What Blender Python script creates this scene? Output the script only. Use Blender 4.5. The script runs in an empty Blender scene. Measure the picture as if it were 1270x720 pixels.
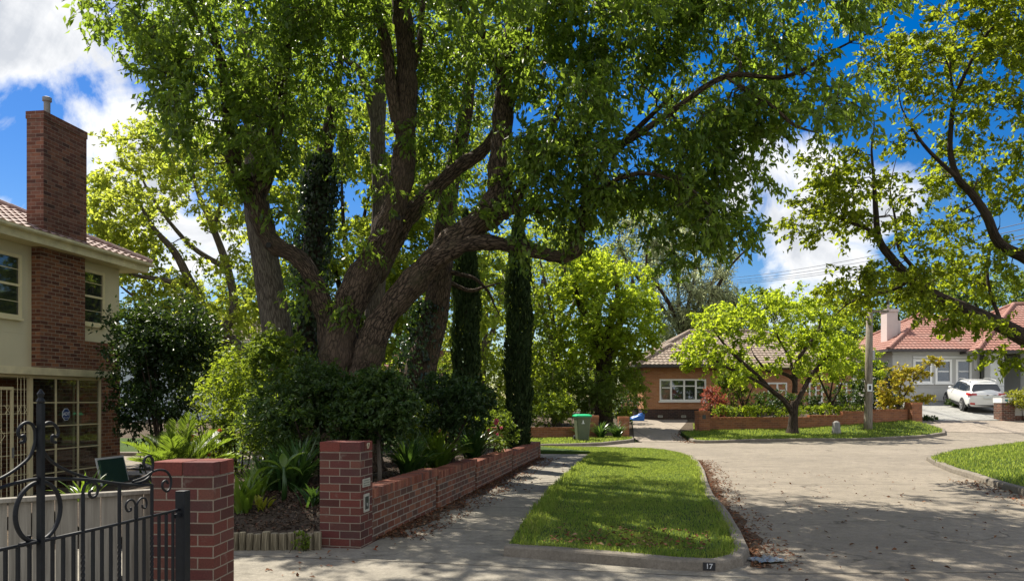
import bpy, bmesh, math, random
import numpy as np
from mathutils import Vector, Matrix, geometry

random.seed(7)
RNG = np.random.default_rng(11)
SC = bpy.context.scene
COL = SC.collection
F, CX, CY, EYE = 950.0, 635.0, 495.0, 1.65     # focal length (px of a 1270 px wide frame), principal column, horizon row, eye height
R = math.radians
PI = math.pi


def P(px, py, Y):
    return Vector(((px - CX) / F * Y, Y, EYE - (py - CY) / F * Y))


def smooth(a, b, x):
    t = min(1.0, max(0.0, (x - a) / (b - a)))
    return t * t * (3 - 2 * t)


def hz(x, y):
    """height of the bare ground"""
    s = 0.05 + 0.07 * smooth(12, 20, x)
    up = min(max(y - 31.0, 0), 14) * s
    dip = -0.5 * smooth(-5.5, -8.0, x) * smooth(9.5, 12.5, y) * (1 - smooth(24, 30, y))
    return up + dip + 0.012 * math.sin(x * 0.9 + y * 0.37) * smooth(2, 8, y)


# ------------------------------------------------------------------ scene graph helpers
def tag(o, label=None, cat=None, group=None, kind=None):
    if label: o['label'] = label
    if cat: o['category'] = cat
    if group: o['group'] = group
    if kind: o['kind'] = kind
    return o


def thing(name, label, cat, loc=(0, 0, 0), rz=0.0, group=None):
    o = bpy.data.objects.new(name, None)
    COL.objects.link(o)
    o.location = loc
    o.rotation_euler = (0, 0, rz)
    o.empty_display_size = 0.2
    return tag(o, label, cat, group)


def copy_tree(o, parent=None):
    c = o.copy()
    COL.objects.link(c)
    c.parent = parent
    for ch in list(o.children):
        copy_tree(ch, c)
    return c


class MB:
    """collects shapes and links them as ONE mesh object"""
    def __init__(self):
        self.v, self.f, self.uv = [], [], []

    def face(self, pts, uvs=None):
        n = len(self.v)
        self.v += [tuple(p) for p in pts]
        self.f.append(tuple(range(n, n + len(pts))))
        if uvs is None: uvs = [(0, 0)] * len(pts)
        self.uv += [tuple(u) for u in uvs]
        return self

    def box(self, x0, x1, y0, y1, z0, z1, M=None, uo=(0, 0), faces='xXyYzZ'):
        def q(pts, ax):
            uv = []
            for p in pts:
                if ax == 0: uv.append((p[1] - uo[0], p[2] - uo[1]))
                elif ax == 1: uv.append((p[0] - uo[0], p[2] - uo[1]))
                else: uv.append((p[0] - uo[0], p[1] - uo[1]))
            if M is not None: pts = [M @ Vector(p) for p in pts]
            self.face(pts, uv)
        if 'x' in faces: q([(x0, y1, z0), (x0, y0, z0), (x0, y0, z1), (x0, y1, z1)], 0)
        if 'X' in faces: q([(x1, y0, z0), (x1, y1, z0), (x1, y1, z1), (x1, y0, z1)], 0)
        if 'y' in faces: q([(x0, y0, z0), (x1, y0, z0), (x1, y0, z1), (x0, y0, z1)], 1)
        if 'Y' in faces: q([(x1, y1, z0), (x0, y1, z0), (x0, y1, z1), (x1, y1, z1)], 1)
        if 'z' in faces: q([(x0, y1, z0), (x1, y1, z0), (x1, y0, z0), (x0, y0, z0)], 2)
        if 'Z' in faces: q([(x0, y0, z1), (x1, y0, z1), (x1, y1, z1), (x0, y1, z1)], 2)
        return self

    def tube(self, pts, radii, seg=8, cap=True, rough=0.0, twist=None):
        pts = [Vector(p) for p in pts]
        n = len(pts)
        if not hasattr(radii, '__len__'): radii = [radii] * n
        t0 = (pts[1] - pts[0]).normalized()
        ref = Vector((1, 0, 0)) if abs(t0.x) < 0.8 else Vector((0, 1, 0))
        nx = (ref - t0 * ref.dot(t0)).normalized()
        rings, L = [], 0.0
        base = len(self.v)
        Ls = []
        for i in range(n):
            if i == 0: t = t0
            elif i == n - 1: t = (pts[i] - pts[i - 1]).normalized()
            else:
                t = (pts[i + 1] - pts[i - 1])
                t = t.normalized() if t.length > 1e-9 else t0
            if i: L += (pts[i] - pts[i - 1]).length
            Ls.append(L)
            nx = (nx - t * nx.dot(t))
            nx = nx.normalized() if nx.length > 1e-6 else Vector((0, 0, 1)).cross(t).normalized()
            ny = t.cross(nx)
            for k in range(seg):
                a = 2 * PI * k / seg + (twist[i] if twist else 0)
                r = radii[i]
                if rough: r *= 1 + rough * (0.6 * math.sin(3 * a + L * 1.7 + i * 0.3) + 0.4 * math.sin(5 * a - L * 2.9) + random.uniform(-.35, .35))
                p = pts[i] + nx * (math.cos(a) * r) + ny * (math.sin(a) * r)
                self.v.append((p.x, p.y, p.z))
        for i in range(n - 1):
            c = 2 * PI * max(radii[0], 1e-4)
            for k in range(seg):
                k2 = (k + 1) % seg
                a, b = base + i * seg + k, base + i * seg + k2
                self.f.append((a, b, b + seg, a + seg))
                u0, u1 = c * k / seg, c * (k + 1) / seg
                self.uv += [(u0, Ls[i]), (u1, Ls[i]), (u1, Ls[i + 1]), (u0, Ls[i + 1])]
        if cap:
            for off, rev in ((0, True), ((n - 1) * seg, False)):
                idx = [base + off + k for k in range(seg)]
                if rev: idx.reverse()
                self.f.append(tuple(idx))
                self.uv += [(0, 0)] * seg
        return self

    def lathe(self, prof, seg=20, M=None):
        base = len(self.v)
        for r, z in prof:
            for k in range(seg):
                a = 2 * PI * k / seg
                p = Vector((r * math.cos(a), r * math.sin(a), z))
                if M is not None: p = M @ p
                self.v.append(tuple(p))
        for i in range(len(prof) - 1):
            for k in range(seg):
                k2 = (k + 1) % seg
                a, b = base + i * seg + k, base + i * seg + k2
                self.f.append((a, b, b + seg, a + seg))
                self.uv += [(k / seg, prof[i][1]), ((k + 1) / seg, prof[i][1]), ((k + 1) / seg, prof[i + 1][1]), (k / seg, prof[i + 1][1])]
        for off, rev in ((0, True), ((len(prof) - 1) * seg, False)):
            idx = [base + off + k for k in range(seg)]
            if rev: idx.reverse()
            self.f.append(tuple(idx)); self.uv += [(0, 0)] * seg
        return self

    def prism(self, poly, d0, d1, M):
        """polygon in local xz, extruded along local y, placed by M"""
        n = len(poly)
        a = [M @ Vector((p[0], d0, p[1])) for p in poly]
        b = [M @ Vector((p[0], d1, p[1])) for p in poly]
        self.face(a, poly)
        self.face(list(reversed(b)), list(reversed(poly)))
        for i in range(n):
            j = (i + 1) % n
            self.face([a[j], a[i], b[i], b[j]], [(0, 0), (1, 0), (1, 1), (0, 1)])
        return self

    def build(self, name, mat, parent=None, shade=False, bevel=0.0, loc=None):
        me = bpy.data.meshes.new(name)
        me.from_pydata(self.v, [], self.f)
        if self.uv:
            ul = me.uv_layers.new(name='UVMap')
            ul.data.foreach_set('uv', np.array(self.uv, dtype=np.float32).ravel())
        me.materials.append(mat)
        if shade: me.polygons.foreach_set('use_smooth', [True] * len(me.polygons))
        me.update()
        o = bpy.data.objects.new(name, me)
        COL.objects.link(o)
        if parent is not None: o.parent = parent
        if loc is not None: o.location = loc
        if bevel:
            # boxes are stored as loose quads: weld, then bevel
            w = o.modifiers.new('weld', 'WELD'); w.merge_threshold = 1e-4
            b = o.modifiers.new('bevel', 'BEVEL'); b.width = bevel; b.segments = 2; b.limit_method = 'ANGLE'
        return o


def np_mesh(name, verts, nper, faces_local, mat, parent=None, smooth_=False):
    """many copies of one small face pattern; verts (N*nper,3); faces_local: list of tuples into one pattern"""
    N = len(verts) // nper
    me = bpy.data.meshes.new(name)
    lv = []; tot = []
    for f in faces_local: tot.append(len(f))
    pat = np.concatenate([np.array(f) for f in faces_local])
    li = (np.arange(N)[:, None] * nper + pat[None, :]).ravel()
    lt = np.tile(np.array(tot), N)
    ls = np.concatenate([[0], np.cumsum(lt)[:-1]])
    me.vertices.add(len(verts)); me.loops.add(len(li)); me.polygons.add(len(lt))
    me.vertices.foreach_set('co', np.ascontiguousarray(verts, dtype=np.float32).ravel())
    me.loops.foreach_set('vertex_index', li.astype(np.int32))
    me.polygons.foreach_set('loop_start', ls.astype(np.int32))
    me.polygons.foreach_set('loop_total', lt.astype(np.int32))
    if smooth_: me.polygons.foreach_set('use_smooth', np.ones(len(lt), dtype=bool))
    me.materials.append(mat)
    me.update(calc_edges=True)
    me.validate()
    o = bpy.data.objects.new(name, me)
    COL.objects.link(o)
    if parent is not None: o.parent = parent
    return o


def pip(poly, x, y):
    x = np.asarray(x); y = np.asarray(y)
    ins = np.zeros(x.shape, bool)
    n = len(poly); j = n - 1
    for i in range(n):
        xi, yi = poly[i]; xj, yj = poly[j]
        c = ((yi > y) != (yj > y)) & (x < (xj - xi) * (y - yi) / (yj - yi + 1e-12) + xi)
        ins ^= c
        j = i
    return ins


def dens(poly, step):
    out = []
    for i in range(len(poly)):
        a, b = Vector(poly[i]), Vector(poly[(i + 1) % len(poly)])
        n = max(1, int((b - a).length / step))
        for k in range(n): out.append(tuple(a.lerp(b, k / n)))
    return out


def sheet(name, poly, off, mat, step=1.0, hf=hz, kind='structure', parent=None, skirt=0.0):
    pl = dens(poly, step)
    xs = [p[0] for p in pl]; ys = [p[1] for p in pl]
    pts = [Vector(p) for p in pl]
    nb = len(pts)
    gx = np.arange(min(xs) + step / 2, max(xs), step); gy = np.arange(min(ys) + step / 2, max(ys), step)
    X, Y = np.meshgrid(gx, gy)
    X = X.ravel() + RNG.uniform(-.1, .1, X.size) * step; Y = Y.ravel() + RNG.uniform(-.1, .1, Y.size) * step
    ok = pip(pl, X, Y)
    bx = np.array(xs); by = np.array(ys)
    for x, y in zip(X[ok], Y[ok]):
        if np.min((bx - x) ** 2 + (by - y) ** 2) > (0.35 * step) ** 2: pts.append(Vector((x, y)))
    edges = [(i, (i + 1) % nb) for i in range(nb)]
    vv, ee, ff, _, _, _ = geometry.delaunay_2d_cdt(pts, edges, [list(range(nb))], 1, 1e-5)
    verts = [(p.x, p.y, hf(p.x, p.y) + off) for p in vv]
    faces = []
    for f in ff:
        a, b, c = vv[f[0]], vv[f[1]], vv[f[2]]
        faces.append(tuple(f) if (b - a).cross(c - a) > 0 else tuple(reversed(f)))
    if skirt:
        n0 = len(verts)
        for p in pl: verts.append((p[0], p[1], hf(p[0], p[1]) + off))
        for p in pl: verts.append((p[0], p[1], hf(p[0], p[1]) + off - skirt))
        m = len(pl)
        for i in range(m):
            j = (i + 1) % m
            faces.append((n0 + i, n0 + m + i, n0 + m + j, n0 + j))
    me = bpy.data.meshes.new(name)
    me.from_pydata(verts, [], faces)
    me.materials.append(mat)
    me.polygons.foreach_set('use_smooth', [True] * len(me.polygons))
    me.update()
    o = bpy.data.objects.new(name, me)
    COL.objects.link(o)
    if kind: o['kind'] = kind
    if parent: o.parent = parent
    return o


# ------------------------------------------------------------------ materials
class NT:
    def __init__(self, name):
        self.m = bpy.data.materials.new(name)
        self.m.use_nodes = True
        self.t = self.m.node_tree
        self.b = self.t.nodes['Principled BSDF']
        self.out = self.t.nodes['Material Output']

    def n(self, typ, **kw):
        nd = self.t.nodes.new(typ)
        for k, v in kw.items():
            if k.startswith('_'): nd.inputs[k[1:]].default_value = v
            else: setattr(nd, k, v)
        return nd

    def l(self, a, b): self.t.links.new(a, b)

    def math(self, op, a, b=None, clamp=False):
        nd = self.t.nodes.new('ShaderNodeMath'); nd.operation = op; nd.use_clamp = clamp
        for i, x in enumerate((a, b)):
            if x is None: continue
            if isinstance(x, (int, float)): nd.inputs[i].default_value = x
            else: self.l(x, nd.inputs[i])
        return nd.outputs[0]

    def mix(self, fac, a, b, blend='MIX'):
        nd = self.t.nodes.new('ShaderNodeMix'); nd.data_type = 'RGBA'; nd.blend_type = blend
        for key, x in ((0, fac), (6, a), (7, b)):
            if isinstance(x, (int, float)): nd.inputs[key].default_value = x
            elif isinstance(x, tuple): nd.inputs[key].default_value = (*x, 1) if len(x) == 3 else x
            else: self.l(x, nd.inputs[key])
        return nd.outputs[2]

    def ramp(self, fac, stops, interp='LINEAR'):
        nd = self.t.nodes.new('ShaderNodeValToRGB')
        cr = nd.color_ramp; cr.interpolation = interp
        while len(cr.elements) < len(stops): cr.elements.new(0.5)
        for e, (p, c) in zip(cr.elements, stops):
            e.position = p; e.color = (*c, 1) if len(c) == 3 else c
        self.l(fac, nd.inputs[0])
        return nd.outputs[0]

    def noise(self, vec, scale, detail=4, rough=0.55, dist=0.0):
        nd = self.t.nodes.new('ShaderNodeTexNoise')
        nd.inputs['Scale'].default_value = scale; nd.inputs['Detail'].default_value = detail
        nd.inputs['Roughness'].default_value = rough; nd.inputs['Distortion'].default_value = dist
        if vec is not None: self.l(vec, nd.inputs['Vector'])
        return nd.outputs[0]

    def pos(self):
        return self.t.nodes.new('ShaderNodeNewGeometry').outputs['Position']

    def obj(self):
        return self.t.nodes.new('ShaderNodeTexCoord').outputs['Object']

    def uvc(self):
        return self.t.nodes.new('ShaderNodeTexCoord').outputs['UV']

    def scale(self, vec, s):
        nd = self.t.nodes.new('ShaderNodeMapping'); nd.inputs['Scale'].default_value = s
        self.l(vec, nd.inputs['Vector']); return nd.outputs[0]

    def bump(self, h, strength=0.3, dist=0.01):
        nd = self.t.nodes.new('ShaderNodeBump')
        nd.inputs['Strength'].default_value = strength; nd.inputs['Distance'].default_value = dist
        self.l(h, nd.inputs['Height']); self.l(nd.outputs[0], self.b.inputs['Normal'])
        return nd

    def base(self, c):
        if isinstance(c, tuple): self.b.inputs['Base Color'].default_value = (*c, 1)
        else: self.l(c, self.b.inputs['Base Color'])

    def rough(self, r, spec=None, metal=None):
        if isinstance(r, (int, float)): self.b.inputs['Roughness'].default_value = r
        else: self.l(r, self.b.inputs['Roughness'])
        if spec is not None: self.b.inputs['Specular IOR Level'].default_value = spec
        if metal is not None: self.b.inputs['Metallic'].default_value = metal


def mul(c, k): return tuple(min(1.0, x * k) for x in c)


def m_plain(name, col, rough=0.6, var=0.25, scale=6.0, bump=0.1, metal=0.0, spec=0.4, fine=60.0):
    t = NT(name)
    v = t.obj()
    n1 = t.noise(v, scale, 5); n2 = t.noise(v, fine, 3)
    f = t.math('ADD', t.math('MULTIPLY', n1, 0.7), t.math('MULTIPLY', n2, 0.3))
    t.base(t.ramp(f, [(0.3, mul(col, 1 - var)), (0.7, mul(col, 1 + var))]))
    t.rough(rough, spec, metal)
    if bump: t.bump(n2, bump, 0.004)
    return t.m


def m_brick(name, cols, mortar=(0.35, 0.31, 0.26), bw=0.24, rh=0.086, ms=0.006, dirt=0.35, dirtcol=(0.06, 0.05, 0.04), bump=0.6, squash=1.0, offset=0.5):
    t = NT(name)
    uv = t.uvc()
    # tiny waviness so that joints are not ruler-straight
    b = t.n('ShaderNodeTexBrick', offset=offset, squash=squash)
    b.inputs['Color1'].default_value = (0, 0, 0, 1); b.inputs['Color2'].default_value = (1, 1, 1, 1); b.inputs['Mortar'].default_value = (0.5, 0.5, 0.5, 1)
    b.inputs['Scale'].default_value = 1; b.inputs['Brick Width'].default_value = bw; b.inputs['Row Height'].default_value = rh
    b.inputs['Mortar Size'].default_value = ms; b.inputs['Mortar Smooth'].default_value = 0.15; b.inputs['Bias'].default_value = 0.0
    nz = t.n('ShaderNodeTexNoise', _Scale=9.0); nz.inputs['Detail'].default_value = 2
    t.l(uv, nz.inputs['Vector'])
    sub = t.n('ShaderNodeVectorMath', operation='MULTIPLY_ADD')
    t.l(nz.outputs['Color'], sub.inputs[0]); sub.inputs[1].default_value = (0.006, 0.006, 0); t.l(uv, sub.inputs[2])
    t.l(sub.outputs[0], b.inputs['Vector'])
    n = len(cols)
    bc = t.ramp(b.outputs['Color'], [((i + 0.5) / n, c) for i, c in enumerate(cols)])
    n1 = t.noise(uv, 3.0, 5, 0.6); n2 = t.noise(uv, 70.0, 4, 0.7)
    bc = t.mix(t.ramp(n2, [(0.3, (0.65,) * 3), (0.7, (1, 1, 1))]), (0, 0, 0), bc)
    c = t.mix(b.outputs['Fac'], bc, t.mix(n2, mul(mortar, 0.7), mul(mortar, 1.15)))
    dm = t.ramp(n1, [(0.45, (0, 0, 0)), (0.8, (dirt,) * 3)])
    c = t.mix(dm, c, dirtcol)
    ef = t.noise(uv, 5.5, 6, .7)
    c = t.mix(t.ramp(ef, [(.60, (0, 0, 0)), (.78, (.4,) * 3)]), c, (0.26, 0.23, 0.195))
    t.base(c); t.rough(0.82, 0.25)
    h = t.math('SUBTRACT', t.math('MULTIPLY', n2, 0.25), b.outputs['Fac'])
    t.bump(h, bump, 0.008)
    return t.m


def m_brickpiece(name, cols):
    """loose bricks modelled one by one: colour differs from brick to brick"""
    t = NT(name)
    g = t.n('ShaderNodeNewGeometry')
    v = t.obj()
    n = len(cols)
    bc = t.ramp(g.outputs['Random Per Island'], [((i + 0.5) / n, c) for i, c in enumerate(cols)])
    n2 = t.noise(v, 60, 4, 0.7); n1 = t.noise(v, 5, 4)
    c = t.mix(t.ramp(n2, [(0.3, (0.6,) * 3), (0.7, (1, 1, 1))]), (0, 0, 0), bc)
    c = t.mix(t.ramp(n1, [(0.5, (0, 0, 0)), (0.85, (0.5,) * 3)]), c, (0.05, 0.045, 0.035))
    t.base(c); t.rough(0.85, 0.25); t.bump(n2, 0.4, 0.006)
    return t.m


def m_leaf(name, cols, trans=(0.25, 0.33, 0.03), tf=0.45, rough=0.42, spec=0.35, patch=None, patch_scale=.9):
    t = NT(name)
    g = t.n('ShaderNodeNewGeometry')
    n = len(cols)
    r = g.outputs['Random Per Island']
    c = t.ramp(r, [((i + 0.5) / n, cc) for i, cc in enumerate(cols)])
    big = t.noise(t.pos(), patch_scale, 3)
    c = t.mix(t.ramp(big, [(0.35, (0.82,) * 3), (0.65, (1, 1, 1))]), (0, 0, 0), c)
    if patch:
        c = t.mix(t.ramp(big, [(0.52, (0, 0, 0)), (0.72, (.75,) * 3)]), c, patch)
    t.base(c); t.rough(rough, spec)
    tr = t.n('ShaderNodeBsdfTranslucent')
    r2 = t.math('FRACT', t.math('MULTIPLY', r, 7.31))
    tc = t.ramp(r2, [(0.1, mul(trans, 0.7)), (0.9, mul(trans, 1.25))])
    t.l(tc, tr.inputs['Color'])
    mx = t.n('ShaderNodeMixShader', _Fac=tf)
    t.l(t.b.outputs[0], mx.inputs[1]); t.l(tr.outputs[0], mx.inputs[2])
    t.l(mx.outputs[0], t.out.inputs['Surface'])
    return t.m


def m_bark(name, c0, c1, sx=14.0, sy=2.2, bump=0.9, moss=None):
    t = NT(name)
    uv = t.uvc()
    s = t.scale(uv, (sx, sy, 1))
    n1 = t.noise(s, 1.2, 6, 0.7, 0.4)
    vo = t.n('ShaderNodeTexVoronoi', feature='DISTANCE_TO_EDGE', _Scale=1.15)
    nv = t.n('ShaderNodeVectorMath', operation='MULTIPLY_ADD')
    nn = t.n('ShaderNodeTexNoise', _Scale=2.0); t.l(s, nn.inputs['Vector'])
    t.l(nn.outputs['Color'], nv.inputs[0]); nv.inputs[1].default_value = (0.75, 0.75, 0); t.l(s, nv.inputs[2])
    t.l(nv.outputs[0], vo.inputs['Vector'])
    e = t.ramp(vo.outputs['Distance'], [(0.0, (.04, .04, .04)), (0.22, (1, 1, 1))])
    f = t.math('MULTIPLY', n1, e)
    fine = t.noise(t.scale(uv, (sx * 3.2, sy * 3.0, 1)), 2.0, 4, .7)
    f = t.math('MULTIPLY', f, t.ramp(fine, [(.3, (.45,) * 3), (.65, (1.15,) * 3)]))
    c = t.ramp(f, [(0.04, c0), (0.5, c1)])
    p = t.noise(t.pos(), 1.3, 3)
    c = t.mix(t.ramp(p, [(0.5, (0, 0, 0)), (0.75, (0.6,) * 3)]), c, mul(c1, 0.75))
    if moss:
        pm = t.noise(t.pos(), 2.3, 4)
        c = t.mix(t.ramp(pm, [(0.55, (0, 0, 0)), (0.8, (0.55,) * 3)]), c, moss)
    t.base(c); t.rough(0.9, 0.2)
    t.bump(f, bump, 0.03)
    return t.m


def m_concrete(name, col, joint=None, ang=0.0, crack=1.0, stain=0.4, org=(0, 0)):
    """joint: (period along, period across) in metres in a frame turned by ang about org"""
    t = NT(name)
    p = t.pos()
    mp = t.n('ShaderNodeMapping', vector_type='POINT')
    mp.inputs['Location'].default_value = (-(org[0] * math.cos(-ang) - org[1] * math.sin(-ang)), -(org[0] * math.sin(-ang) + org[1] * math.cos(-ang)), 0)
    mp.inputs['Rotation'].default_value = (0, 0, -ang)
    t.l(p, mp.inputs['Vector'])
    q = mp.outputs[0]
    n0 = t.noise(p, 0.35, 4, 0.6); n1 = t.noise(p, 2.2, 6, 0.65); n2 = t.noise(p, 45, 4, 0.75); n3 = t.noise(p, 160, 2, 0.8)
    c = t.ramp(n1, [(0.25, mul(col, 0.62)), (0.5, col), (0.8, mul(col, 1.2))])
    n4 = t.noise(p, 9.0, 6, 0.75)
    c = t.mix(t.ramp(n4, [(0.35, (0.62,) * 3), (0.62, (1, 1, 1))]), (0.05, 0.04, 0.03), c)
    c = t.mix(t.ramp(n0, [(0.4, (0, 0, 0)), (0.7, (stain,) * 3)]), c, mul(col, 0.6))
    c = t.mix(t.ramp(n2, [(0.3, (0.62,) * 3), (0.65, (1, 1, 1))]), (0.02, 0.018, 0.015), c)
    c = t.mix(t.ramp(n3, [(0.62, (0, 0, 0)), (0.72, (0.35,) * 3)]), c, mul(col, 1.5))
    h = t.math('MULTIPLY', n2, 0.5)
    sx = t.n('ShaderNodeSeparateXYZ'); t.l(q, sx.inputs[0])
    wob = t.math('MULTIPLY', t.math('SUBTRACT', t.noise(p, 5, 3), 0.5), 0.05)
    if joint:
        for i, per in enumerate(joint):
            if not per: continue
            a = t.math('ADD', sx.outputs[1 - i], t.math('MULTIPLY', wob, 0.35))
            d = t.math('ABSOLUTE', t.math('SUBTRACT', t.math('FRACT', t.math('DIVIDE', a, per)), 0.5))
            d = t.math('MULTIPLY', d, per)
            m = t.ramp(d, [(0.0, (0.85,) * 3), (0.012, (0.7,) * 3), (0.022, (0, 0, 0))])
            c = t.mix(m, c, (0.035, 0.03, 0.022))
            h = t.math('SUBTRACT', h, t.math('MULTIPLY', m, 1.2))
    if crack:
        vv = t.n('ShaderNodeVectorMath', operation='MULTIPLY_ADD')
        nn = t.n('ShaderNodeTexNoise', _Scale=1.4); nn.inputs['Detail'].default_value = 6; t.l(p, nn.inputs['Vector'])
        t.l(nn.outputs['Color'], vv.inputs[0]); vv.inputs[1].default_value = (1.3, 1.3, 0); t.l(p, vv.inputs[2])
        vo = t.n('ShaderNodeTexVoronoi', feature='DISTANCE_TO_EDGE', _Scale=0.33); t.l(vv.outputs[0], vo.inputs['Vector'])
        sel = t.ramp(t.noise(p, 0.5, 2), [(0.45, (0, 0, 0)), (0.6, (1, 1, 1))])
        m = t.math('MULTIPLY', t.ramp(vo.outputs['Distance'], [(0.0, (0.8 * crack,) * 3), (0.006, (0, 0, 0))]), sel)
        c = t.mix(m, c, (0.04, 0.034, 0.026))
    t.base(c); t.rough(0.88, 0.25)
    t.bump(h, 0.35, 0.006)
    return t.m


def m_glass(name, tint=(0.02, 0.025, 0.03), refl=0.35, gloss=.20):
    t = NT(name)
    t.base(tint); t.rough(0.04, 0.8)
    tr = t.n('ShaderNodeBsdfTransparent'); tr.inputs['Color'].default_value = (0.8, 0.82, 0.8, 1)
    gl = t.n('ShaderNodeBsdfGlossy'); gl.inputs['Roughness'].default_value = .03; gl.inputs['Color'].default_value = (.9, .95, 1, 1)
    m0 = t.n('ShaderNodeMixShader', _Fac=gloss); t.l(t.b.outputs[0], m0.inputs[1]); t.l(gl.outputs[0], m0.inputs[2])
    mx = t.n('ShaderNodeMixShader', _Fac=1 - refl)
    t.l(m0.outputs[0], mx.inputs[1]); t.l(tr.outputs[0], mx.inputs[2]); t.l(mx.outputs[0], t.out.inputs['Surface'])
    return t.m


def m_soil(name, c0, c1, sc=14):
    t = NT(name)
    p = t.pos()
    n1 = t.noise(p, sc, 6, 0.7); n2 = t.noise(p, 1.2, 3)
    c = t.ramp(n1, [(0.3, c0), (0.7, c1)])
    c = t.mix(t.ramp(n2, [(0.4, (0, 0, 0)), (0.7, (0.5,) * 3)]), c, mul(c0, 0.8))
    t.base(c); t.rough(0.95, 0.15); t.bump(n1, 0.8, 0.03)
    return t.m


M = {}
RED = [(0.075, 0.026, 0.022), (0.11, 0.034, 0.027), (0.14, 0.042, 0.032), (0.12, 0.033, 0.030), (0.085, 0.034, 0.033), (0.155, 0.055, 0.04)]
M['brick_red'] = m_brick('red_brick', RED, mortar=(0.23, 0.19, 0.15), ms=0.0055)
M['brick_wall'] = m_brick('garden_wall_brick', [(0.13, 0.042, 0.026), (0.23, 0.085, 0.045), (0.075, 0.042, 0.034), (0.27, 0.11, 0.06), (0.16, 0.055, 0.032), (0.10, 0.05, 0.036)], mortar=(0.27, 0.235, 0.19), ms=0.008, dirt=0.45)
M['brick_coping'] = m_brickpiece('coping_brick', [(0.17, 0.055, 0.035), (0.27, 0.095, 0.055), (0.11, 0.06, 0.05), (0.32, 0.13, 0.08), (0.22, 0.07, 0.045)])
M['brick_cap'] = m_brickpiece('pillar_cap_brick', [(0.14, 0.035, 0.028), (0.2, 0.055, 0.04), (0.11, 0.035, 0.033)])
M['brick_house'] = m_brick('brown_house_brick', [(0.10, 0.034, 0.02), (0.19, 0.07, 0.036), (0.30, 0.125, 0.06), (0.13, 0.045, 0.03), (0.24, 0.095, 0.048)], mortar=(0.30, 0.24, 0.18), dirt=0.25, ms=0.007)
M['brick_orange'] = m_brick('orange_brick', [(0.44, 0.19, 0.085), (0.52, 0.25, 0.12), (0.38, 0.165, 0.08), (0.48, 0.23, 0.12)], mortar=(0.42, 0.27, 0.16), dirt=0.12)
M['brick_dark'] = m_brick('dark_base_brick', [(0.06, 0.035, 0.03), (0.09, 0.05, 0.04), (0.05, 0.03, 0.03)], mortar=(0.12, 0.1, 0.09))
M['brick_orange_wall'] = m_brick('orange_wall_brick', [(0.33, 0.125, 0.06), (0.42, 0.165, 0.08), (0.28, 0.11, 0.06)], mortar=(0.33, 0.22, 0.15), dirt=0.3)
M['cream'] = m_plain('cream_render', (0.60, 0.53, 0.355), 0.85, 0.08, 1.5, 0.15)
M['cream_trim'] = m_plain('cream_paint', (0.70, 0.60, 0.36), 0.55, 0.10, 4, 0.05)
M['cream_dirty'] = m_plain('weathered_cream_fascia', (0.64, 0.56, 0.35), 0.6, 0.3, 3, 0.05)
M['white'] = m_plain('white_paint', (0.78, 0.77, 0.74), 0.5, 0.05, 4, 0.03)
M['grey_wall'] = m_plain('pale_grey_render', (0.43, 0.42, 0.40), 0.85, 0.05, 1.0, 0.1)
M['white_wall'] = m_plain('white_render', (0.66, 0.655, 0.64), 0.85, 0.05, 1.0, 0.1)
M['pink_chim'] = m_plain('pinkish_render', (0.55, 0.46, 0.44), 0.85, 0.06, 1.0, 0.1)
M['iron'] = m_plain('black_iron', (0.006, 0.0075, 0.011), 0.55, 0.35, 20, 0.15, 0.0, 0.25)
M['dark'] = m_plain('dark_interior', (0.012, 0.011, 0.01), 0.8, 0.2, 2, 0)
M['glass'] = m_glass('clear_glass', refl=0.22)
M['glass_dark'] = m_glass('dark_window_glass', refl=0.5)
M['zinc'] = m_plain('dull_metal', (0.35, 0.35, 0.34), 0.45, 0.2, 20, 0.05, 0.6)
M['gutter_dark'] = m_plain('dark_gutter', (0.06, 0.05, 0.05), 0.5, 0.2, 6, 0)
M['blind'] = m_plain('window_blind', (0.30, 0.29, 0.27), 0.8, 0.1, 4, 0)
M['terracotta_flue'] = m_plain('grey_flue', (0.22, 0.21, 0.20), 0.7, 0.2, 8, 0.1)


SKYV, CLV, SKY_STR, SUN_STR, EXPO, BACK_FILL = 0.40, 3.9, 0.14, 4.9, 1.12, 1.35

# ------------------------------------------------------------------ ground, road, paths, kerbs
M['soil'] = m_soil('bare_soil', (0.035, 0.026, 0.018), (0.12, 0.09, 0.06))
M['mulch'] = m_soil('bark_mulch', (0.022, 0.017, 0.013), (0.11, 0.085, 0.065), 22)
M['lawn_base'] = m_soil('turf_soil', (0.025, 0.045, 0.010), (0.06, 0.10, 0.022), 20)
M['far_ground'] = m_soil('distant_ground', (0.035, 0.05, 0.018), (0.08, 0.10, 0.04), 2)
M['road'] = m_concrete('concrete_road', (0.275, 0.238, 0.188), joint=(7.7, 0), ang=0, crack=1.0, stain=0.65, org=(0, 3.45))
WALL_ANG = -math.atan2(0.183, 0.983)
M['path'] = m_concrete('footpath_concrete', (0.275, 0.25, 0.205), joint=(2.1, 0), ang=WALL_ANG, crack=0.8, stain=0.5, org=(-1.66, 8.9))
M['drive'] = m_concrete('driveway_concrete', (0.33, 0.28, 0.225), joint=(0, 2.2), ang=0, crack=0.7, stain=0.3, org=(9.0, 33))
M['drive_pale'] = m_concrete('pale_driveway_concrete', (0.34, 0.34, 0.32), joint=(3, 3), ang=-0.26, crack=0.3, stain=0.2, org=(22, 38))
M['kerb'] = m_concrete('kerb_concrete', (0.24, 0.21, 0.17), crack=0.9, stain=0.7)

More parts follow.
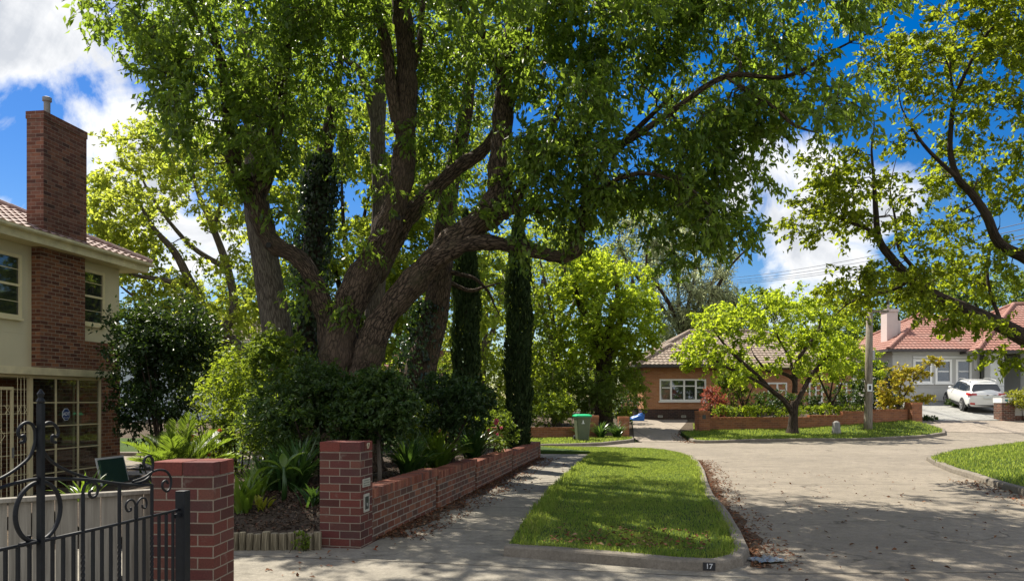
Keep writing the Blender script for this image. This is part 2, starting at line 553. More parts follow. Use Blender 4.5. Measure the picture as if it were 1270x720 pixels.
flat_far = lambda x, y: min(hz(x, y), 1.2) if y < 60 else 1.2
sheet('ground', [(-30, -8), (66, -8), (66, 64), (-30, 64)], -0.13, M['far_ground'], 2.0, hf=lambda x, y: min(hz(x, y), 1.2))
for q_ in ([(-400, -60), (-30, -60), (-30, 600), (-400, 600)], [(66, -60), (400, -60), (400, 600), (66, 600)], [(-30, -60), (66, -60), (66, -8), (-30, -8)], [(-30, 64), (66, 64), (66, 600), (-30, 600)]):
    sheet('ground', q_, -0.13, M['far_ground'], 25.0, hf=lambda x, y: min(hz(x, y), 1.2))
sheet('garden_ground', [(-16, 8.5), (-2, 8.5), (0.3, 21.4), (0.3, 24.0), (-26, 24.0), (-26, 4)], -0.03, M['soil'], 0.8)
sheet('road', [(1.5, 0.2), (40, 0.2), (60, 20), (60, 33), (19.4, 35), (18.5, 33.4), (7, 29.8), (6.8, 30.6), (5.2, 30.6), (5.0, 29.5), (3.0, 27.9), (-20, 27.9), (-20, 24), (3.0, 24), (3.6, 13), (2.4, 9), (1.5, 8)], 0.0, M['road'], 0.8)
PATH = [(-10, 1), (1.85, 1), (2.18, 6.9), (2.3, 7.7), (1.9, 8.3), (0.1, 8.3), (.42, 10.8), (1.0, 14.25), (2.5, 22.0), (2.5, 23.2), (-14, 23.2), (-14, 21.9), (0.6, 21.9),
        (0.75, 21.5), (-1.66, 8.4), (-2.1, 8.48), (-6, 8.5), (-10, 8.5)]
sheet('footpath', PATH, 0.004, M['path'], 0.7)

# nature strips: outer line of the kerb foot
S1 = [(-.09, 8.04), (1.0, 7.65), (1.6, 7.42), (2.0, 7.36), (2.3, 7.62), (2.5, 8.04), (2.72, 9.06), (3.0, 10.5), (3.28, 12.4), (3.72, 14.5), (4.22, 16.7), (4.72, 19.2), (4.98, 20.9), (5.07, 22.4), (4.85, 23.6), (4.3, 24.6), (2.7, 25.4), (0.9, 25.6), (-8, 25.6)]
S1_IN = [(-8, 23.2), (2.35, 23.2), (2.3, 22.1), (.83, 14.25), (.28, 10.8)]
S2 = [(60, 33), (26, 30.8), (20, 29.0), (15.8, 25.7), (13.2, 23.2), (11.3, 20.9), (10.56, 19.1), (9.9, 17.3), (9.3, 15.3), (8.75, 13.1), (8.2, 11.0), (7.87, 9), (7.6, 2)]
S2_IN = [(14, 2), (22, 14), (40, 22), (60, 27)]
S3 = [(7.05, 30.6), (6.95, 29.4), (7.3, 29.0), (9.3, 29.5), (11.6, 30.1), (14.5, 30.8), (17.2, 31.6), (18.3, 32.3), (18.9, 33.4), (19.0, 34.9)]
S3_IN = [(18.6, 36.2), (8.3, 34.3), (7.4, 33.6)]
S4 = [(-20, 26.6), (-4, 26.6), (1.8, 26.6), (3.3, 27.4), (4.3, 28.7), (4.8, 30.0), (5.0, 31.6)]
S4_IN = [(3.6, 31.4), (2.2, 31.0), (-20, 31.0)]
KH = 0.115


def kerb(name, line, w=0.15, h=KH):
    mb = MB()
    pts = []
    for a_, b_ in zip(line, line[1:]):
        a_, b_ = Vector(a_), Vector(b_)
        n_ = max(1, int((b_ - a_).length / .25))
        pts += [a_.lerp(b_, k / n_) for k in range(n_)]
    pts.append(Vector(line[-1]))
    off = []
    for i, p in enumerate(pts):
        t = (pts[min(i + 1, len(pts) - 1)] - pts[max(i - 1, 0)]).normalized()
        off.append(Vector((-t.y, t.x)))
    prof = [(0.0, -0.05), (0.005, 0.3 * h), (0.014, h * 0.8), (0.026, h * 0.95), (0.045, h), (w - 0.02, h + .004), (w, h - .01), (w, -0.05)]
    rows = []
    L = 0
    for i, (p, o) in enumerate(zip(pts, off)):
        if i: L += (p - pts[i - 1]).length
        row = []
        j = 0.006 * math.sin(L * 2.1) + random.uniform(-.003, .003)
        for k, (a, z) in enumerate(prof):
            q = p + o * a
            row.append((q.x, q.y, hz(q.x, q.y) + z + (j if 0 < k < 7 else 0)))
        rows.append(row)
    for i in range(len(rows) - 1):
        for k in range(len(prof) - 1):
            mb.face([rows[i][k], rows[i + 1][k], rows[i + 1][k + 1], rows[i][k + 1]])
    for r, rev in ((rows[0], 0), (rows[-1], 1)): mb.face(r if rev else list(reversed(r)))
    o = mb.build(name, M['kerb'])
    o['kind'] = 'structure'
    return o


def inset(line, d):
    out = []
    for i, p in enumerate(line):
        a, b = Vector(line[max(i - 1, 0)]), Vector(line[min(i + 1, len(line) - 1)])
        t = (b - a).normalized()
        out.append((p[0] - t.y * d, p[1] + t.x * d))
    return out


STRIPS = {}
for nm, ln, inn in (('near', S1, S1_IN), ('right', S2, S2_IN), ('far', S3, S3_IN), ('side', S4, S4_IN)):
    kerb('kerb', ln)
    STRIPS[nm] = inset(ln, 0.13) + inn
    sheet('nature_strip', STRIPS[nm], KH - 0.02, M['lawn_base'], 0.5 if nm == 'near' else 1.0, skirt=0.14)

# driveways
DRIVE1 = [(5.0, 29.9), (6.95, 29.9), (7.3, 33.5), (8.1, 34.3), (9.6, 41.98), (6.6, 41.98), (5.1, 32)]
sheet('driveway', DRIVE1, 0.012, M['drive'], 0.8)
APRON = [(18.7, 33.2), (24, 32.2), (32, 33.2), (32, 36.4), (19.0, 36.2)]
sheet('driveway_apron', APRON, 0.012, M['drive'], 0.8)
sheet('driveway_pad', [(19.2, 36.2), (23.6, 36.45), (24.0, 36.6), (28.6, 43.6), (19.3, 43.6)], 0.016, M['drive_pale'], 0.8)
sheet('front_garden', [(7.4, 34.2), (18.6, 36.1), (19.2, 36.2), (19.2, 46), (9.7, 46), (9.7, 42)], 0.02, M['soil'], 1.0)
sheet('side_garden', [(-20, 30.9), (2.3, 30.9), (5.0, 31.4), (6.5, 41.9), (7.0, 60), (-20, 60)], 0.01, M['soil'], 2.0)

# raised garden bed behind the brick wall
def hbed(x, y):
    s = smooth(8.35, 9.8, y)
    d = smooth(0, 0.8, y - 8.35)
    return 0.12 + 0.2 * d + 0.10 * s - 0.012 * max(0, y - 10) + 0.03 * math.sin(x * 3.1) * math.cos(y * 2.7) - 0.5 * smooth(-4.6, -8, x)


W0 = Vector((-1.66, 8.4))
WU = Vector((0.183, 0.983)); WU.normalize()
WR = Vector((WU.y, -WU.x))
def wl(x, y):
    p = W0 + WR * x + WU * y
    return (p.x, p.y)
BED = [(-4.6, 8.44), (-2.18, 8.40), wl(-.44, .4), wl(-.14, .4), wl(-.14, 13.2), wl(-3.0, 13.2), (-9, 21), (-9, 12)]
sheet('garden_bed', BED, 0.0, M['mulch'], 0.35, hf=hbed, skirt=0.0)

# ------------------------------------------------------------------ brick pillars and low wall
def text_obj(name, body, size, mat, parent, loc, rot, ext=0.002, bold=False):
    cu = bpy.data.curves.new(name, 'FONT')
    cu.body = body; cu.size = size; cu.extrude = ext; cu.align_x = 'CENTER'; cu.align_y = 'CENTER'
    if bold: cu.offset = size * 0.025
    cu.materials.append(mat)
    tmp = bpy.data.objects.new(name, cu); COL.objects.link(tmp)
    me = bpy.data.meshes.new_from_object(tmp.evaluated_get(bpy.context.evaluated_depsgraph_get()))
    bpy.data.objects.remove(tmp); bpy.data.curves.remove(cu)
    me.name = name
    if not me.materials: me.materials.append(mat)
    o = bpy.data.objects.new(name, me); COL.objects.link(o)
    o.parent = parent; o.location = loc; o.rotation_euler = rot
    return o


def cap_course(mb, x0, x1, y0, y1, z0, z1, nx, ny):
    """a top course of brick ends and sides laid round a core"""
    g = 0.006
    wx = (x1 - x0) / nx
    for k in range(nx):
        j = random.uniform(-.002, .002)
        for (a, b) in ((y0, y0 + 0.112), (y1 - 0.112, y1)):
            mb.box(x0 + k * wx + g / 2, x0 + (k + 1) * wx - g / 2, a + j, b + j, z0, z1 + random.uniform(-.002, .003))
    yy0, yy1 = y0 + 0.118, y1 - 0.118
    if yy1 - yy0 > 0.04:
        wy = (yy1 - yy0) / ny
        for k in range(ny):
            for (a, b) in ((x0, x0 + (x1 - x0) / 2 - g / 2), (x0 + (x1 - x0) / 2 + g / 2, x1)):
                mb.box(a, b, yy0 + k * wy + g / 2, yy0 + (k + 1) * wy - g / 2, z0, z1 + random.uniform(-.002, .002))


M['plate'] = m_plain('cast_plate', (0.42, 0.41, 0.36), 0.5, 0.2, 40, 0.2, 0.3)
M['numeral'] = m_plain('brass_numeral', (0.62, 0.58, 0.45), 0.4, 0.1, 30, 0.0, 0.4)
M['slot'] = m_plain('letter_slot_dark', (0.05, 0.055, 0.055), 0.35, 0.3, 30, 0.0, 0.5)
M['mortar'] = m_plain('lime_mortar', (0.33, 0.29, 0.23), 0.95, 0.2, 30, 0.3)

# garden pillar (by the footpath), front right corner at W0
gp = thing('garden_pillar', 'square red brick pillar numbered 17 with a letter slot, at the near end of the garden wall', 'brick pillar', (W0.x, W0.y, -0.02), WALL_ANG)
h0 = 13 * 0.086 - 0.03
MB().box(-.48, 0, 0, .36, -0.1, h0, uo=(-.48, h0)).build('brickwork', M['brick_red'], gp, bevel=0.004)
c = MB(); cap_course(c, -.482, .002, -.002, .362, h0 + .006, h0 + 0.112, 2, 1); c.build('cap_course', M['brick_cap'], gp, bevel=0.004)
MB().box(-.47, -.01, .01, .35, h0, h0 + 0.104).build('mortar_core', M['mortar'], gp)
text_obj('numeral', '17', 0.085, M['numeral'], gp, (0.004, 0.21, h0 + .06), (PI / 2, 0, PI / 2), 0.003, True)
nm = MB().box(0.0, 0.008, .05, .27, .70, .79).build('name_plate', M['plate'], gp)
for k in range(3): MB().box(.008, .0105, .07, .25, .715 + k * .026, .721 + k * .026).build('plate_line', M['slot'], nm)
mbx = MB().box(0.0, 0.010, .08, .24, .42, .62).build('letter_slot', M['plate'], gp)
fl = MB().box(0.010, 0.014, .11, .21, .45, .59).build('slot_flap', M['slot'], mbx)
MB().lathe([(0.0, 0), (.02, 0), (.02, .004), (0, .004)], 12, Matrix.Translation((.014, .16, .50)) @ Matrix.Rotation(PI / 2, 4, 'Y')).build('lock', M['zinc'], mbx)

# long wall: four level runs stepping down slightly
gw = thing('garden_wall', 'long low red brick garden wall beside the footpath, topped with upright bricks', 'brick wall', (W0.x, W0.y, 0), WALL_ANG)
runs = [(.36, 3.05, .62), (3.15, 5.6, .565), (5.7, 9.25, .515), (9.35, 13.3, .455)]
body = MB(); cop = MB(); rec = MB()
for (a, b, top) in runs:
    x1 = -.03
    body.box(-.25, x1, a, b, -.15, top - .112, uo=(0, top - .112))
    n = max(1, round((b - a) / .084)); w = (b - a) / n
    for k in range(n):
        jx, jz = random.uniform(-.005, .006), random.uniform(-.003, .004)
        cop.box(-.262 + jx, x1 + .012 + jx, a + k * w + .0035, a + (k + 1) * w - .0035, top - .110, top + jz)
    rec.box(-.24, -.042, a, b, top - .111, top - .008)
for i in range(3):
    b, a2 = runs[i][1], runs[i + 1][0]
    rec.box(-.245, -.12, b, a2, -.1, runs[i + 1][2] - .12)
    for k in range(2):
        cop.box(-.262, -.018, b + .0035, a2 - .0035, runs[i][2] - .110, runs[i][2] + .002) if k == 0 else None
body.build('brickwork', M['brick_wall'], gw); cop.build('coping_course', M['brick_coping'], gw, bevel=0.005); rec.build('mortar_core', M['mortar'], gw)
# drifts of dirt along the wall foot and in the gutter
def ragged(line, w, n=60, seed=1):
    rr = random.Random(seed)
    pts = [Vector(p) for p in line]; out = []; inn = []
    seg = [(pts[i + 1] - pts[i]).length for i in range(len(pts) - 1)]; tot = sum(seg)
    for k in range(n + 1):
        u = tot * k / n * .9999; i = 0
        while u > seg[i]: u -= seg[i]; i += 1
        p = pts[i].lerp(pts[i + 1], u / seg[i]); d = (pts[i + 1] - pts[i]).normalized()
        o = w * (.35 + .65 * abs(math.sin(k * .37 + seed)) * rr.uniform(.5, 1))
        inn.append((p.x, p.y)); out.append((p.x + d.y * o, p.y - d.x * o))
    return inn + out[::-1]
M['dirt'] = m_soil('leaf_dirt', (0.05, 0.032, 0.02), (0.16, 0.11, 0.075), 30)
sheet('dirt_drift', ragged([wl(-.02, .75), wl(-.02, 13.2)], .32, 70, 2), 0.010, M['dirt'], .4)
# end pier with a slot
MB().box(-.27, -.01, 13.302, 13.56, -.1, .46, uo=(-.27, .46)).build('end_pier', M['brick_wall'], gw)

# gate pillar, near left
GP0 = P(265, 720, 5.72)
gate_ang = -math.atan2(0.16, 1.0)
gpl = thing('gate_pillar', 'square red brick pillar behind the open end of the black iron gate, its brick cap uneven', 'brick pillar', (GP0.x, GP0.y, 0), R(-3.5))
h1 = 13 * 0.086 - 0.045
MB().box(-.48, 0, 0, .36, -0.1, h1, uo=(-.48, h1)).build('brickwork', M['brick_red'], gpl, bevel=0.004)
c = MB(); cap_course(c, -.482, .002, -.002, .362, h1 + .006, h1 + 0.108, 2, 1); c.build('cap_course', M['brick_cap'], gpl, bevel=0.005)
MB().box(-.47, -.01, .01, .35, h1, h1 + 0.1).build('mortar_core', M['mortar'], gpl)

# log edging in front of the bed
M['log'] = m_bark('weathered_log', (0.10, 0.085, 0.055), (0.30, 0.26, 0.18), 30, 2, 0.6)
le = thing('log_edging', 'row of short upright weathered timber logs edging the mulched bed beside the brick pillar', 'log edging', (-3.7, 8.36, 0))
x = 0.0; k = 0
while x < 1.55:
    r = random.uniform(.036, .05)
    hgt = random.uniform(.185, .225)
    lean = random.uniform(-.05, .05)
    MB().tube([(x + r, random.uniform(-.01, .01), -.1), (x + r + lean * .1, 0, hgt * .5), (x + r + lean * .2, .005, hgt - .008), (x + r + lean * .2, .005, hgt)], [r, r * .98, r * .96, r * .85], 10).build('log', M['log'], le, shade=False)
    x += 2 * r + .002

# paling fence behind the gate
M['paling'] = NT('weathered_paling')
t = M['paling']
g = t.n('ShaderNodeNewGeometry')
uvs = t.scale(t.obj(), (26, 26, 1.1))
n1 = t.noise(uvs, 1.4, 5, 0.65, 0.3)
cc = t.ramp(n1, [(0.3, (0.16, 0.145, 0.12)), (0.75, (0.36, 0.335, 0.29))])
cc = t.mix(t.ramp(g.outputs['Random Per Island'], [(0, (0.72,) * 3), (1, (1.0,) * 3)]), (0.02, 0.017, 0.014), cc)
t.base(cc); t.rough(0.9, 0.2); t.bump(n1, 0.35, 0.006)
M['paling'] = t.m
f0 = Vector((-2.76, 6.06)); f1 = Vector((-6.2, 3.72))
fd = (f1 - f0); fL = fd.length; fa = math.atan2(fd.y, fd.x)
fn = thing('paling_fence', 'weathered grey timber paling fence with a capping rail behind the black iron gate', 'fence', (f0.x, f0.y, 0), fa)
x = 0
while x < fL:
    w = random.uniform(.135, .15)
    y = random.uniform(-.004, .004)
    MB().box(x, x + w, y + .02, y + .036, .02, .915).build('paling', M['paling'], fn, bevel=0.002)
    x += w + random.uniform(.004, .012)
MB().box(-.0, fL, -.015, .075, .918, .95).build('capping_rail', M['paling'], fn, bevel=0.004)
MB().box(0, fL, -.03, .0195, .22, .30).build('rail', M['paling'], fn)

# ------------------------------------------------------------------ wrought iron gate
GH = Vector((-2.235, 5.2))            # hinge
gd = Vector((-0.19, -1.24)).normalized()
gate = thing('iron_gate', 'ornate black wrought iron gate with a central ring and scrolls before the paling fence', 'gate', (GH.x, GH.y, 0), math.atan2(gd.y, gd.x))


def gp_(px, py):
    k = (px - CX) / F
    # (GH + s*gd).x = k * (GH + s*gd).y
    s = (k * GH.y - GH.x) / (gd.x - k * gd.y)
    y = GH.y + s * gd.y
    return s, EYE - (py - CY) / F * y


def spline(pts, n=6):
    pts = [Vector(p) for p in pts]
    out = []
    for i in range(len(pts) - 1):
        p0 = pts[max(i - 1, 0)]; p1 = pts[i]; p2 = pts[i + 1]; p3 = pts[min(i + 2, len(pts) - 1)]
        for k in range(n):
            u = k / n
            out.append(0.5 * ((2 * p1) + (p2 - p0) * u + (2 * p0 - 5 * p1 + 4 * p2 - p3) * u * u + (3 * p1 - p0 - 3 * p2 + p3) * u ** 3))
    out.append(pts[-1])
    return out


def iron(name, pxs, r, dy=0.0, smooth_curve=True, parent=gate, crop=None, seg=8):
    if crop:
        ox, oy, sc = crop
        pxs = [(ox + a / sc, oy + b / sc) for a, b in pxs]
    pts = []
    for a, b in pxs:
        s, z = gp_(a, b)
        pts.append((s, dy, z))
    if smooth_curve: pts = spline(pts)
    return MB().tube(pts, r, seg).build(name, M['iron'], parent, shade=True)


C4 = (0, 520, 3.6); C5 = (0, 450, 2.667)
sc_, zc_ = gp_(50.5, 634)
# centre posts (two meeting stiles read as one), finial
top_s, top_z = gp_(51, 500)
cp = MB().box(sc_ - .013, sc_ + .013, -.016, .016, .05, top_z).build('centre_post', M['iron'], gate, bevel=0.003)
fz = gp_(51, 482)[1]
MB().tube([(sc_, 0, top_z - .002), (sc_, 0, top_z + .012), (sc_, 0, top_z + .03), (sc_, 0, (top_z + fz) / 2 + .012), (sc_, 0, fz)], [.014, .022, .012, .019, .003], 8).build('finial', M['iron'], cp)
# ring
rr = 0.152
MB().tube([(sc_ + rr * math.cos(a), -.012, zc_ + rr * math.sin(a)) for a in [2 * PI * k / 48 for k in range(49)]], .0115, 8, cap=False).build('ring', M['iron'], gate, shade=True)
# big sweeping scrolls, one per leaf
sweepR = [(165, 268), (160, 240), (168, 222), (188, 222), (200, 240), (196, 262), (182, 262)]
iron('scroll', [(195, 262), (182, 258), (184, 240), (198, 243), (203, 228), (193, 206), (172, 196), (154, 208), (147, 240), (152, 285), (178, 322), (225, 352), (285, 375), (345, 390), (400, 399), (440, 399), (475, 393), (500, 378), (512, 352), (514, 325), (505, 308), (490, 312), (484, 330), (490, 345), (502, 345)], .0085, -.018, crop=C5)
iron('scroll', [(78, 262), (92, 258), (90, 240), (76, 243), (70, 228), (80, 206), (100, 196), (119, 206), (127, 235), (124, 270), (108, 310), (70, 345), (30, 372), (-10, 390), (-60, 402)], .0085, -.018, crop=C5)
iron('scroll', [(600, 276), (650, 258), (690, 232), (722, 224), (752, 232), (770, 262), (768, 300), (752, 320), (734, 305), (734, 282), (748, 272), (757, 284)], .008, -.012, crop=C4)
# arched upper rails
iron('upper_rail', [(-90, 345), (0, 305), (90, 278), (172, 264), (260, 264), (340, 265), (430, 272), (520, 284), (600, 291), (680, 291)], .009, .0, crop=C4)
# lower rails
iron('lower_rail', [(-260, 660), (0, 580), (187, 541)], .0095, .0, False, crop=C4)
iron('lower_rail', [(187, 541), (480, 476), (800, 401)], .0095, .0, False, crop=C4)
MB().box(0.0, sc_, -.010, .010, .095, .125).build('bottom_rail', M['iron'], gate)
MB().box(sc_, sc_ * 2, -.010, .010, .095, .125).build('bottom_rail', M['iron'], gate)
# plain bars under the sloping rail
def rail_z(px):
    a = px * 3.6
    pts = [(-260, 660), (0, 580), (187, 541), (480, 476), (800, 401)]
    for (x0, y0), (x1, y1) in zip(pts, pts[1:]):
        if x0 <= a <= x1:
            return gp_(px, 520 + (y0 + (y1 - y0) * (a - x0) / (x1 - x0)) / 3.6)
    return gp_(px, 680)
for a in (25, 80, 132, 235, 282, 328, 415, 455, 495, 570, 643, 710, 742, 772, -40, -110):
    s, z = rail_z(a / 3.6)
    MB().box(s - .0075, s + .0075, -.0075, .0075, .1, z).build('bar', M['iron'], gate)
# tall twisted bars with curled heads
def twisted(px, top_py, extra=None):
    s, _ = gp_(px, 600)
    zt = gp_(px, top_py)[1]
    zr = rail_z(px)[1]
    mb = MB()
    n = 60
    zs = [0.1 + (zr - .12 - 0.1) * k / n for k in range(n + 1)]
    mb.tube([(s, 0, z) for z in zs], .0115, 4, twist=[k * 0.55 for k in range(n + 1)])
    mb.tube([(s, 0, zr - .121), (s, 0, zt)], .0105, 6)
    return mb.build('twisted_bar', M['iron'], gate)
b1 = twisted(370 / 3.6, 520 + 330 / 3.6)
iron('curl', [(370, 331), (373, 305), (386, 286), (408, 278), (430, 287), (438, 310), (428, 338), (410, 347), (399, 335), (402, 320), (413, 318)], .008, .0, crop=C4)
twisted(533 / 3.6, 520 + 291 / 3.6)
twisted(678 / 3.6, 520 + 291 / 3.6)
s, z = gp_(608 / 3.6, 520 + 385 / 3.6)
MB().box(s - .0085, s + .0085, -.0085, .0085, .1, z).build('bar', M['iron'], gate)
iron('curl', [(607, 390), (600, 366), (585, 357), (568, 366), (561, 388), (570, 408), (584, 404), (584, 391)], .0065, .0, crop=C4)
iron('curl', [(609, 390), (616, 366), (631, 350), (648, 352), (655, 372), (649, 393), (637, 391), (636, 378)], .0065, .0, crop=C4)
# latch
s, z = gp_(150 / 3.6, 520 + 545 / 3.6)
MB().box(s - .05, s + .06, -.035, -.012, z - .016, z + .004).box(s - .02, s - .005, -.045, -.03, z - .03, z + .03).build('latch', M['iron'], gate)
# hinge post
sp, zp = gp_(225, 608)
MB().box(-.035, .035, -.035, .035, -.05, zp).build('hinge_post', M['iron'], gate, bevel=0.004)
MB().box(.03, .10, -.012, .012, .86, .885).build('hinge', M['iron'], gate)

# ------------------------------------------------------------------ two storey house, left
M['tile_brown'] = NT('weathered_roof_tile'); t = M['tile_brown']
g = t.n('ShaderNodeNewGeometry')
n1 = t.noise(t.obj(), 1.2, 4); n2 = t.noise(t.obj(), 25, 4, .7)
cc = t.ramp(n2, [(0.3, (0.14, 0.08, 0.07)), (0.5, (0.24, 0.15, 0.13)), (0.75, (0.42, 0.34, 0.30))])
t.base(t.mix(t.ramp(n1, [(0.4, (0, 0, 0)), (0.7, (0.5,) * 3)]), cc, (0.34, 0.27, 0.24))); t.rough(0.75, 0.3); t.bump(n2, .3, .01)
M['tile_brown'] = t.m


def m_tile(name, cols, pale):
    t = NT(name)
    n1 = t.noise(t.obj(), 0.9, 4); n2 = t.noise(t.obj(), 6.0, 5, .75)
    cc = t.ramp(n2, [(0.3, cols[0]), (0.5, cols[1]), (0.75, cols[2])])
    t.base(t.mix(t.ramp(n1, [(0.45, (0, 0, 0)), (0.75, (0.5,) * 3)]), cc, pale)); t.rough(0.8, 0.25)
    return t.m


M['tile_terra'] = m_tile('terracotta_tile', [(0.19, 0.09, 0.07), (0.28, 0.135, 0.105), (0.30, 0.175, 0.145)], (0.27, 0.19, 0.165))
M['tile_mixed'] = m_tile('lichened_terracotta_tile', [(0.12, 0.085, 0.065), (0.22, 0.165, 0.125), (0.38, 0.33, 0.27)], (0.28, 0.26, 0.22))


def tiled_slope(mb, quad, course=0.34, wave=0.22, amp=0.03, step=0.03, sub=4):
    """quad: eave-left, eave-right, ridge-right, ridge-left (3D); rows of rolled tiles each tipped over the next"""
    a, b, c, d = [Vector(p) for p in quad]
    nrm = (b - a).cross(d - a).normalized()
    if nrm.z < 0: nrm = -nrm
    along = (b - a).normalized()
    up = nrm.cross(along); up = up if up.z > 0 else -up
    H = max((c - a).dot(up), (d - a).dot(up))
    rows = max(1, int(math.ceil(H / course)))
    xa, xb = 0.0, (b - a).length
    lx = lambda h: (d - a).dot(along) * h / max((d - a).dot(up), 1e-6)
    rx = lambda h: xb + ((c - a).dot(along) - xb) * h / max((c - a).dot(up), 1e-6)
    for r in range(rows):
        h0, h1 = r * course, min(H, (r + 1) * course)
        l0, r0, l1, r1 = lx(h0), rx(h0), lx(h1), rx(h1)
        ca = min(l0, l1); cb = max(r0, r1)
        n = max(2, int((cb - ca) / (wave / sub)))
        prev = None
        jit = random.uniform(0, 1)
        for k in range(n + 1):
            x0 = ca + (cb - ca) * k / n
            xb0 = min(max(x0, l0), r0); xt0 = min(max(x0, l1), r1)
            w = amp * (0.5 + 0.5 * math.cos(2 * PI * x0 / wave))
            pb = a + along * xb0 + up * h0 + nrm * (w + step)
            pt = a + along * xt0 + up * h1 + nrm * (w * 0.9)
            pu = a + along * xb0 + up * (h0 + .01) + nrm * (-.01)
            if prev:
                mb.face([prev[0], pb, pt, prev[1]])
                mb.face([prev[2], pu, pb, prev[0]])
            prev = (pb, pt, pu)


HO = Vector((-10.8, 17.8)); HA = -math.atan2(0.1316, 1.0)
he = Vector((math.sin(-HA), math.cos(HA))); hn = Vector((he.y, -he.x))
HG = -0.48
hs = thing('two_storey_house', 'two storey cream rendered house with brown brick ground floor and tall brick chimney', 'house', (HO.x, HO.y, 0), HA)


def hl(px, py, off=0.0):
    o = HO + hn * off
    k = (px - CX) / F
    tt = (k * o.y - o.x) / (he.x - k * he.y)
    y = o.y + tt * he.y
    return tt, EYE - (py - CY) / F * y


tc = hl(148, 430)[0]                      # far corner
ztop = hl(148, 333, 0)[1] + .05
zb = hl(130, 425, 0)[1]                   # top of the brickwork
HL, HW = -9.0, -8.5                      # near end and depth of the block
off_f = 0.5
te, zf0 = hl(184, 337, off_f)
zf1 = hl(184, 326, off_f)[1]
zf0b = hl(2, 289.5, off_f)[1]
zs = (zf0 + zf0b) / 2
zg = zs + (zf1 - zf0)
wall = MB()
wall.box(HW, -.0, HL, tc, zb, zs + .0)
la_, lb_ = hl(50, 400, .22)[0], hl(105.5, 400, .22)[0]
zpt_ = hl(144, 460.5, 1.55)[1]
wall.box(-.3, -.001, HL + .012, la_ + .3, zpt_ - .2, zb - .001)
wall.build('wall', M['cream'], hs)
MB().box(HW + .01, .012, la_ + .302, tc + .012, HG - .2, zb - .003, uo=(0, zb)).box(HW + .01, -.302, HL + .01, la_ + .30, HG - .2, zb - .003, uo=(0, zb)).box(-.3, .006, HL + .01, la_ + .30, HG - .2, zpt_ - .202, uo=(0, zb)).build('brick_storey', M['brick_house'], hs)
# eave: soffit, fascia, gutter
sof = MB().box(HW - .5, off_f - .02, HL - .5, te, zs + .003, zs + .03); sof.build('soffit', M['cream_trim'], hs)
fa_ = MB().box(off_f - .018, off_f, HL - .5, te, zs - .01, zg - .03)
fa_.box(HW - .5, off_f - .0185, te - .018, te, zs - .01, zg - .03)
fas = fa_.build('fascia', M['cream_dirty'], hs)
gut = MB()
gprof = [(off_f + .002, zg - .085), (off_f + .09, zg - .08), (off_f + .115, zg - .05), (off_f + .115, zg), (off_f + .002, zg)]
gut.prism([(p[0], p[1]) for p in gprof], HL - .5, te + .11, Matrix.Identity(4))
gut.build('gutter', M['cream_dirty'], hs)
# roof (hipped)
zr = zg - .01
pitch = math.tan(R(24))
hw = (off_f + .05 - (HW - .5)) / 2
roof = MB()
e0 = (off_f + .05, HL - .5, zr); e1 = (off_f + .05, te + .05, zr)
rx_ = off_f + .05 - hw
r1 = (rx_, te + .05 - hw, zr + hw * pitch); r0 = (rx_, HL + 2, zr + hw * pitch)
tiled_slope(roof, (e0, e1, r1, r0), course=.33, wave=.26, amp=.035, step=.035, sub=6)
e2 = (HW - .55, te + .05, zr)
tiled_slope(roof, (e1, e2, r1, r1), course=.33, wave=.26, amp=.035, step=.035, sub=6)
tiled_slope(roof, (e2, (HW - .55, HL - .5, zr), r0, r1), course=.33, wave=.6, amp=.03, sub=4)
rf = roof.build('roof', M['tile_brown'], hs)
rb = MB()
def ridge_caps(mb, a, b, r=.11, L=.36):
    a, b = Vector(a), Vector(b)
    n = max(1, int((b - a).length / L))
    for k in range(n):
        p = a.lerp(b, k / n); q = a.lerp(b, min(1, (k + 1.12) / n))
        mb.tube([p + Vector((0, 0, .02)), q + Vector((0, 0, .05))], [r * 1.08, r * .92], 10)
ridge_caps(rb, e1, r1); ridge_caps(rb, r1, r0)
rb.build('ridge_cap', M['tile_brown'], rf)
# chimney
la, lb = hl(50, 400, .22)[0], hl(105.5, 400, .22)[0]
zlow = zs - .0
ch = MB().box(.0, .22, la, lb, HG - .2, zlow, uo=(la, 0)).build('chimney_breast', M['brick_house'], hs)
M['brick_chim'] = m_brick('chimney_brick', [(0.12, 0.044, 0.028), (0.20, 0.075, 0.044), (0.065, 0.03, 0.024), (0.27, 0.115, 0.068), (0.14, 0.05, 0.034), (0.23, 0.11, 0.075)], mortar=(0.24, 0.18, 0.14), dirt=0.6, dirtcol=(0.04, 0.03, 0.026), ms=.006)
ua, ub = hl(54, 200, .3)[0], hl(107.5, 200, .3)[0]
ztc = (hl(54, 138, .3)[1] + hl(107, 163, .3)[1]) / 2
stk = MB().box(-.12, .3, ua, ub, zg - .02, ztc - .17, uo=(ua, 0))
stk.box(-.135, .315, ua - .015, ub + .015, ztc - .169, ztc - .0, uo=(ua, 0))
cs = stk.build('chimney', M['brick_chim'], hs)
fx = hl(69, 130, .0)
fz0, fz1 = ztc, ztc + .48
MB().lathe([(.07, fz0 - .1), (.07, fz1 - .12), (.10, fz1 - .10), (.10, fz1 - .02), (.06, fz1)], 14, Matrix.Translation((.05, ua + .42, 0))).build('flue', M['terracotta_flue'], cs)
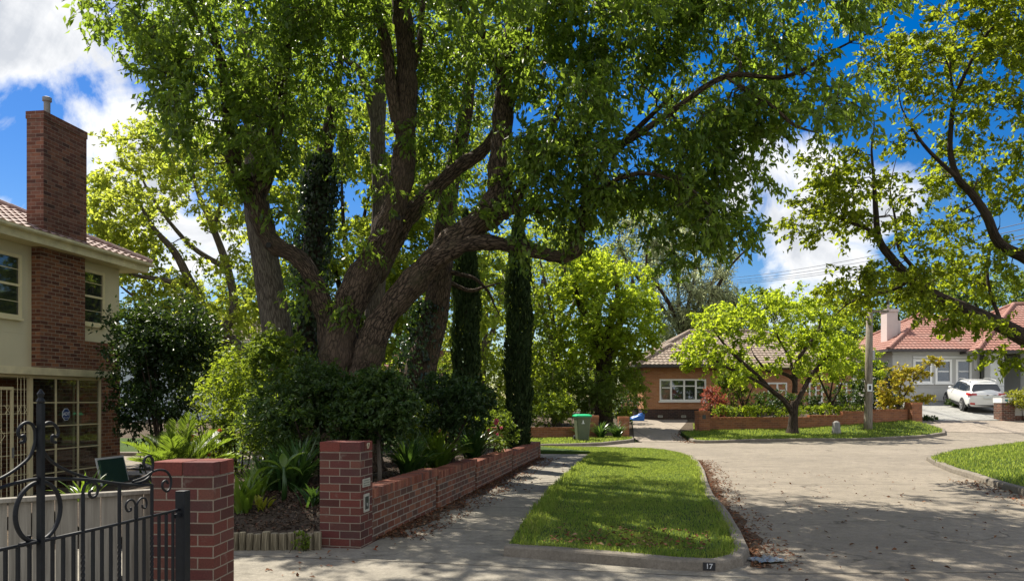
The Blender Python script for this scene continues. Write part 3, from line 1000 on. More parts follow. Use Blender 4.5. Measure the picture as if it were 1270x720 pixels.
# plaster band under the first floor window
def window(px0, px1, py0, py1, off, parent=hs, rails=(0.52,), glazing=None, y_from_right=True, t0=None):
    tr_, zt_ = hl(px1, py0, off)
    zb_ = hl(px1, py1, off)[1]
    tl_ = hl(px0, py0, off)[0] if t0 is None else t0
    fr = .07
    m = MB()
    x0, x1 = .002, .06
    m.box(x0, x1, tl_, tl_ + fr, zb_, zt_); m.box(x0, x1, tr_ - fr, tr_, zb_, zt_)
    m.box(x0, x1, tl_ + fr, tr_ - fr, zt_ - fr, zt_); m.box(x0, x1 + .03, tl_ - .02, tr_ + .02, zb_ - .05, zb_ - .001)
    m.box(x0, x1, tl_ + fr, tr_ - fr, zb_, zb_ + fr)
    w = m.build('window', M['cream_trim'], parent)
    s_ = MB()
    for r_ in rails:
        zz = zb_ + (zt_ - zb_) * r_
        s_.box(.01, .05, tl_ + fr, tr_ - fr, zz - .025, zz + .025)
    zz = zb_ + (zt_ - zb_) * .77
    s_.box(.012, .035, tl_ + fr, tr_ - fr, zz - .007, zz + .007)
    zz = zb_ + (zt_ - zb_) * .26
    s_.box(.012, .035, tl_ + fr, tr_ - fr, zz - .006, zz + .006)
    s_.build('sash', M['cream_trim'], w)
    MB().box(.018, .022, tl_ + fr, tr_ - fr, zb_ + fr, zt_ - fr).build('pane', M['glass_dark'], w)
    MB().box(.004, .008, tl_ + fr, tr_ - fr, zb_ + fr, zt_ - fr).build('blind', M['blind'], w)
window(-60, 24.5, 317, 395, 0, t0=hl(24.5, 317)[0] - 1.5)
window(104, 127.5, 339, 405, 0, t0=lb + .02)

# glazed porch
OP = 1.35
tz, zpo = hl(144, 468.5, OP + .2)
zpt = hl(144, 460.5, OP + .2)[1]
tpe = tz
por = MB().box(.02, OP + .2, -7, tpe, zpo, zpt, uo=(0, 0)).build('porch_roof', M['cream_dirty'], hs)
zfl = hl(124, 608, OP)[1]
t_end = hl(125.5, 500, OP)[0]; t_mid = hl(40.5, 500, OP)[0]
fr = MB()
fr.box(OP - .06, OP + .0, t_end - .06, t_end, zfl, zpo - .002)
fr.box(OP - .07, OP + .01, t_mid - .08, t_mid, zfl, zpo - .002)
fr.box(OP - .06, OP + .0, t_mid, t_end - .06, zpo - .07, zpo - .002)
fr.box(OP - .06, OP + .0, t_mid, t_end - .06, zfl, zfl + .06)
# end wall frame (facing away) and its posts
fr.box(.015, .07, t_end - .05, t_end, zfl, zpo - .002)
fr.box(.07, OP - .06, t_end - .05, t_end, zfl, zfl + .05)
gl = fr.build('porch_frame', M['cream_trim'], hs)
bars = MB()
H = zpo - zfl - .13
for k in range(1, 5):
    zz = zfl + .06 + H * k / 5
    bars.box(OP - .045, OP - .012, t_mid, t_end - .06, zz - .012, zz + .012)
    bars.box(.07, OP - .06, t_end - .04, t_end - .012, zz - .012, zz + .012)
for k in range(1, 3):
    tt = t_mid + (t_end - .06 - t_mid) * k / 3
    bars.box(OP - .048, OP - .008, tt - .014, tt + .014, zfl + .06, zpo - .07)
bars.box(OP * .5 - .014, OP * .5 + .014, t_end - .044, t_end - .008, zfl + .05, zpo - .002)
bars.build('glazing_bars', M['cream_trim'], gl)
MB().box(OP - .032, OP - .028, t_mid, t_end - .06, zfl + .06, zpo - .07).build('pane', M['glass'], hs)
# porch floor slab
MB().box(.015, OP + .1, -7, t_end + .1, HG - .3, zfl - .003).build('porch_slab', M['kerb'], hs)
# security door and side grille with diamonds
dr = MB()
t_d1 = hl(17, 500, OP)[0]; t_d0 = t_d1 - 1.0
for (a, b) in ((t_d1 - .05, t_d1), (t_d0, t_d0 + .05)):
    dr.box(OP - .04, OP, a, b, zfl, zpo - .25)
dr.box(OP - .04, OP, t_d0 + .05, t_d1 - .05, zpo - .31, zpo - .25); dr.box(OP - .04, OP, t_d0 + .05, t_d1 - .05, zfl, zfl + .1)
dr.box(OP - .04, OP, t_d0 - .5, t_mid - .08, zpo - .06, zpo - .002)
door = dr.build('security_door', M['cream_trim'], hs)
gr = MB()
def bar(a, b, r=.008): gr.tube([(OP - .02, a[0], a[1]), (OP - .02, b[0], b[1])], r, 4)
for tt in np.linspace(t_d1 + .12, t_mid - .2, 3): bar((tt, zfl), (tt, zpo - .06))
for tt in np.linspace(t_d0 + .15, t_d1 - .15, 6): bar((tt, zfl + .1), (tt, zpo - .31))
for z_ in (zpo - .30, zpo - .62, zpo - .78, zpo - 1.15, zpo - 1.6, zpo - 2.0):
    bar((t_d1, z_), (t_mid - .08, z_)); bar((t_d0 + .05, z_), (t_d1 - .05, z_))
for (a, b) in ((t_d1 + .12, t_d1 + .12 + (t_mid - .2 - t_d1 - .12) / 2), (t_mid - .2, t_mid - .08), (t_d1 - .2, t_d1 - .06)):
    bar((a, zpo - .62), (b, zpo - .78), .006); bar((a, zpo - .78), (b, zpo - .62), .006)
for s_ in (-1, 1):
    m_ = (t_d0 + t_d1) / 2
    bar((m_ + .3, zpo - 1.2), (m_, zpo - 1.2 + s_ * .35), .006); bar((m_ - .3, zpo - 1.2), (m_, zpo - 1.2 + s_ * .35), .006)
gr.build('grille', M['cream_trim'], door)
MB().box(OP, OP + .03, t_d1 - .05, t_d1 - .02, zfl + .95, zfl + 1.15).build('handle', M['zinc'], door)
# sticker
M['st_blue'] = m_plain('sticker_blue', (0.02, 0.05, 0.19), 0.35, 0.05, 10, 0)
M['st_white'] = m_plain('sticker_white', (0.75, 0.77, 0.8), 0.4, 0.02, 10, 0)
ts, zs_ = hl(83.3, 513.5, OP)
def octo(rx, rz, x0, x1, mat, name, par):
    mb = MB()
    pts = [(ts + rx * math.cos(PI / 8 + k * PI / 4), zs_ + rz * math.sin(PI / 8 + k * PI / 4)) for k in range(8)]
    mb.face([(x1, a, b) for a, b in pts]); mb.face([(x0, a, b) for a, b in reversed(pts)])
    for k in range(8):
        a, b = pts[k], pts[(k + 1) % 8]
        mb.face([(x0, *a), (x0, *b), (x1, *b), (x1, *a)])
    return mb.build(name, mat, par)
stk_ = octo(.125, .14, OP - .0275, OP - .0225, M['st_white'], 'security_sticker', hs)
octo(.112, .127, OP - .0222, OP - .0195, M['st_blue'], 'sticker_face', stk_)
text_obj('sticker_text', 'ADT', .10, M['st_white'], stk_, (OP - .0185, ts, zs_ + .01), (PI / 2, 0, PI / 2), .0005, True)
text_obj('sticker_text', 'Security', .04, M['st_white'], stk_, (OP - .0185, ts, zs_ - .07), (PI / 2, 0, PI / 2), .0005)
# lower right brick window frame behind shrub and a dark green board by the porch
M['green_board'] = m_plain('dark_green_paint', (0.012, 0.045, 0.03), 0.5, 0.2, 6, 0.05)
bq = P(145, 596, 16.6)
bd = thing('green_board', 'dark green sloping panel with a pale edge leaning by the glazed porch', 'panel', (bq.x, bq.y, bq.z - .25), HA)
MB().box(-.03, .02, -.35, .45, 0, .75, M=Matrix.Rotation(R(-14), 4, 'Y')).build('panel', M['green_board'], bd)
MB().box(-.04, -.0305, -.40, .55, 0, .80, M=Matrix.Rotation(R(-14), 4, 'Y')).build('backing_sheet', M['white_wall'], bd)
# ------------------------------------------------------------------ foliage helpers
def unit(a): return a / np.maximum(np.linalg.norm(a, axis=-1, keepdims=True), 1e-9)


def ell(px, py, Y, rpx, rpz, rY, n, shell=0.45):
    """n clump centres in an ellipsoid given where it appears and how deep it is"""
    c = np.array(P(px, py, Y)); s = Y / F
    return ell_w(c, (rpx * s, rY, rpz * s), n, shell)


def ell_w(c, r, n, shell=0.45):
    d = unit(RNG.normal(size=(n, 3)))
    rad = RNG.uniform(0, 1, n) ** (1 / 3.0 * (1 - shell * .7))
    return np.array(c) + d * rad[:, None] * np.array(r)


def gaps(cl, amt=.35, f=1.15, seed=0.0):
    """drop clumps where a slow 3D wave is low, so that the crown breaks into masses with holes between"""
    x, y, z = (cl * f).T
    w = np.sin(x * 1.9 + 1.3 * np.sin(z * 1.3 + seed) + seed) + np.sin(y * 1.7 + 1.1 * np.sin(x * 1.1 - seed)) + np.sin(z * 2.1 + 1.2 * np.sin(y * 1.2) + 2 * seed)
    return cl[w > np.quantile(w, amt)]


LEAFV = {'oval': [(-.5, 0, 0), (-.08, .5, 1), (.5, 0, 0), (-.08, -.5, 1)]}


def leaf_verts(pos, axis, nrm, L, W, fold=.22):
    """one folded leaf per position: base, left, tip, right"""
    axis = unit(axis)
    side = unit(np.cross(nrm, axis)); nn = np.cross(axis, side)
    L = L[:, None]; W = W[:, None]
    v = np.empty((len(pos), 4, 3))
    v[:, 0] = pos - axis * L * .5
    v[:, 1] = pos - axis * L * .06 + side * W * .5 + nn * W * fold
    v[:, 2] = pos + axis * L * .5 - nn * L * .10
    v[:, 3] = pos - axis * L * .06 - side * W * .5 + nn * W * fold
    return v.reshape(-1, 3)


def foliage(name, clumps, per, rad, L, asp, mat, parent, droop=.35, flat=.75, sprays=5, out=.5, center=None, up=.6, ljit=.4, jit=.10):
    """leaves set along short sprays in every clump"""
    nC = len(clumps)
    if center is None: center = clumps.mean(0)
    o = unit(clumps - center)
    dirs = unit(RNG.normal(size=(nC, sprays, 3)) * np.array([1, 1, flat]) + o[:, None, :] * out)
    n = nC * per
    ci = np.repeat(np.arange(nC), per)
    si = RNG.integers(0, sprays, n)
    d = dirs[ci, si]
    u = RNG.uniform(0.05, 1, n) ** .6
    R_ = rad * RNG.uniform(.7, 1.25, nC)[ci]
    pos = clumps[ci] + d * (u * R_)[:, None] + RNG.normal(size=(n, 3)) * (rad * jit) * np.array([1, 1, .8])
    pos[:, 2] -= droop * .35 * rad * u ** 2
    ax = unit(d * .7 + RNG.normal(size=(n, 3)) * .65 + np.array([0, 0, -droop]))
    nr = unit(RNG.normal(size=(n, 3)) * .8 + np.array([0, 0, up]) + o[ci] * .2)
    Ls = L * RNG.uniform(1 - ljit, 1 + ljit, n)
    v = leaf_verts(pos, ax, nr, Ls, Ls * asp)
    return np_mesh(name, v, 4, [(0, 1, 2), (0, 2, 3)], mat, parent), dirs


def limb(mb, pts, seg=10, rough=.05, n=5):
    """pts: (x,y,z,r)"""
    P4 = [Vector(p[:3]) for p in pts]
    rs = [p[3] for p in pts]
    sp = spline(P4, n)
    rr_ = []
    for i in range(len(rs) - 1):
        for k in range(n): rr_.append(rs[i] + (rs[i + 1] - rs[i]) * k / n)
    rr_.append(rs[-1])
    ph = random.uniform(0, 6)
    rr_ = [r * (1 + (.09 * math.sin(i * .9 + ph) + .06 * math.sin(i * 2.1 + ph * 2)) * (rough > .06)) for i, r in enumerate(rr_)]
    mb.tube(sp, rr_, seg, True, rough)
    return sp, rr_


def branches(mb, nodes, rads, clumps, k0=.012, taper=.62, rmax=.09, seg=5, sag=.12, min_r=.006, down=False, center=None):
    """join every clump to the nearest wood already there, nearest clumps first"""
    N = list(nodes); Rr = list(rads)
    arr = np.zeros((len(N) + len(clumps) * 4 + 8, 3)); m = len(N)
    arr[:m] = np.array([tuple(p) for p in N]); ra = np.zeros(len(arr)); ra[:m] = Rr
    d0 = np.array([np.min(np.sum((arr[:m] - c) ** 2, 1)) for c in clumps])
    for i in np.argsort(d0):
        c = clumps[i]
        dd = np.sqrt(np.sum((arr[:m] - c) ** 2, 1))
        j = int(np.argmin(dd + (ra[:m] < .012) * .25))
        a = Vector(arr[j]); b = Vector(c); L = (b - a).length
        if L < .05: continue
        r0 = min(ra[j] * taper, k0 + .014 * L + .0, rmax); r0 = max(r0, min_r)
        bend = Vector(RNG.normal(size=3)) * L * .13 + Vector((0, 0, sag * L))
        p1 = a.lerp(b, .35) + bend * .8; p2 = a.lerp(b, .7) + bend * .6 + Vector(RNG.normal(size=3)) * L * .05
        mb.tube([a, p1, p2, b], [r0, r0 * .8, r0 * .6, max(r0 * .35, .004)], seg, False)
        for q, r in ((p1, r0 * .8), (p2, r0 * .6), (b, r0 * .4)):
            arr[m] = q; ra[m] = r; m += 1


def twigs(mb, clumps, dirs, rad, r=.004, per=3):
    for c, ds in zip(clumps, dirs):
        for d in ds[:per]:
            a = Vector(c); e = Vector(d) * rad * .85
            mb.tube([a, a + e * .5 + Vector((0, 0, .03)), a + e + Vector((0, 0, -.05))], [r * 1.4, r, r * .5], 3, False)


def tree(name, label, cat, limbs, clumps, per, rad, L, asp, lmat, bmat, group=None, seg=9, rough=.05, twig=3, taper=.62, k0=.012, rmax=.09, sag=.12, trunk_name='trunk', extra=None, **kw):
    base = limbs[0][0]
    root = thing(name, label, cat, (base[0], base[1], base[2]), 0, group)
    off = Vector(base[:3])
    mb = MB(); nodes = []; rads = []
    for l in limbs:
        ll = [(p[0] - off.x, p[1] - off.y, p[2] - off.z, p[3]) for p in l]
        sp, rr_ = limb(mb, ll, seg, rough)
        nodes += sp; rads += rr_
    cl = np.array(clumps) - np.array(off)
    o, dirs = foliage('crown', cl, per, rad, L, asp, lmat, root, **kw)
    branches(mb, nodes, rads, cl, k0=k0, taper=taper, rmax=rmax, sag=sag)
    if twig: twigs(mb, cl, dirs, rad, per=twig, r=max(.004, L * .035))
    mb.build(trunk_name, bmat, root, shade=True)
    return root


def pl(pts, base_z=None):
    """(px, py, Y, r) -> (x,y,z,r)"""
    return [(*P(a, b, Y), r) for a, b, Y, r in pts]


M['bark_camphor'] = m_bark('furrowed_bark', (0.014, 0.010, 0.007), (0.22, 0.155, 0.11), 17, 5.0, 1.5, moss=(0.055, 0.06, 0.025))
M['bark_grey'] = m_bark('grey_bark', (0.05, 0.04, 0.032), (0.20, 0.17, 0.135), 16, 3, .8)
M['bark_dark'] = m_bark('dark_bark', (0.018, 0.013, 0.010), (0.09, 0.065, 0.048), 16, 3, .8)
M['lf_camphor'] = m_leaf('camphor_leaf', [(0.038, 0.078, 0.015), (0.06, 0.112, 0.02), (0.088, 0.147, 0.025), (0.125, 0.17, 0.03)], (0.34, 0.48, 0.045), .50, .42, .32)
M['lf_right'] = m_leaf('olive_leaf', [(0.05, 0.085, 0.008), (0.085, 0.13, 0.011), (0.12, 0.165, 0.014), (0.16, 0.18, 0.016)], (0.42, 0.50, 0.025), .50, .5, .22)
M['lf_bright'] = m_leaf('bright_green_leaf', [(0.07, 0.12, 0.018), (0.10, 0.16, 0.022), (0.13, 0.19, 0.025), (0.16, 0.19, 0.03)], (0.46, 0.55, 0.05), .52, .5, .22)
M['lf_left'] = m_leaf('pale_maple_leaf', [(0.10, 0.14, 0.018), (0.14, 0.18, 0.022), (0.18, 0.21, 0.028), (0.22, 0.22, 0.035)], (0.62, 0.70, 0.08), .55, .5, .22)
M['lf_lime'] = m_leaf('lime_leaf', [(0.10, 0.18, 0.018), (0.14, 0.22, 0.02), (0.18, 0.25, 0.025), (0.21, 0.25, 0.03)], (0.56, 0.68, 0.04), .55, .5, .22)
M['lf_mid'] = m_leaf('mid_green_leaf', [(0.04, 0.075, 0.014), (0.06, 0.105, 0.018), (0.085, 0.13, 0.022)], (0.27, 0.36, 0.03), .45, .5, .22)
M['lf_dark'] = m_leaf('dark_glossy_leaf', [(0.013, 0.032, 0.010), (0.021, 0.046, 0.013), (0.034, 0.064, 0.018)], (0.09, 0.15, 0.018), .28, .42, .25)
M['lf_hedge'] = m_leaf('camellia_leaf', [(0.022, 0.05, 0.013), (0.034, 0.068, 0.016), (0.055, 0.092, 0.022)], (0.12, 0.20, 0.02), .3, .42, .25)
M['lf_shrub'] = m_leaf('garden_shrub_leaf', [(0.06, 0.11, 0.015), (0.09, 0.15, 0.02), (0.12, 0.18, 0.025)], (0.38, 0.48, 0.03), .48, .5, .25)
M['lf_cypress'] = m_leaf('cypress_spray', [(0.018, 0.036, 0.013), (0.030, 0.054, 0.018), (0.048, 0.076, 0.026)], (0.06, 0.10, 0.02), .2, .7, .15)
M['lf_oak'] = m_leaf('grey_green_needle', [(0.16, 0.18, 0.10), (0.21, 0.23, 0.13), (0.26, 0.28, 0.17)], (0.6, 0.66, 0.36), .55, .6, .15)
M['lf_red'] = m_leaf('red_maple_leaf', [(0.25, 0.06, 0.05), (0.32, 0.10, 0.08), (0.22, 0.11, 0.06)], (0.5, 0.14, 0.08), .45)
M['lf_orange'] = m_leaf('orange_tinged_leaf', [(0.34, 0.17, 0.03), (0.24, 0.26, 0.03), (0.18, 0.24, 0.025), (0.26, 0.25, 0.03), (0.36, 0.24, 0.04)], (0.68, 0.58, 0.05), .5, .6, .15)
M['lf_yellow'] = m_leaf('golden_leaf', [(0.22, 0.24, 0.02), (0.28, 0.28, 0.025), (0.20, 0.24, 0.02)], (0.5, 0.5, 0.04), .4)
M['lf_strap'] = m_leaf('strap_leaf', [(0.02, 0.055, 0.014), (0.03, 0.075, 0.018), (0.05, 0.10, 0.022)], (0.12, 0.22, 0.03), .3, .3, .5)
M['lf_strap_light'] = m_leaf('light_strap_leaf', [(0.06, 0.12, 0.015), (0.09, 0.16, 0.02), (0.12, 0.18, 0.025)], (0.28, 0.42, 0.03), .4, .35, .45)
M['lf_palm'] = m_leaf('palm_leaflet', [(0.06, 0.11, 0.015), (0.09, 0.15, 0.02), (0.13, 0.19, 0.03)], (0.28, 0.40, 0.035), .38, .35, .5)
M['petal'] = m_leaf('pink_petal', [(0.55, 0.10, 0.16), (0.62, 0.18, 0.22), (0.5, 0.06, 0.10)], (0.7, 0.2, 0.25), .35)
M['petal_red'] = m_leaf('red_petal', [(0.45, 0.05, 0.03), (0.55, 0.09, 0.05)], (0.6, 0.12, 0.06), .35)
M['ivy'] = m_leaf('ivy_leaf', [(0.010, 0.028, 0.010), (0.018, 0.04, 0.013), (0.028, 0.055, 0.018)], (0.06, 0.12, 0.02), .25, .35, .45)

# ------------------------------------------------------------------ the great multi-stemmed tree
Yt = 14.0
L_ = []
L_.append(pl([(414, 592, 14, .60), (414, 545, 14, .47), (415, 500, 14, .42), (418, 455, 14, .40), (426, 410, 14, .37)]))
L_.append(pl([(452, 592, 13.95, .50), (450, 545, 13.9, .40), (449, 500, 13.85, .35), (452, 455, 13.8, .31), (466, 412, 13.75, .295)]))
L_.append(pl([(418, 455, 14, .395), (426, 405, 14, .37), (447, 350, 14, .35), (475, 295, 13.9, .30), (492, 250, 13.8, .265), (500, 200, 13.8, .245), (504, 130, 13.7, .235), (503, 60, 13.6, .215), (497, 0, 13.5, .19), (490, -80, 13.4, .14), (480, -160, 13.2, .05)]))
L_.append(pl([(462, 345, 14.15, .24), (497, 283, 14.25, .23), (533, 240, 14.3, .19), (568, 208, 14.4, .155), (603, 183, 14.5, .14), (632, 130, 14.6, .11), (652, 60, 14.7, .08), (664, -20, 14.7, .04)]))
L_.append(pl([(452, 455, 13.8, .31), (470, 405, 13.75, .295), (506, 357, 13.65, .29), (543, 317, 13.55, .285), (582, 286, 13.55, .30), (612, 256, 13.6, .31), (621, 222, 13.7, .275), (622, 178, 13.75, .25), (624, 120, 13.8, .19), (631, 60, 13.8, .15), (640, -20, 13.8, .10), (650, -100, 13.7, .04)]))
L_.append(pl([(538, 322, 13.45, .19), (570, 306, 13.3, .165), (606, 300, 13.2, .155), (650, 308, 13.1, .145), (688, 318, 13.0, .135), (704, 316, 13.0, .15), (714, 308, 13.0, .165), (719, 290, 13.0, .115), (727, 252, 13.0, .105), (742, 215, 13, .09), (766, 185, 12.9, .075), (798, 152, 12.8, .055), (835, 118, 12.6, .03)]))
L_.append(pl([(612, 268, 13.45, .13), (640, 260, 13.4, .085), (665, 260, 13.35, .07), (690, 264, 13.3, .055), (716, 270, 13.2, .035)]))
L_.append(pl([(622, 266, 13.6, .16), (643, 242, 13.7, .125), (660, 215, 13.8, .10), (673, 188, 13.8, .085), (692, 140, 13.7, .06), (705, 90, 13.6, .03)]))
L_.append(pl([(410, 430, 14.1, .28), (402, 385, 14.1, .235), (388, 345, 14.1, .21), (368, 319, 14.05, .185), (347, 308, 14, .19), (332, 292, 14, .21), (321, 262, 14, .24), (312, 238, 14, .25)]))
L_.append(pl([(314, 245, 14, .22), (294, 207, 13.9, .185), (285, 170, 13.8, .155), (283, 120, 13.7, .135), (270, 60, 13.5, .10), (252, 0, 13.3, .06), (240, -50, 13.2, .03)]))
L_.append(pl([(317, 242, 14, .22), (334, 198, 14, .185), (343, 150, 14.05, .165), (350, 90, 14.1, .15), (354, 40, 14.1, .125), (346, -20, 14.1, .09), (336, -90, 14, .03)]))
L_.append(pl([(495, 165, 13.7, .14), (486, 110, 13.5, .125), (480, 60, 13.4, .12), (466, 10, 13.3, .085), (455, -40, 13.2, .05)]))
L_.append(pl([(506, 100, 13.7, .09), (520, 55, 13.8, .075), (524, 10, 13.9, .06), (535, -50, 13.9, .03)]))
L_.append(pl([(623, 95, 13.8, .10), (606, 52, 13.6, .09), (580, 18, 13.4, .075), (553, -20, 13.2, .05), (520, -70, 13.0, .03)]))
L_.append(pl([(727, 250, 13, .05), (760, 225, 12.6, .05), (800, 215, 12.2, .04), (850, 230, 11.9, .03), (885, 260, 11.7, .015)]))
L_.append(pl([(766, 185, 12.9, .06), (830, 140, 12.4, .06), (900, 95, 12, .05), (975, 95, 11.7, .04), (1040, 60, 11.5, .022), (1100, 30, 11.3, .01)]))
L_.append(pl([(900, 95, 12, .04), (955, 130, 11.8, .035), (985, 155, 11.7, .03), (1015, 165, 11.6, .012)]))
L_.append(pl([(640, -20, 13.8, .09), (720, -70, 12.8, .08), (820, -60, 12, .06), (930, -30, 11.5, .04), (1020, -10, 11.2, .02)]))
L_.append(pl([(497, 0, 13.5, .15), (520, -90, 12, .10), (560, -160, 10.6, .07), (600, -230, 9.4, .04)]))
L_.append(pl([(346, -20, 14.1, .08), (320, -90, 12.6, .07), (280, -140, 11.4, .04)]))
cl = [gaps(ell(765, 120, 13.0, 165, 140, 2.2, 250), .36, 1.2, .4), gaps(ell(880, 120, 13.5, 85, 165, 1.8, 110), .3, 1.2, .4), gaps(ell(565, -45, 13.2, 250, 95, 2.6, 200), .25, 1.1, 1.0),
      ell(300, 55, 13.3, 120, 90, 1.8, 105), ell(262, 130, 13.0, 55, 70, 1.3, 34), ell(700, 215, 12.8, 80, 60, 1.3, 50),
      ell(862, 255, 12.6, 60, 68, 1.2, 46), gaps(ell(985, 45, 11.8, 120, 70, 1.7, 84), .42, 1.6, .2), ell(1000, 145, 11.6, 70, 36, 1.0, 13), ell(165, 22, 13.0, 60, 26, .9, 16), ell(215, 75, 13.0, 34, 40, .8, 12), *[ell(a_, b_, Y_, 9, 9, .22, 2) for a_, b_, Y_ in ((462, 300, 13.6), (349, 262, 13.7), (545, 246, 13.9), (511, 160, 13.4), (374, 352, 13.8), (702, 292, 12.8), (594, 262, 13.2), (300, 225, 13.6), (486, 232, 13.5), (645, 300, 12.9), (330, 200, 13.7), (428, 372, 13.5))],
      ell(450, 105, 15.6, 130, 120, .9, 60), ell(555, 120, 15.2, 60, 120, .8, 34), ell(415, 20, 13.2, 70, 60, 1.2, 34),
      ell(560, -260, 11.6, 420, 120, 2.6, 130, .2), ell(720, 20, 12.4, 160, 60, 1.6, 60), ell(330, 165, 13.0, 40, 40, .8, 14),  # first group hangs overhead out of view, placed to cast shade
      ell_w((0.6, 9.0, 7.6), (3.6, 2.2, .9), 62, .2), gaps(ell_w((4.2, 14.8, 11.4), (5.0, 4.4, 1.2), 330, .2), .5, 1.5, 2.0), gaps(ell_w((-3.0, 12.6, 11.2), (3.6, 3.0, 1.0), 110, .2), .68, 1.5, 3.0)]  # unseen clumps added above the view to shade the road and footpath
cl = np.concatenate(cl)
L_ = [[(*p[:3], p[3] * (.82 if p[2] > 2.6 else .86)) for p in l] for l in L_]
big = tree('camphor_tree', 'huge spreading old tree with several thick twisting limbs rising from the garden bed', 'tree', L_, cl, 86, .50, .124, .42, M['lf_camphor'], M['bark_camphor'],
           seg=20, rough=.075, twig=5, droop=.7, sprays=7, jit=.085, k0=.013, rmax=.06)
# knot holes
for (a, b, Y) in ((333.5, 304, 13.78), (494, 270, 13.50)):
    p = P(a, b, Y) - Vector(L_[0][0][:3])
    MB().tube([p + Vector((0, -.03, 0)), p + Vector((0, .05, 0))], [.05, .035], 10).build('knot_hole', M['dark'], big)


def ivy_on(limbpts, n, r_off, L, parent, off, name='ivy'):
    sp = spline([Vector(p[:3]) for p in limbpts], 8)
    rs = np.interp(np.linspace(0, 1, len(sp)), np.linspace(0, 1, len(limbpts)), [p[3] for p in limbpts])
    idx = RNG.uniform(0, len(sp) - 1.01, n)
    i0 = idx.astype(int); fr_ = idx - i0
    A = np.array([tuple(p) for p in sp])
    c = A[i0] * (1 - fr_)[:, None] + A[i0 + 1] * fr_[:, None]
    tang = unit(A[i0 + 1] - A[i0])
    d = RNG.normal(size=(n, 3)); d -= tang * np.sum(d * tang, 1)[:, None]; d = unit(d)
    rad_ = rs[i0] + np.abs(RNG.normal(size=n)) * r_off
    pos = c + d * rad_[:, None] - np.array(off)
    ax = unit(RNG.normal(size=(n, 3)) * .5 + np.array([0, 0, -1.0]) + d * .3)
    Ls = L * RNG.uniform(.7, 1.3, n)
    v = leaf_verts(pos, ax, unit(d + RNG.normal(size=(n, 3)) * .35), Ls, Ls * .8)
    return np_mesh(name, v, 4, [(0, 1, 2), (0, 2, 3)], M['ivy'], parent)


# companion trees standing just behind it
lD = [pl([(515, 560, 17, .40), (520, 470, 17, .36), (538, 395, 17, .30), (548, 330, 17, .25), (553, 268, 17, .22), (562, 210, 17, .19), (578, 140, 17, .15), (585, 60, 17, .10), (590, -20, 17, .05)]),
      pl([(548, 335, 17, .07), (570, 340, 16.9, .05), (590, 346, 16.8, .04), (606, 362, 16.7, .03), (614, 380, 16.6, .018), (623, 396, 16.5, .006)]),
      pl([(548, 345, 17, .06), (580, 360, 17.3, .045), (600, 356, 17.4, .03), (622, 350, 17.5, .012)])]
tD = tree('leaning_tree', 'slender grey trunk with dark ivy on one side, leaning just behind the huge tree', 'tree', lD, np.concatenate([ell(590, 20, 17.5, 110, 120, 1.6, 60), ell(560, 160, 18, 60, 60, 1, 22)]), 70, .5, .10, .45, M['lf_camphor'], M['bark_camphor'], seg=12, twig=2, droop=.5)
ivy_on(pl([(505, 540, 16.75, .24), (508, 470, 16.75, .26), (516, 420, 16.75, .22), (530, 375, 16.8, .16)]), 1500, .12, .09, tD, lD[0][0][:3])
lS = [pl([(352, 570, 16, .42), (347, 470, 16, .36), (342, 400, 16, .31), (333, 345, 16, .29), (323, 290, 16, .27), (318, 240, 16, .26), (317, 180, 16, .23), (310, 110, 16, .18), (300, 40, 16, .13), (292, -50, 16, .06)])]
tS = tree('straight_tree', 'tall fairly straight grey trunk rising behind the left limb of the huge tree', 'tree', lS, np.concatenate([ell(300, 20, 16.5, 110, 120, 1.6, 60), ell(345, 130, 17, 60, 60, 1, 20)]), 70, .5, .10, .45, M['lf_camphor'], M['bark_grey'], seg=12, twig=2, droop=.5)
lI = [pl([(372, 560, 18, .28), (380, 430, 18, .25), (388, 320, 18, .24), (396, 230, 18, .22), (408, 160, 18, .16), (420, 90, 18, .10), (430, 20, 18, .04)])]
tI = tree('ivy_clad_tree', 'upright trunk wrapped in a thick dark column of ivy among bright green foliage', 'tree', lI, np.concatenate([ell(420, 60, 18.3, 100, 90, 1.4, 55)]), 70, .5, .10, .45, M['lf_camphor'], M['bark_dark'], seg=10, twig=2, droop=.5)
ivy_on(pl([(368, 470, 18, .30), (380, 390, 18, .30), (388, 300, 18, .32), (396, 235, 18, .30), (402, 195, 18, .16)]), 5200, .13, .10, tI, lI[0][0][:3])
lF = [pl([(455, 560, 18.5, .26), (462, 420, 18.5, .24), (470, 300, 18.5, .21), (472, 229, 18.5, .20), (468, 167, 18.5, .19), (474, 83, 18.5, .15), (482, 20, 18.5, .10), (486, -40, 18.5, .05)]),
      pl([(469, 170, 18.5, .11), (450, 95, 18.5, .10), (430, 75, 18.5, .07), (415, 60, 18.5, .04)])]
tree('thin_back_tree', 'thin pale trunk seen between the upright limbs of the huge tree', 'tree', lF, np.concatenate([ell(480, 0, 18.5, 110, 90, 1.4, 55)]), 70, .5, .10, .45, M['lf_camphor'], M['bark_grey'], seg=10, twig=2, droop=.5)

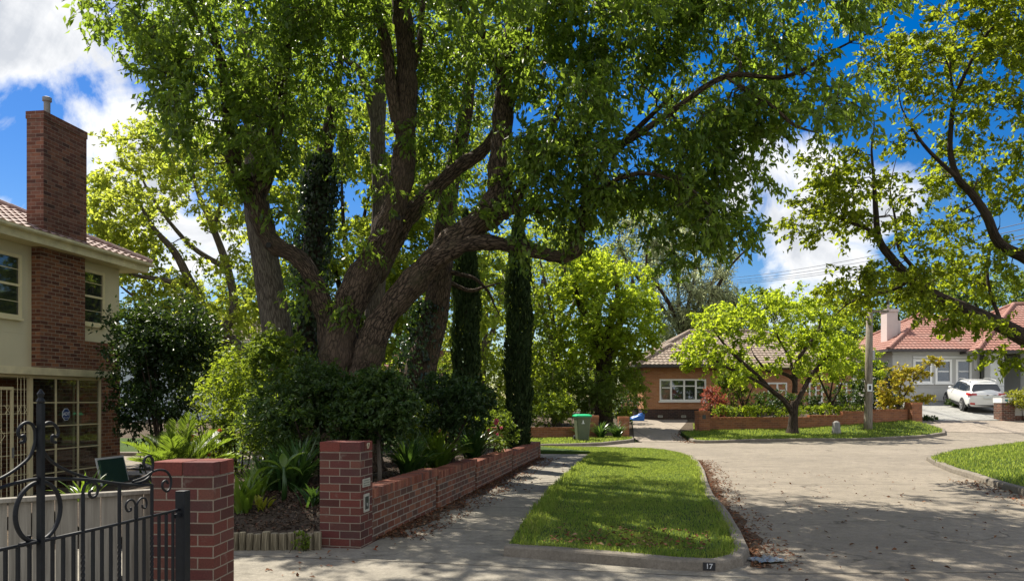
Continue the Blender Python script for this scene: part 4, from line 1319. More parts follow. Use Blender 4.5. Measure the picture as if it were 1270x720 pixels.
# bright trees further behind, seen between the limbs
def fork_tree(name, label, px, pybase, Y, pytop, crown, r0, per, rad, L, asp, lm, bm, forks=4, spread=60, zbase=None, group=None, lean=0, **kw):
    b = P(px, pybase, Y)
    zb_ = hz(b.x, b.y) - .05 if zbase is None else zbase
    bpy_ = CY + (EYE - zb_) * F / Y
    h = bpy_ - pytop
    ls = [pl([(px, bpy_, Y, r0 * 1.25), (px + lean * .3, bpy_ - h * .16, Y, r0), (px + lean * .6, bpy_ - h * .32, Y, r0 * .9), (px + lean, bpy_ - h * .42, Y, r0 * .8)])]
    for k in range(forks):
        a = (k / max(1, forks - 1) - .5) * 2
        dy = random.uniform(-1, 1) * spread * Y / F * .8
        x0 = px + lean
        ls.append(pl([(x0 - lean * .3, bpy_ - h * random.uniform(.28, .36), Y, r0 * .7), (x0 + a * spread * .35, bpy_ - h * .52, Y + dy * .3, r0 * .52), (x0 + a * spread * .75 + random.uniform(-8, 8), bpy_ - h * .70, Y + dy * .7, r0 * .34), (x0 + a * spread + random.uniform(-10, 10), bpy_ - h * random.uniform(.82, .92), Y + dy, r0 * .12)]))
    return tree(name, label, 'tree', ls, np.concatenate(crown), per, rad, L, asp, lm, bm, group=group, **kw)


random.seed(21)
LL = [pl([(322, 640, 28, .46), (318, 520, 28, .38), (314, 468, 28, .33), (300, 440, 28, .29), (276, 413, 27.8, .25), (253, 386, 27.6, .21), (236, 350, 27.5, .17), (216, 312, 27.3, .13), (190, 282, 27.2, .08), (172, 250, 27, .04)]),
      pl([(300, 440, 28, .20), (268, 432, 27.4, .16), (236, 424, 27, .12), (205, 408, 26.6, .07), (185, 385, 26.4, .03)]),
      pl([(276, 413, 27.8, .19), (290, 380, 28.2, .17), (282, 332, 28.5, .15), (264, 282, 28.6, .12), (243, 232, 28.6, .07), (238, 195, 28.6, .03)]),
      pl([(238, 354, 27.5, .12), (196, 346, 27.2, .09), (152, 338, 27, .06), (128, 322, 26.8, .03)]),
      pl([(283, 334, 28.5, .11), (236, 304, 28.8, .09), (196, 256, 29, .06), (172, 214, 29, .03)]),
      pl([(264, 282, 28.6, .10), (282, 226, 28.9, .07), (272, 182, 29, .04)]),
      pl([(253, 386, 27.6, .12), (215, 380, 27.2, .09), (175, 372, 27, .06), (150, 355, 26.9, .03)])]
tree('leafy_tree', 'large airy light green tree behind the two storey house', 'tree', LL, gaps(np.concatenate([ell(222, 262, 28, 108, 108, 3.0, 200), ell(260, 195, 28, 66, 58, 2.2, 56), ell(160, 290, 27.5, 50, 60, 1.8, 46), ell(265, 380, 27, 80, 55, 2.0, 66), ell(205, 400, 28, 60, 40, 1.8, 40)]), .14, .7, .3), 84, .62, .165, .55, M['lf_left'], M['bark_grey'], seg=8, twig=3, k0=.016, rmax=.05)
fork_tree('leafy_tree', 'bright green tree seen between the left and middle limbs of the huge tree', 440, 600, 25, 150, [ell(440, 250, 25, 110, 130, 2.2, 190), ell(380, 370, 24, 70, 70, 1.8, 80), ell(500, 330, 25, 50, 110, 1.6, 90), ell(560, 200, 26, 50, 110, 1.6, 70), ell(590, 350, 25, 30, 60, 1.2, 30)], .18, 84, .62, .17, .52, M['lf_bright'], M['bark_dark'], forks=4, spread=60, twig=1)
fork_tree('leafy_tree', 'soft green tree seen between the pencil cypress and the leaning ivy trunk', 598, 600, 36, 280, [ell(600, 400, 36, 52, 95, 2.6, 90), ell(560, 380, 37, 40, 60, 2.2, 36), ell(625, 470, 35, 40, 45, 2, 40)], .2, 66, .85, .19, .5, M['lf_bright'], M['bark_grey'], forks=4, spread=45, twig=1)
fork_tree('leafy_tree', 'mid green tree right behind the taller pencil cypress', 690, 600, 38, 270, [ell(690, 370, 38, 52, 90, 2.6, 90), ell(675, 440, 37, 40, 60, 2.2, 45)], .22, 66, .85, .19, .5, M['lf_shrub'], M['bark_grey'], forks=4, spread=40, twig=1)
fork_tree('lime_tree', 'bright lime green tree with a thick dark trunk left of the orange brick house', 748, 600, 37, 300, [ell(755, 375, 36.5, 58, 58, 2.4, 130), ell(725, 345, 37, 36, 36, 1.8, 36), ell(785, 400, 36, 34, 40, 1.6, 46), ell(722, 430, 36, 24, 26, 1.4, 26)], .42, 84, .62, .16, .6, M['lf_lime'], M['bark_dark'], forks=4, spread=45, twig=1)
fork_tree('she_oak', 'wispy grey green tree with fine drooping foliage above the orange brick house', 848, 600, 60, 255, [ell(850, 330, 60, 56, 62, 4.5, 62), ell(800, 300, 60, 40, 36, 3, 26), ell(880, 380, 60, 34, 30, 3, 30), ell(850, 400, 60, 50, 25, 3, 22)], .3, 60, 1.5, .85, .07, M['lf_oak'], M['bark_dark'], forks=6, spread=85, twig=3, droop=.8)
fork_tree('leafy_tree', 'rounded green tree peeping over the roof of the orange brick house', 915, 600, 62, 355, [ell(915, 395, 62, 45, 35, 3.5, 70), ell(965, 385, 62, 14, 22, 1.5, 12)], .3, 66, 1.2, .27, .5, M['lf_mid'], M['bark_dark'], forks=3, spread=40, twig=1)
for (px, py, Y, rx, rz, lab, lm) in (
        (1030, 420, 66, 60, 40, 'broad green tree behind the street tree and the power pole', 'lf_mid'),
        (1120, 385, 64, 42, 42, 'dark green tree directly behind the tall pale chimney', 'lf_mid'),
        (1165, 375, 68, 34, 36, 'tall dark green tree behind the left slope of the red tiled roof', 'lf_hedge'),
        (1235, 370, 70, 60, 34, 'green tree behind the ridge of the red tiled roof', 'lf_mid'),
        (1330, 380, 66, 60, 60, 'bushy green tree beyond the right end of the red roofed house', 'lf_mid')):
    fork_tree('background_tree', lab, px, 600, Y, py - rz, [ell(px, py, Y, rx, rz, rx * Y / F * .7, int(rx * rz / 22)), ell(px, py + rz + 15, Y, rx * .9, rz * .8, 2.5, int(rx * rz / 40))], .3, 60, 1.25, .30, .5, M[lm], M['bark_dark'], forks=3, spread=rx * .6, twig=0)
for (px, py, Y, rx, rz, lab, lm) in (
        (40, 430, 46, 70, 60, 'green tree hidden mostly behind the cream two storey house', 'lf_mid'),
        (330, 420, 44, 90, 90, 'mid green tree low behind the straight grey trunk', 'lf_shrub'),
        (470, 430, 46, 80, 80, 'green tree low behind the base of the huge twisting tree', 'lf_mid'),
        (655, 330, 56, 60, 70, 'pale green distant tree beyond the taller pencil cypress', 'lf_bright'),
        (735, 300, 62, 60, 60, 'distant soft green tree behind the lime green tree', 'lf_bright')):
    fork_tree('background_tree', lab, px, 600, Y, py - rz, [ell(px, py, Y, rx, rz, rx * Y / F * .6, int(rx * rz / 40)), ], .3, 60, 1.1, .26, .5, M[lm], M['bark_dark'], forks=3, spread=rx * .6, twig=0)

# ------------------------------------------------------------------ tree at the right, its trunk outside the frame
random.seed(5)
LR = [[(13.9, 17.6, 0, .48), (13.75, 17.5, .9, .40), (13.5, 17.4, 1.8, .36), (13.1, 17.3, 2.5, .34)],
      [(13.3, 17.3, 2.1, .30), *pl([(1325, 448, 17.2, .26), (1272, 420, 17, .22), (1235, 400, 16.9, .19), (1200, 384, 16.8, .165), (1165, 369, 16.7, .145), (1130, 346, 16.6, .125), (1104, 318, 16.5, .105), (1090, 296, 16.5, .09), (1086, 262, 16.4, .07), (1084, 225, 16.3, .045), (1081, 185, 16.2, .026), (1084, 150, 16.1, .014), (1076, 110, 16, .005)])],
      pl([(1092, 300, 16.5, .06), (1076, 284, 16.4, .05), (1055, 276, 16.3, .042), (1036, 268, 16.2, .032), (1020, 258, 16.1, .018), (1000, 262, 16.0, .01)]),
      pl([(1165, 369, 16.7, .06), (1140, 340, 16.9, .055), (1115, 308, 17, .045), (1110, 270, 17.1, .030), (1104, 235, 17.1, .018), (1112, 195, 17.1, .006)]),
      [(13.1, 17.3, 2.4, .28), *pl([(1330, 360, 16.9, .20), (1275, 322, 16.6, .15), (1240, 302, 16.5, .125), (1224, 268, 16.4, .11), (1205, 240, 16.3, .095), (1188, 221, 16.2, .085), (1179, 192, 16.2, .07), (1179, 165, 16.2, .06), (1184, 125, 16.1, .05), (1200, 85, 16, .042), (1220, 48, 15.9, .034), (1260, 0, 15.8, .02)])],
      pl([(1188, 221, 16.2, .055), (1165, 200, 16.0, .05), (1146, 180, 15.9, .042), (1131, 158, 15.8, .026), (1117, 130, 15.7, .015), (1112, 95, 15.6, .007), (1098, 66, 15.5, .003)]),
      pl([(1184, 125, 16.1, .04), (1178, 80, 16.2, .03), (1186, 40, 16.3, .02), (1195, 0, 16.3, .012)]),
      pl([(1130, 346, 16.6, .05), (1105, 360, 16.3, .045), (1075, 366, 16.1, .035), (1050, 378, 16.0, .022), (1035, 392, 15.9, .01)]),
      pl([(1240, 395, 16.9, .05), (1225, 350, 17.2, .045), (1228, 310, 17.4, .03), (1240, 280, 17.5, .015)]),
      [(13.1, 17.3, 2.4, .25), (14.0, 16.8, 3.6, .2), (14.6, 16.2, 5.2, .13), (14.6, 15.8, 6.8, .08), (14.2, 15.4, 8.4, .04)],
      [(13.1, 17.3, 2.5, .2), (13.6, 18.2, 4.4, .14), (14.0, 19.2, 6.2, .09), (14.2, 20.0, 7.6, .04)]]
clR = [gaps(ell(1195, 70, 16.2, 80, 80, 1.6, 96, .2), .3, 1.3, .9), gaps(ell(1120, 110, 16.2, 50, 70, 1.3, 30, .2), .3, 1.3, .9), ell(1080, 245, 16.3, 60, 55, 1.2, 34, .2), gaps(ell(1240, 190, 16.4, 70, 75, 1.7, 90, .2), .25, 1.3, .5),
       ell(1020, 262, 16.1, 40, 32, .9, 16), ell(1062, 352, 16.0, 36, 24, .9, 18), ell(1120, 345, 16.3, 45, 22, .8, 16), ell(1165, 385, 16.5, 30, 14, .7, 8),
       ell(1205, 400, 16.2, 36, 12, .7, 10), ell(1252, 440, 16.0, 18, 10, .5, 4), ell(1160, 300, 16.8, 60, 40, 1.2, 22), ell(1240, 330, 17.2, 50, 40, 1.2, 26), ell(1260, 20, 15.8, 60, 60, 1.5, 40, .2),
       ell_w((14.6, 16.5, 7.6), (2.6, 3.0, 2.2), 70, .3), ell_w((12.0, 14.4, 8.6), (2.4, 2.0, 1.2), 40, .3), ell_w((11.0, 16.5, 10.6), (3.8, 3.8, 1.4), 130, .2), ell(1030, 200, 16.2, 40, 30, .8, 12)]  # the highest clump group is added to shade the road
LR = [[(*p[:3], p[3] * (.84 if i else 1)) for p in l] for i, l in enumerate(LR)]
tree('street_tree', 'olive leaved tree whose dark crooked branches reach in from the right over the grass verge', 'tree', LR, np.concatenate(clR), 64, .44, .118, .55, M['lf_right'], M['bark_dark'], seg=10, rough=.05, twig=3, droop=.35, k0=.011, rmax=.05)

# street tree on the far strip
g0 = P(985, 531, 33.0); zs0 = hz(g0.x, 33.0) + .1
bp = CY + (EYE - zs0) * F / 33.0
LM = [pl([(983, bp + 3, 33, .36), (983, bp - 6, 33, .23), (984, bp - 20, 33, .19), (985, bp - 32, 33, .18), (986, bp - 40, 33, .165)]),
      pl([(983, bp - 25, 33, .16), (972, 496, 32.9, .14), (955, 482, 32.7, .12), (940, 466, 32.5, .11), (922, 450, 32.3, .095), (905, 434, 32, .08), (893, 420, 31.8, .05), (885, 408, 31.6, .03)]),
      pl([(955, 482, 32.7, .09), (935, 470, 32.2, .085), (912, 460, 31.8, .075), (895, 452, 31.5, .06), (880, 440, 31.2, .03)]),
      pl([(986, 487, 33, .15), (984, 470, 33, .12), (968, 462, 33.2, .09), (950, 458, 33.4, .07), (935, 440, 33.6, .04)]),
      pl([(988, 500, 33, .15), (998, 480, 33.2, .13), (1008, 462, 33.4, .1), (1016, 452, 33.5, .08), (1028, 440, 33.7, .05), (1045, 425, 33.9, .03)]),
      pl([(986, 485, 33, .14), (988, 450, 33, .12), (996, 436, 33, .10), (1008, 420, 33.1, .085), (1016, 406, 33.2, .06), (1018, 390, 33.2, .03)]),
      pl([(984, 470, 33, .08), (980, 445, 32.7, .07), (966, 420, 32.5, .05), (960, 400, 32.4, .03)])]
LM = [LM[0]] + [[(*p[:3], p[3] * .8) for p in l] for l in LM[1:]]
clM = [gaps(np.concatenate([ell(903, 410, 32.2, 52, 36, 1.7, 64), ell(958, 400, 32.6, 60, 34, 2, 70), ell(1022, 405, 33.0, 42, 42, 1.7, 70), ell(1044, 446, 34.9, 24, 30, .8, 22), ell(1072, 440, 35.4, 24, 30, .8, 20), ell(880, 440, 31.6, 34, 22, 1.2, 26), ell(925, 450, 32.0, 40, 22, 1.5, 24), ell(1000, 440, 33.0, 46, 28, 1.5, 30), ell(975, 375, 32.6, 20, 14, .8, 10)]), .2, .9, 1.4)]
tree('verge_tree', 'spreading low forked tree with lime green leaves on the verge by the orange brick wall', 'tree', LM, np.concatenate(clM), 70, .50, .14, .6, M['lf_lime'], M['bark_dark'], seg=9, twig=2, droop=.3)

# ------------------------------------------------------------------ shrubs
def shrub(name, label, c, r, n, per, rad, L, asp, lm, stems=4, cat='shrub', group=None, stem_h=None, stem_r=.02, bm='bark_dark', lobes=5, shell=.8, zmin=None, flat=1.0, **kw):
    """c: world centre of the crown; r: radii"""
    zb_ = hz(c[0], c[1]) if zmin is None else zmin
    root = thing(name, label, cat, (c[0], c[1], zb_), 0, group)
    pts = [ell_w((0, 0, c[2] - zb_), r, n // 2, shell)]
    for k in range(lobes):
        d = unit(RNG.normal(size=3)); d[2] = abs(d[2]) * .9 - .2
        s_ = RNG.uniform(.3, .55)
        pts.append(ell_w(np.array([0, 0, c[2] - zb_]) + d * np.array(r) * RNG.uniform(.55, .85), np.array(r) * s_, n // 2 // lobes, shell))
    pts = np.concatenate(pts)
    pts[:, 2] = np.where(pts[:, 2] < .05, .05 + np.abs(pts[:, 2]) * .3, pts[:, 2])
    foliage('crown', pts, per, rad, L, asp, lm, root, center=np.array([0, 0, (c[2] - zb_) * .7]), flat=flat, **kw)
    mb = MB()
    if stem_h is not None:
        mb.tube([(0, 0, -.15), (.01, 0, stem_h * .4), (-.01, .01, stem_h * .8), (0, 0, stem_h + r[2] * .6)], [stem_r * 1.15, stem_r, stem_r * .9, stem_r * .6], 8, True, .06)
    for k in range(stems):
        q = pts[RNG.integers(0, len(pts))]
        b0 = Vector((RNG.normal() * .06, RNG.normal() * .06, (stem_h or -.05)))
        mb.tube([b0, b0.lerp(Vector(q), .5) + Vector((0, 0, .1)), Vector(q)], [stem_r * .8, stem_r * .6, .005], 5, False)
    if mb.v: mb.build('stem', M[bm], root, shade=True)
    return root


def SP(px, py, Y, rpx, rpz, rY):
    s = Y / F
    return tuple(P(px, py, Y)), (rpx * s, rY, rpz * s)

c, r = SP(205, 445, 16.8, 66, 80, .9)
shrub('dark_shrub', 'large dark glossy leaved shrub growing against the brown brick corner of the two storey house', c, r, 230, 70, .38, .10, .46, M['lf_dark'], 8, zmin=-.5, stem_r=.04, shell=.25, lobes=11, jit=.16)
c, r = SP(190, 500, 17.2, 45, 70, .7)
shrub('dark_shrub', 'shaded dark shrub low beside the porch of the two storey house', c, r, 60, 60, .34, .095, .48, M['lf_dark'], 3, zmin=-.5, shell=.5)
c, r = SP(300, 510, 13.6, 42, 74, .8)
shrub('light_shrub', 'tall light green shrub behind the brick gate pillar', c, r, 80, 66, .34, .08, .42, M['lf_shrub'], 7, stem_r=.018, shell=.4, jit=.16)
c, r = SP(335, 540, 12.6, 40, 60, .7)
shrub('light_shrub', 'yellow green leafy shrub merging into the dark rounded camellia', c, r, 56, 60, .32, .075, .42, M['lf_mid'], 6, stem_r=.018, shell=.4, jit=.16)
c, r = SP(265, 470, 20, 36, 50, 1.0)
shrub('light_shrub', 'pale green bamboo like shrub in front of the far pale house', c, r, 70, 70, .34, .11, .22, M['lf_bright'], 6, zmin=-.45)
c, r = SP(395, 515, 11.4, 78, 62, .75)
shrub('camellia', 'broad rounded dark green camellia in front of the huge trunk', c, r, 210, 70, .24, .075, .48, M['lf_hedge'], 6, zmin=.2, stem_r=.03, shell=.5, lobes=9, jit=.14)
c, r = SP(470, 505, 11.0, 50, 48, .55)
shrub('standard_camellia', 'dark ball headed shrub on a thin pale stem right of the brick pillar', c, r, 130, 80, .18, .07, .5, M['lf_hedge'], 4, stem_h=.95, stem_r=.032, zmin=.25, bm='bark_grey')
c, r = SP(345, 452, 13.2, 36, 42, .6)
shrub('light_shrub', 'leafy mid green shrub in front of the straight grey trunk', c, r, 60, 70, .26, .085, .48, M['lf_mid'], 5, zmin=.2)
c, r = SP(562, 498, 13.2, 48, 36, .6)
shrub('standard_shrub', 'dense dark mop headed shrub standing in front of the shorter pencil cypress', c, r, 120, 80, .2, .07, .5, M['lf_dark'], 4, stem_h=.7, stem_r=.035, zmin=.2)
c, r = SP(520, 530, 14.5, 36, 34, .7)
shrub('low_shrub', 'shaded olive green shrub between the huge trunk and the mop headed shrub', c, r, 70, 70, .22, .07, .5, M['lf_mid'], 4, zmin=.15)
c, r = SP(609, 531, 16.6, 32, 26, .4)
cam = shrub('flowering_camellia', 'small loose camellia bush with a few pink flowers above the garden wall', c, r, 70, 46, .17, .07, .5, M['lf_mid'], 6, zmin=.15, stem_r=.012, shell=.3)
fl_pts = np.array([P(616, 521, 15.7), P(615, 524, 15.7), P(622, 530, 15.75), P(606, 533, 15.8), P(617, 538, 15.8), P(600, 541, 15.8)]) - np.array([c[0], c[1], .15])
for q in fl_pts:
    n_ = 16
    d = unit(RNG.normal(size=(n_, 3))); s_ = .05 if q[2] > 1.0 else .035
    v = leaf_verts(q + d * s_ * .6, unit(d + RNG.normal(size=(n_, 3)) * .6), d, np.full(n_, s_ * 1.3), np.full(n_, s_ * 1.1))
    np_mesh('flower', v, 4, [(0, 1, 2), (0, 2, 3)], M['petal'], cam)
c, r = SP(262, 545, 13.2, 26, 30, .5)
rose = shrub('rose_bush', 'loose rose bush with small red blooms behind the palm fronds', c, r, 36, 46, .2, .06, .55, M['lf_mid'], 6, shell=.4)
for k in range(8):
    q = np.array(RNG.normal(size=3)) * np.array(r) * .6 + np.array([0, -.3, c[2] - hz(c[0], c[1])])
    d = unit(RNG.normal(size=(10, 3)))
    np_mesh('flower', leaf_verts(q + d * .02, unit(d + RNG.normal(size=(10, 3)) * .6), d, np.full(10, .05), np.full(10, .045)), 4, [(0, 1, 2), (0, 2, 3)], M['petal_red'], rose)

# pencil cypresses
def cypress(label, px, pybot, pytop, Y, wpx, seedv):
    b = P(px, pybot, Y); t_ = P(px, pytop, Y)
    Hh = t_.z - b.z; rmax_ = wpx * Y / F / 2
    root = thing('pencil_cypress', label, 'cypress', (b.x, b.y, b.z - .1), 0, 'pencil cypresses in the garden')
    n = 9000
    u = RNG.uniform(0, 1, n); a = RNG.uniform(0, 2 * PI, n)
    prof = np.minimum(1, (u / .10) ** .5 * .72 + .28) * np.minimum(1, ((1 - u) / .30) ** .6)
    rad_ = rmax_ * prof * (0.90 + .10 * np.sin(a * 3 + u * 23 + seedv) + .06 * np.sin(a * 5 - u * 41)) * (RNG.uniform(.45, 1.04, n) ** .5 + (RNG.uniform(0, 1, n) > .93) * RNG.uniform(0, .16, n))
    pos = np.stack([np.cos(a) * rad_, np.sin(a) * rad_, .12 + u * Hh], 1)
    ax = unit(np.stack([np.cos(a) * .30, np.sin(a) * .30, np.ones(n)], 1) + RNG.normal(size=(n, 3)) * .22)
    nr = unit(np.stack([np.cos(a), np.sin(a), np.full(n, .2)], 1) + RNG.normal(size=(n, 3)) * .5)
    Ls = RNG.uniform(.10, .20, n)
    np_mesh('crown', leaf_verts(pos, ax, nr, Ls, Ls * .34), 4, [(0, 1, 2), (0, 2, 3)], M['lf_cypress'], root)
    MB().tube([(0, 0, -.1), (0, 0, Hh * .5), (0, 0, Hh * .95)], [.09, .05, .01], 7).build('trunk', M['bark_dark'], root)
    return root
cypress('narrow dark pencil cypress standing behind the mop headed shrub', 578, 560, 262, 19.5, 37, 0)
cypress('narrow dark pencil cypress by the far end of the garden wall', 643, 568, 262, 20.6, 36, 2.0)


# strap leaved plants
def strap_plant(label, px, py, Y, n, L, w, mat, zb_=None, name='strap_plant', group=None, spread=1.0, hide=0, cat='plant', arch=1.0):
    b = P(px, py, Y)
    z = (hbed(b.x, b.y) if zb_ is None else zb_)
    root = thing(name, label, cat, (b.x, b.y, z), 0, group)
    mb = MB()
    for k in range(n):
        a = random.uniform(0, 2 * PI); l = L * random.uniform(.65, 1.15); ww = w * random.uniform(.8, 1.2)
        tilt = random.uniform(.12, 1.0) ** .8 * spread
        d = Vector((math.cos(a), math.sin(a), 0)); s = Vector((-d.y, d.x, 0))
        p = Vector((random.gauss(0, .05), random.gauss(0, .05), -.03)); ang = PI / 2 - tilt * .55
        segs = 7
        rows = []
        for i in range(segs + 1):
            u = i / segs
            wd = ww * (0.55 + .9 * u if u < .5 else 1.0 * (1 - (u - .5) / .5) ** .7 + .0)
            up = Vector((-d.x * math.sin(ang), -d.y * math.sin(ang), math.cos(ang)))
            rows.append((p - s * wd * .5 + up * wd * .18, p.copy(), p + s * wd * .5 + up * wd * .18))
            st = d * math.cos(ang) + Vector((0, 0, math.sin(ang)))
            p = p + st * (l / segs)
            ang -= (1.15 * arch * tilt + .18) / segs * (0.6 + u * 1.2)
        nb = len(mb.v)
        for r_ in rows: mb.v += [tuple(q) for q in r_]
        for i in range(segs):
            for j in range(2):
                q = nb + i * 3 + j
                mb.f.append((q, q + 1, q + 4, q + 3)); mb.uv += [(0, 0)] * 4
    mb.build('leaves', mat, root, shade=True)
    return root


random.seed(3)
strap_plant('sunlit clump of glossy strap leaves arching over the garden wall', 543, 580, 13.2, 130, .95, .065, M['lf_strap_light'], spread=1.05)
strap_plant('shaded clump of dark strap leaves just right of the thin pale stem', 507, 590, 11.9, 100, .8, .055, M['lf_strap'])
strap_plant('dark strap leaved clump at the far side of the sunlit one, by the wall', 586, 572, 15.6, 110, .95, .06, M['lf_strap'])
strap_plant('large dark strap leaved clump directly left of the garden pillar', 368, 606, 10.2, 120, .8, .055, M['lf_strap'])
strap_plant('light green upright strap leaves beside the gate pillar above the logs', 301, 655, 9.0, 46, .46, .055, M['lf_strap_light'], spread=.7)
strap_plant('dark strap leaved clump in the shade behind the yellow green seedling', 338, 622, 10.4, 70, .6, .05, M['lf_strap'])
strap_plant('bright strap leaved clump in the bed just left of the young banana plant', 316, 640, 9.7, 50, .45, .045, M['lf_strap_light'])
strap_plant('dark strap leaves spilling low along the wall top between the pillar and sunlit clump', 515, 590, 12.6, 80, .7, .05, M['lf_strap'])
strap_plant('small tuft of dark strap leaves tight against the left face of the garden pillar', 388, 636, 9.3, 26, .40, .045, M['lf_strap'])
strap_plant('shaded strap leaved clump under the camellia behind the banana plant', 330, 612, 11.0, 50, .6, .055, M['lf_strap'])
strap_plant('tall strap leaves growing behind the fence end by the gate pillar', 190, 600, 10.2, 40, .6, .045, M['lf_strap_light'], zb_=.05)
strap_plant('loose light strap leaved plant under the porch glazing', 105, 600, 12.5, 36, .8, .05, M['lf_strap_light'], zb_=-.25)

# young banana plant with three broad leaves
def banana():
    b = P(352, 632, 9.5); z = hbed(b.x, b.y)
    root = thing('banana_plant', 'young plant with a few broad ragged banana like leaves in the mulched bed', 'plant', (b.x, b.y, z), 0)
    MB().tube([(0, 0, -.03), (.01, 0, .2), (0, 0, .42)], [.035, .03, .02], 8).build('stem', M['lf_strap'], root, shade=True)
    for (az, l, tilt, w) in ((0.75, .40, .35, .15), (2.9, .52, 1.05, .16), (3.5, .36, .55, .12), (-.4, .3, .9, .10), (1.8, .3, .2, .1)):
        d = Vector((math.cos(az), math.sin(az) * .6, 0)).normalized(); s = Vector((-d.y, d.x, 0))
        p = Vector((0, 0, .36)); ang = PI / 2 - tilt
        mb = MB(); rows = []
        for i in range(11):
            u = i / 10
            wd = w * max(.06, math.sin(PI * min(1, max(0, (u - .12) / .88)) ** .8)) if u > .12 else .012
            rows.append([p + s * wd * t_ * .5 + Vector((0, 0, abs(t_) * wd * .18 + random.uniform(-.006, .006))) for t_ in (-1, -.5, 0, .5, 1)])
            p = p + (d * math.cos(ang) + Vector((0, 0, math.sin(ang)))) * l / 10
            ang -= (.9 + tilt) * .1
        nb = len(mb.v)
        for r_ in rows: mb.v += [tuple(q) for q in r_]
        for i in range(10):
            for j in range(4):
                q = nb + i * 5 + j
                mb.f.append((q, q + 1, q + 6, q + 5)); mb.uv += [(0, 0)] * 4
        mb.build('leaf', M['lf_strap_light'], root, shade=True)
banana()

# small yellow-green plant and weed by the logs
strap_plant('tiny yellow green seedling on the mulch', 327, 640, 9.1, 12, .2, .06, M['lf_yellow'], name='seedling')
c = P(372, 676, 8.26)
shrub('weed', 'small light green weed growing out between the upright logs', (c.x, c.y, .12), (.07, .04, .11), 16, 26, .055, .03, .5, M['lf_shrub'], 3, zmin=0.0, stem_r=.004, cat='weed')

# palm / cycad fronds
def palm():
    b = P(222, 600, 11.8)
    root = thing('palm', 'low palm with stiff light green feathery fronds behind the gate pillar', 'palm', (b.x, b.y, .05), 0)
    MB().tube([(0, 0, -.05), (0, 0, .18), (0, 0, .30)], [.12, .11, .06], 10, True, .1).build('trunk', M['bark_dark'], root)
    random.seed(12)
    for k in range(17):
        a = k * 2.399 + random.uniform(-.3, .3); tilt = random.uniform(.08, 1.0); l = random.uniform(.85, 1.15)
        d = Vector((math.cos(a), math.sin(a), 0)); s = Vector((-d.y, d.x, 0))
        p = Vector((0, 0, .28)); ang = PI / 2 - tilt * .8
        pts = []
        for i in range(15):
            pts.append((p.copy(), ang)); st = d * math.cos(ang) + Vector((0, 0, math.sin(ang)))
            p += st * l / 14; ang -= .75 * tilt / 14 + .01
        mb = MB().tube([q[0] for q in pts], [.010 - .0006 * i for i in range(15)], 5)
        fr_ = mb.build('frond', M['lf_palm'], root)
        pos = []; ax = []; nr = []; Ls = []
        for i in range(2, 57):
            u = i / 56 * 14; j = min(13, int(u)); f_ = u - j
            q = pts[j][0].lerp(pts[j + 1][0], f_); an = pts[j][1]
            st = d * math.cos(an) + Vector((0, 0, math.sin(an))); up = -d * math.sin(an) + Vector((0, 0, math.cos(an)))
            ll = .34 * math.sin(PI * (.12 + .8 * i / 56)) ** .7
            for sg in (-1, 1):
                v_ = (st * .75 + s * sg * .75 + up * .30 + Vector(RNG.normal(size=3)) * .05).normalized()
                pos.append(q + v_ * ll * .5); ax.append(v_); nr.append(up); Ls.append(ll)
        Ls = np.array(Ls)
        np_mesh('leaflets', leaf_verts(np.array([tuple(x) for x in pos]), np.array([tuple(x) for x in ax]), np.array([tuple(x) for x in nr]), Ls, np.full(len(Ls), .018)), 4, [(0, 1, 2), (0, 2, 3)], M['lf_palm'], fr_)
palm()

Xp = lambda px, Y: (px - CX) / F * Y
# far side shrubs ------------------------------------------------------------
def fs(name, label, px, py, Y, rpx, rpz, rY, n, lm, L=.12, per=62, rad=.4, cat='shrub', **kw):
    c, r = SP(px, py, Y, rpx, rpz, rY)
    return shrub(name, label, c, r, n, per, rad, L, kw.pop('asp', .5), M[lm], 4, cat=cat, **kw)
fs('garden_shrub', 'dense mid green shrub mass behind the green lidded bin', 705, 490, 34.5, 34, 34, 1.2, 90, 'lf_mid')
fs('garden_shrub', 'bushy green shrub under the lime green tree, left of the orange brick wall', 772, 480, 36, 30, 38, 1.2, 90, 'lf_shrub')
fs('garden_shrub', 'grey green open shrub in front of the thick dark trunk', 738, 488, 34.8, 24, 30, 1.0, 60, 'lf_mid')
fs('garden_shrub', 'light green shrub behind the low brick wall at the taller cypress', 682, 505, 32.4, 24, 22, .8, 50, 'lf_shrub')
fs('garden_shrub', 'dark shaded shrub beside the narrow gap left of the orange house', 776, 500, 39.5, 12, 20, .8, 24, 'lf_hedge')
for i, (px, lab) in enumerate(((722, 'dark strap leaved clump right behind the green lidded bin'), (745, 'dark strap leaved clump between the two short brick piers'), (765, 'dark strap leaved clump in front of the right short brick pier'))):
    b = P(px, 541, 30.4)
    strap_plant(lab, px, 541, 30.55, 70, .78, .06, M['lf_strap'], zb_=hz(b.x, 30.5) + .08, group='strap leaved plants by the low wall')
fs('red_maple', 'small pinkish red leaved maple beside the white window of the orange house', 884, 500, 37, 16, 20, .7, 40, 'lf_red', L=.10, rad=.3, cat='shrub', stem_h=.4, stem_r=.03)
fs('garden_shrub', 'dark green leafy shrub right of the pinkish red maple', 912, 490, 38, 28, 40, .9, 70, 'lf_mid')
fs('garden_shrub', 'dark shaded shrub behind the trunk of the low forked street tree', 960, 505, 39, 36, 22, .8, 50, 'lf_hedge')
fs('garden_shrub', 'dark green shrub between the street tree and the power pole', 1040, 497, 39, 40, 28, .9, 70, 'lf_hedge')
fs('garden_shrub', 'tall dark bush right behind the power pole', 1088, 480, 38.5, 24, 40, .9, 70, 'lf_hedge')
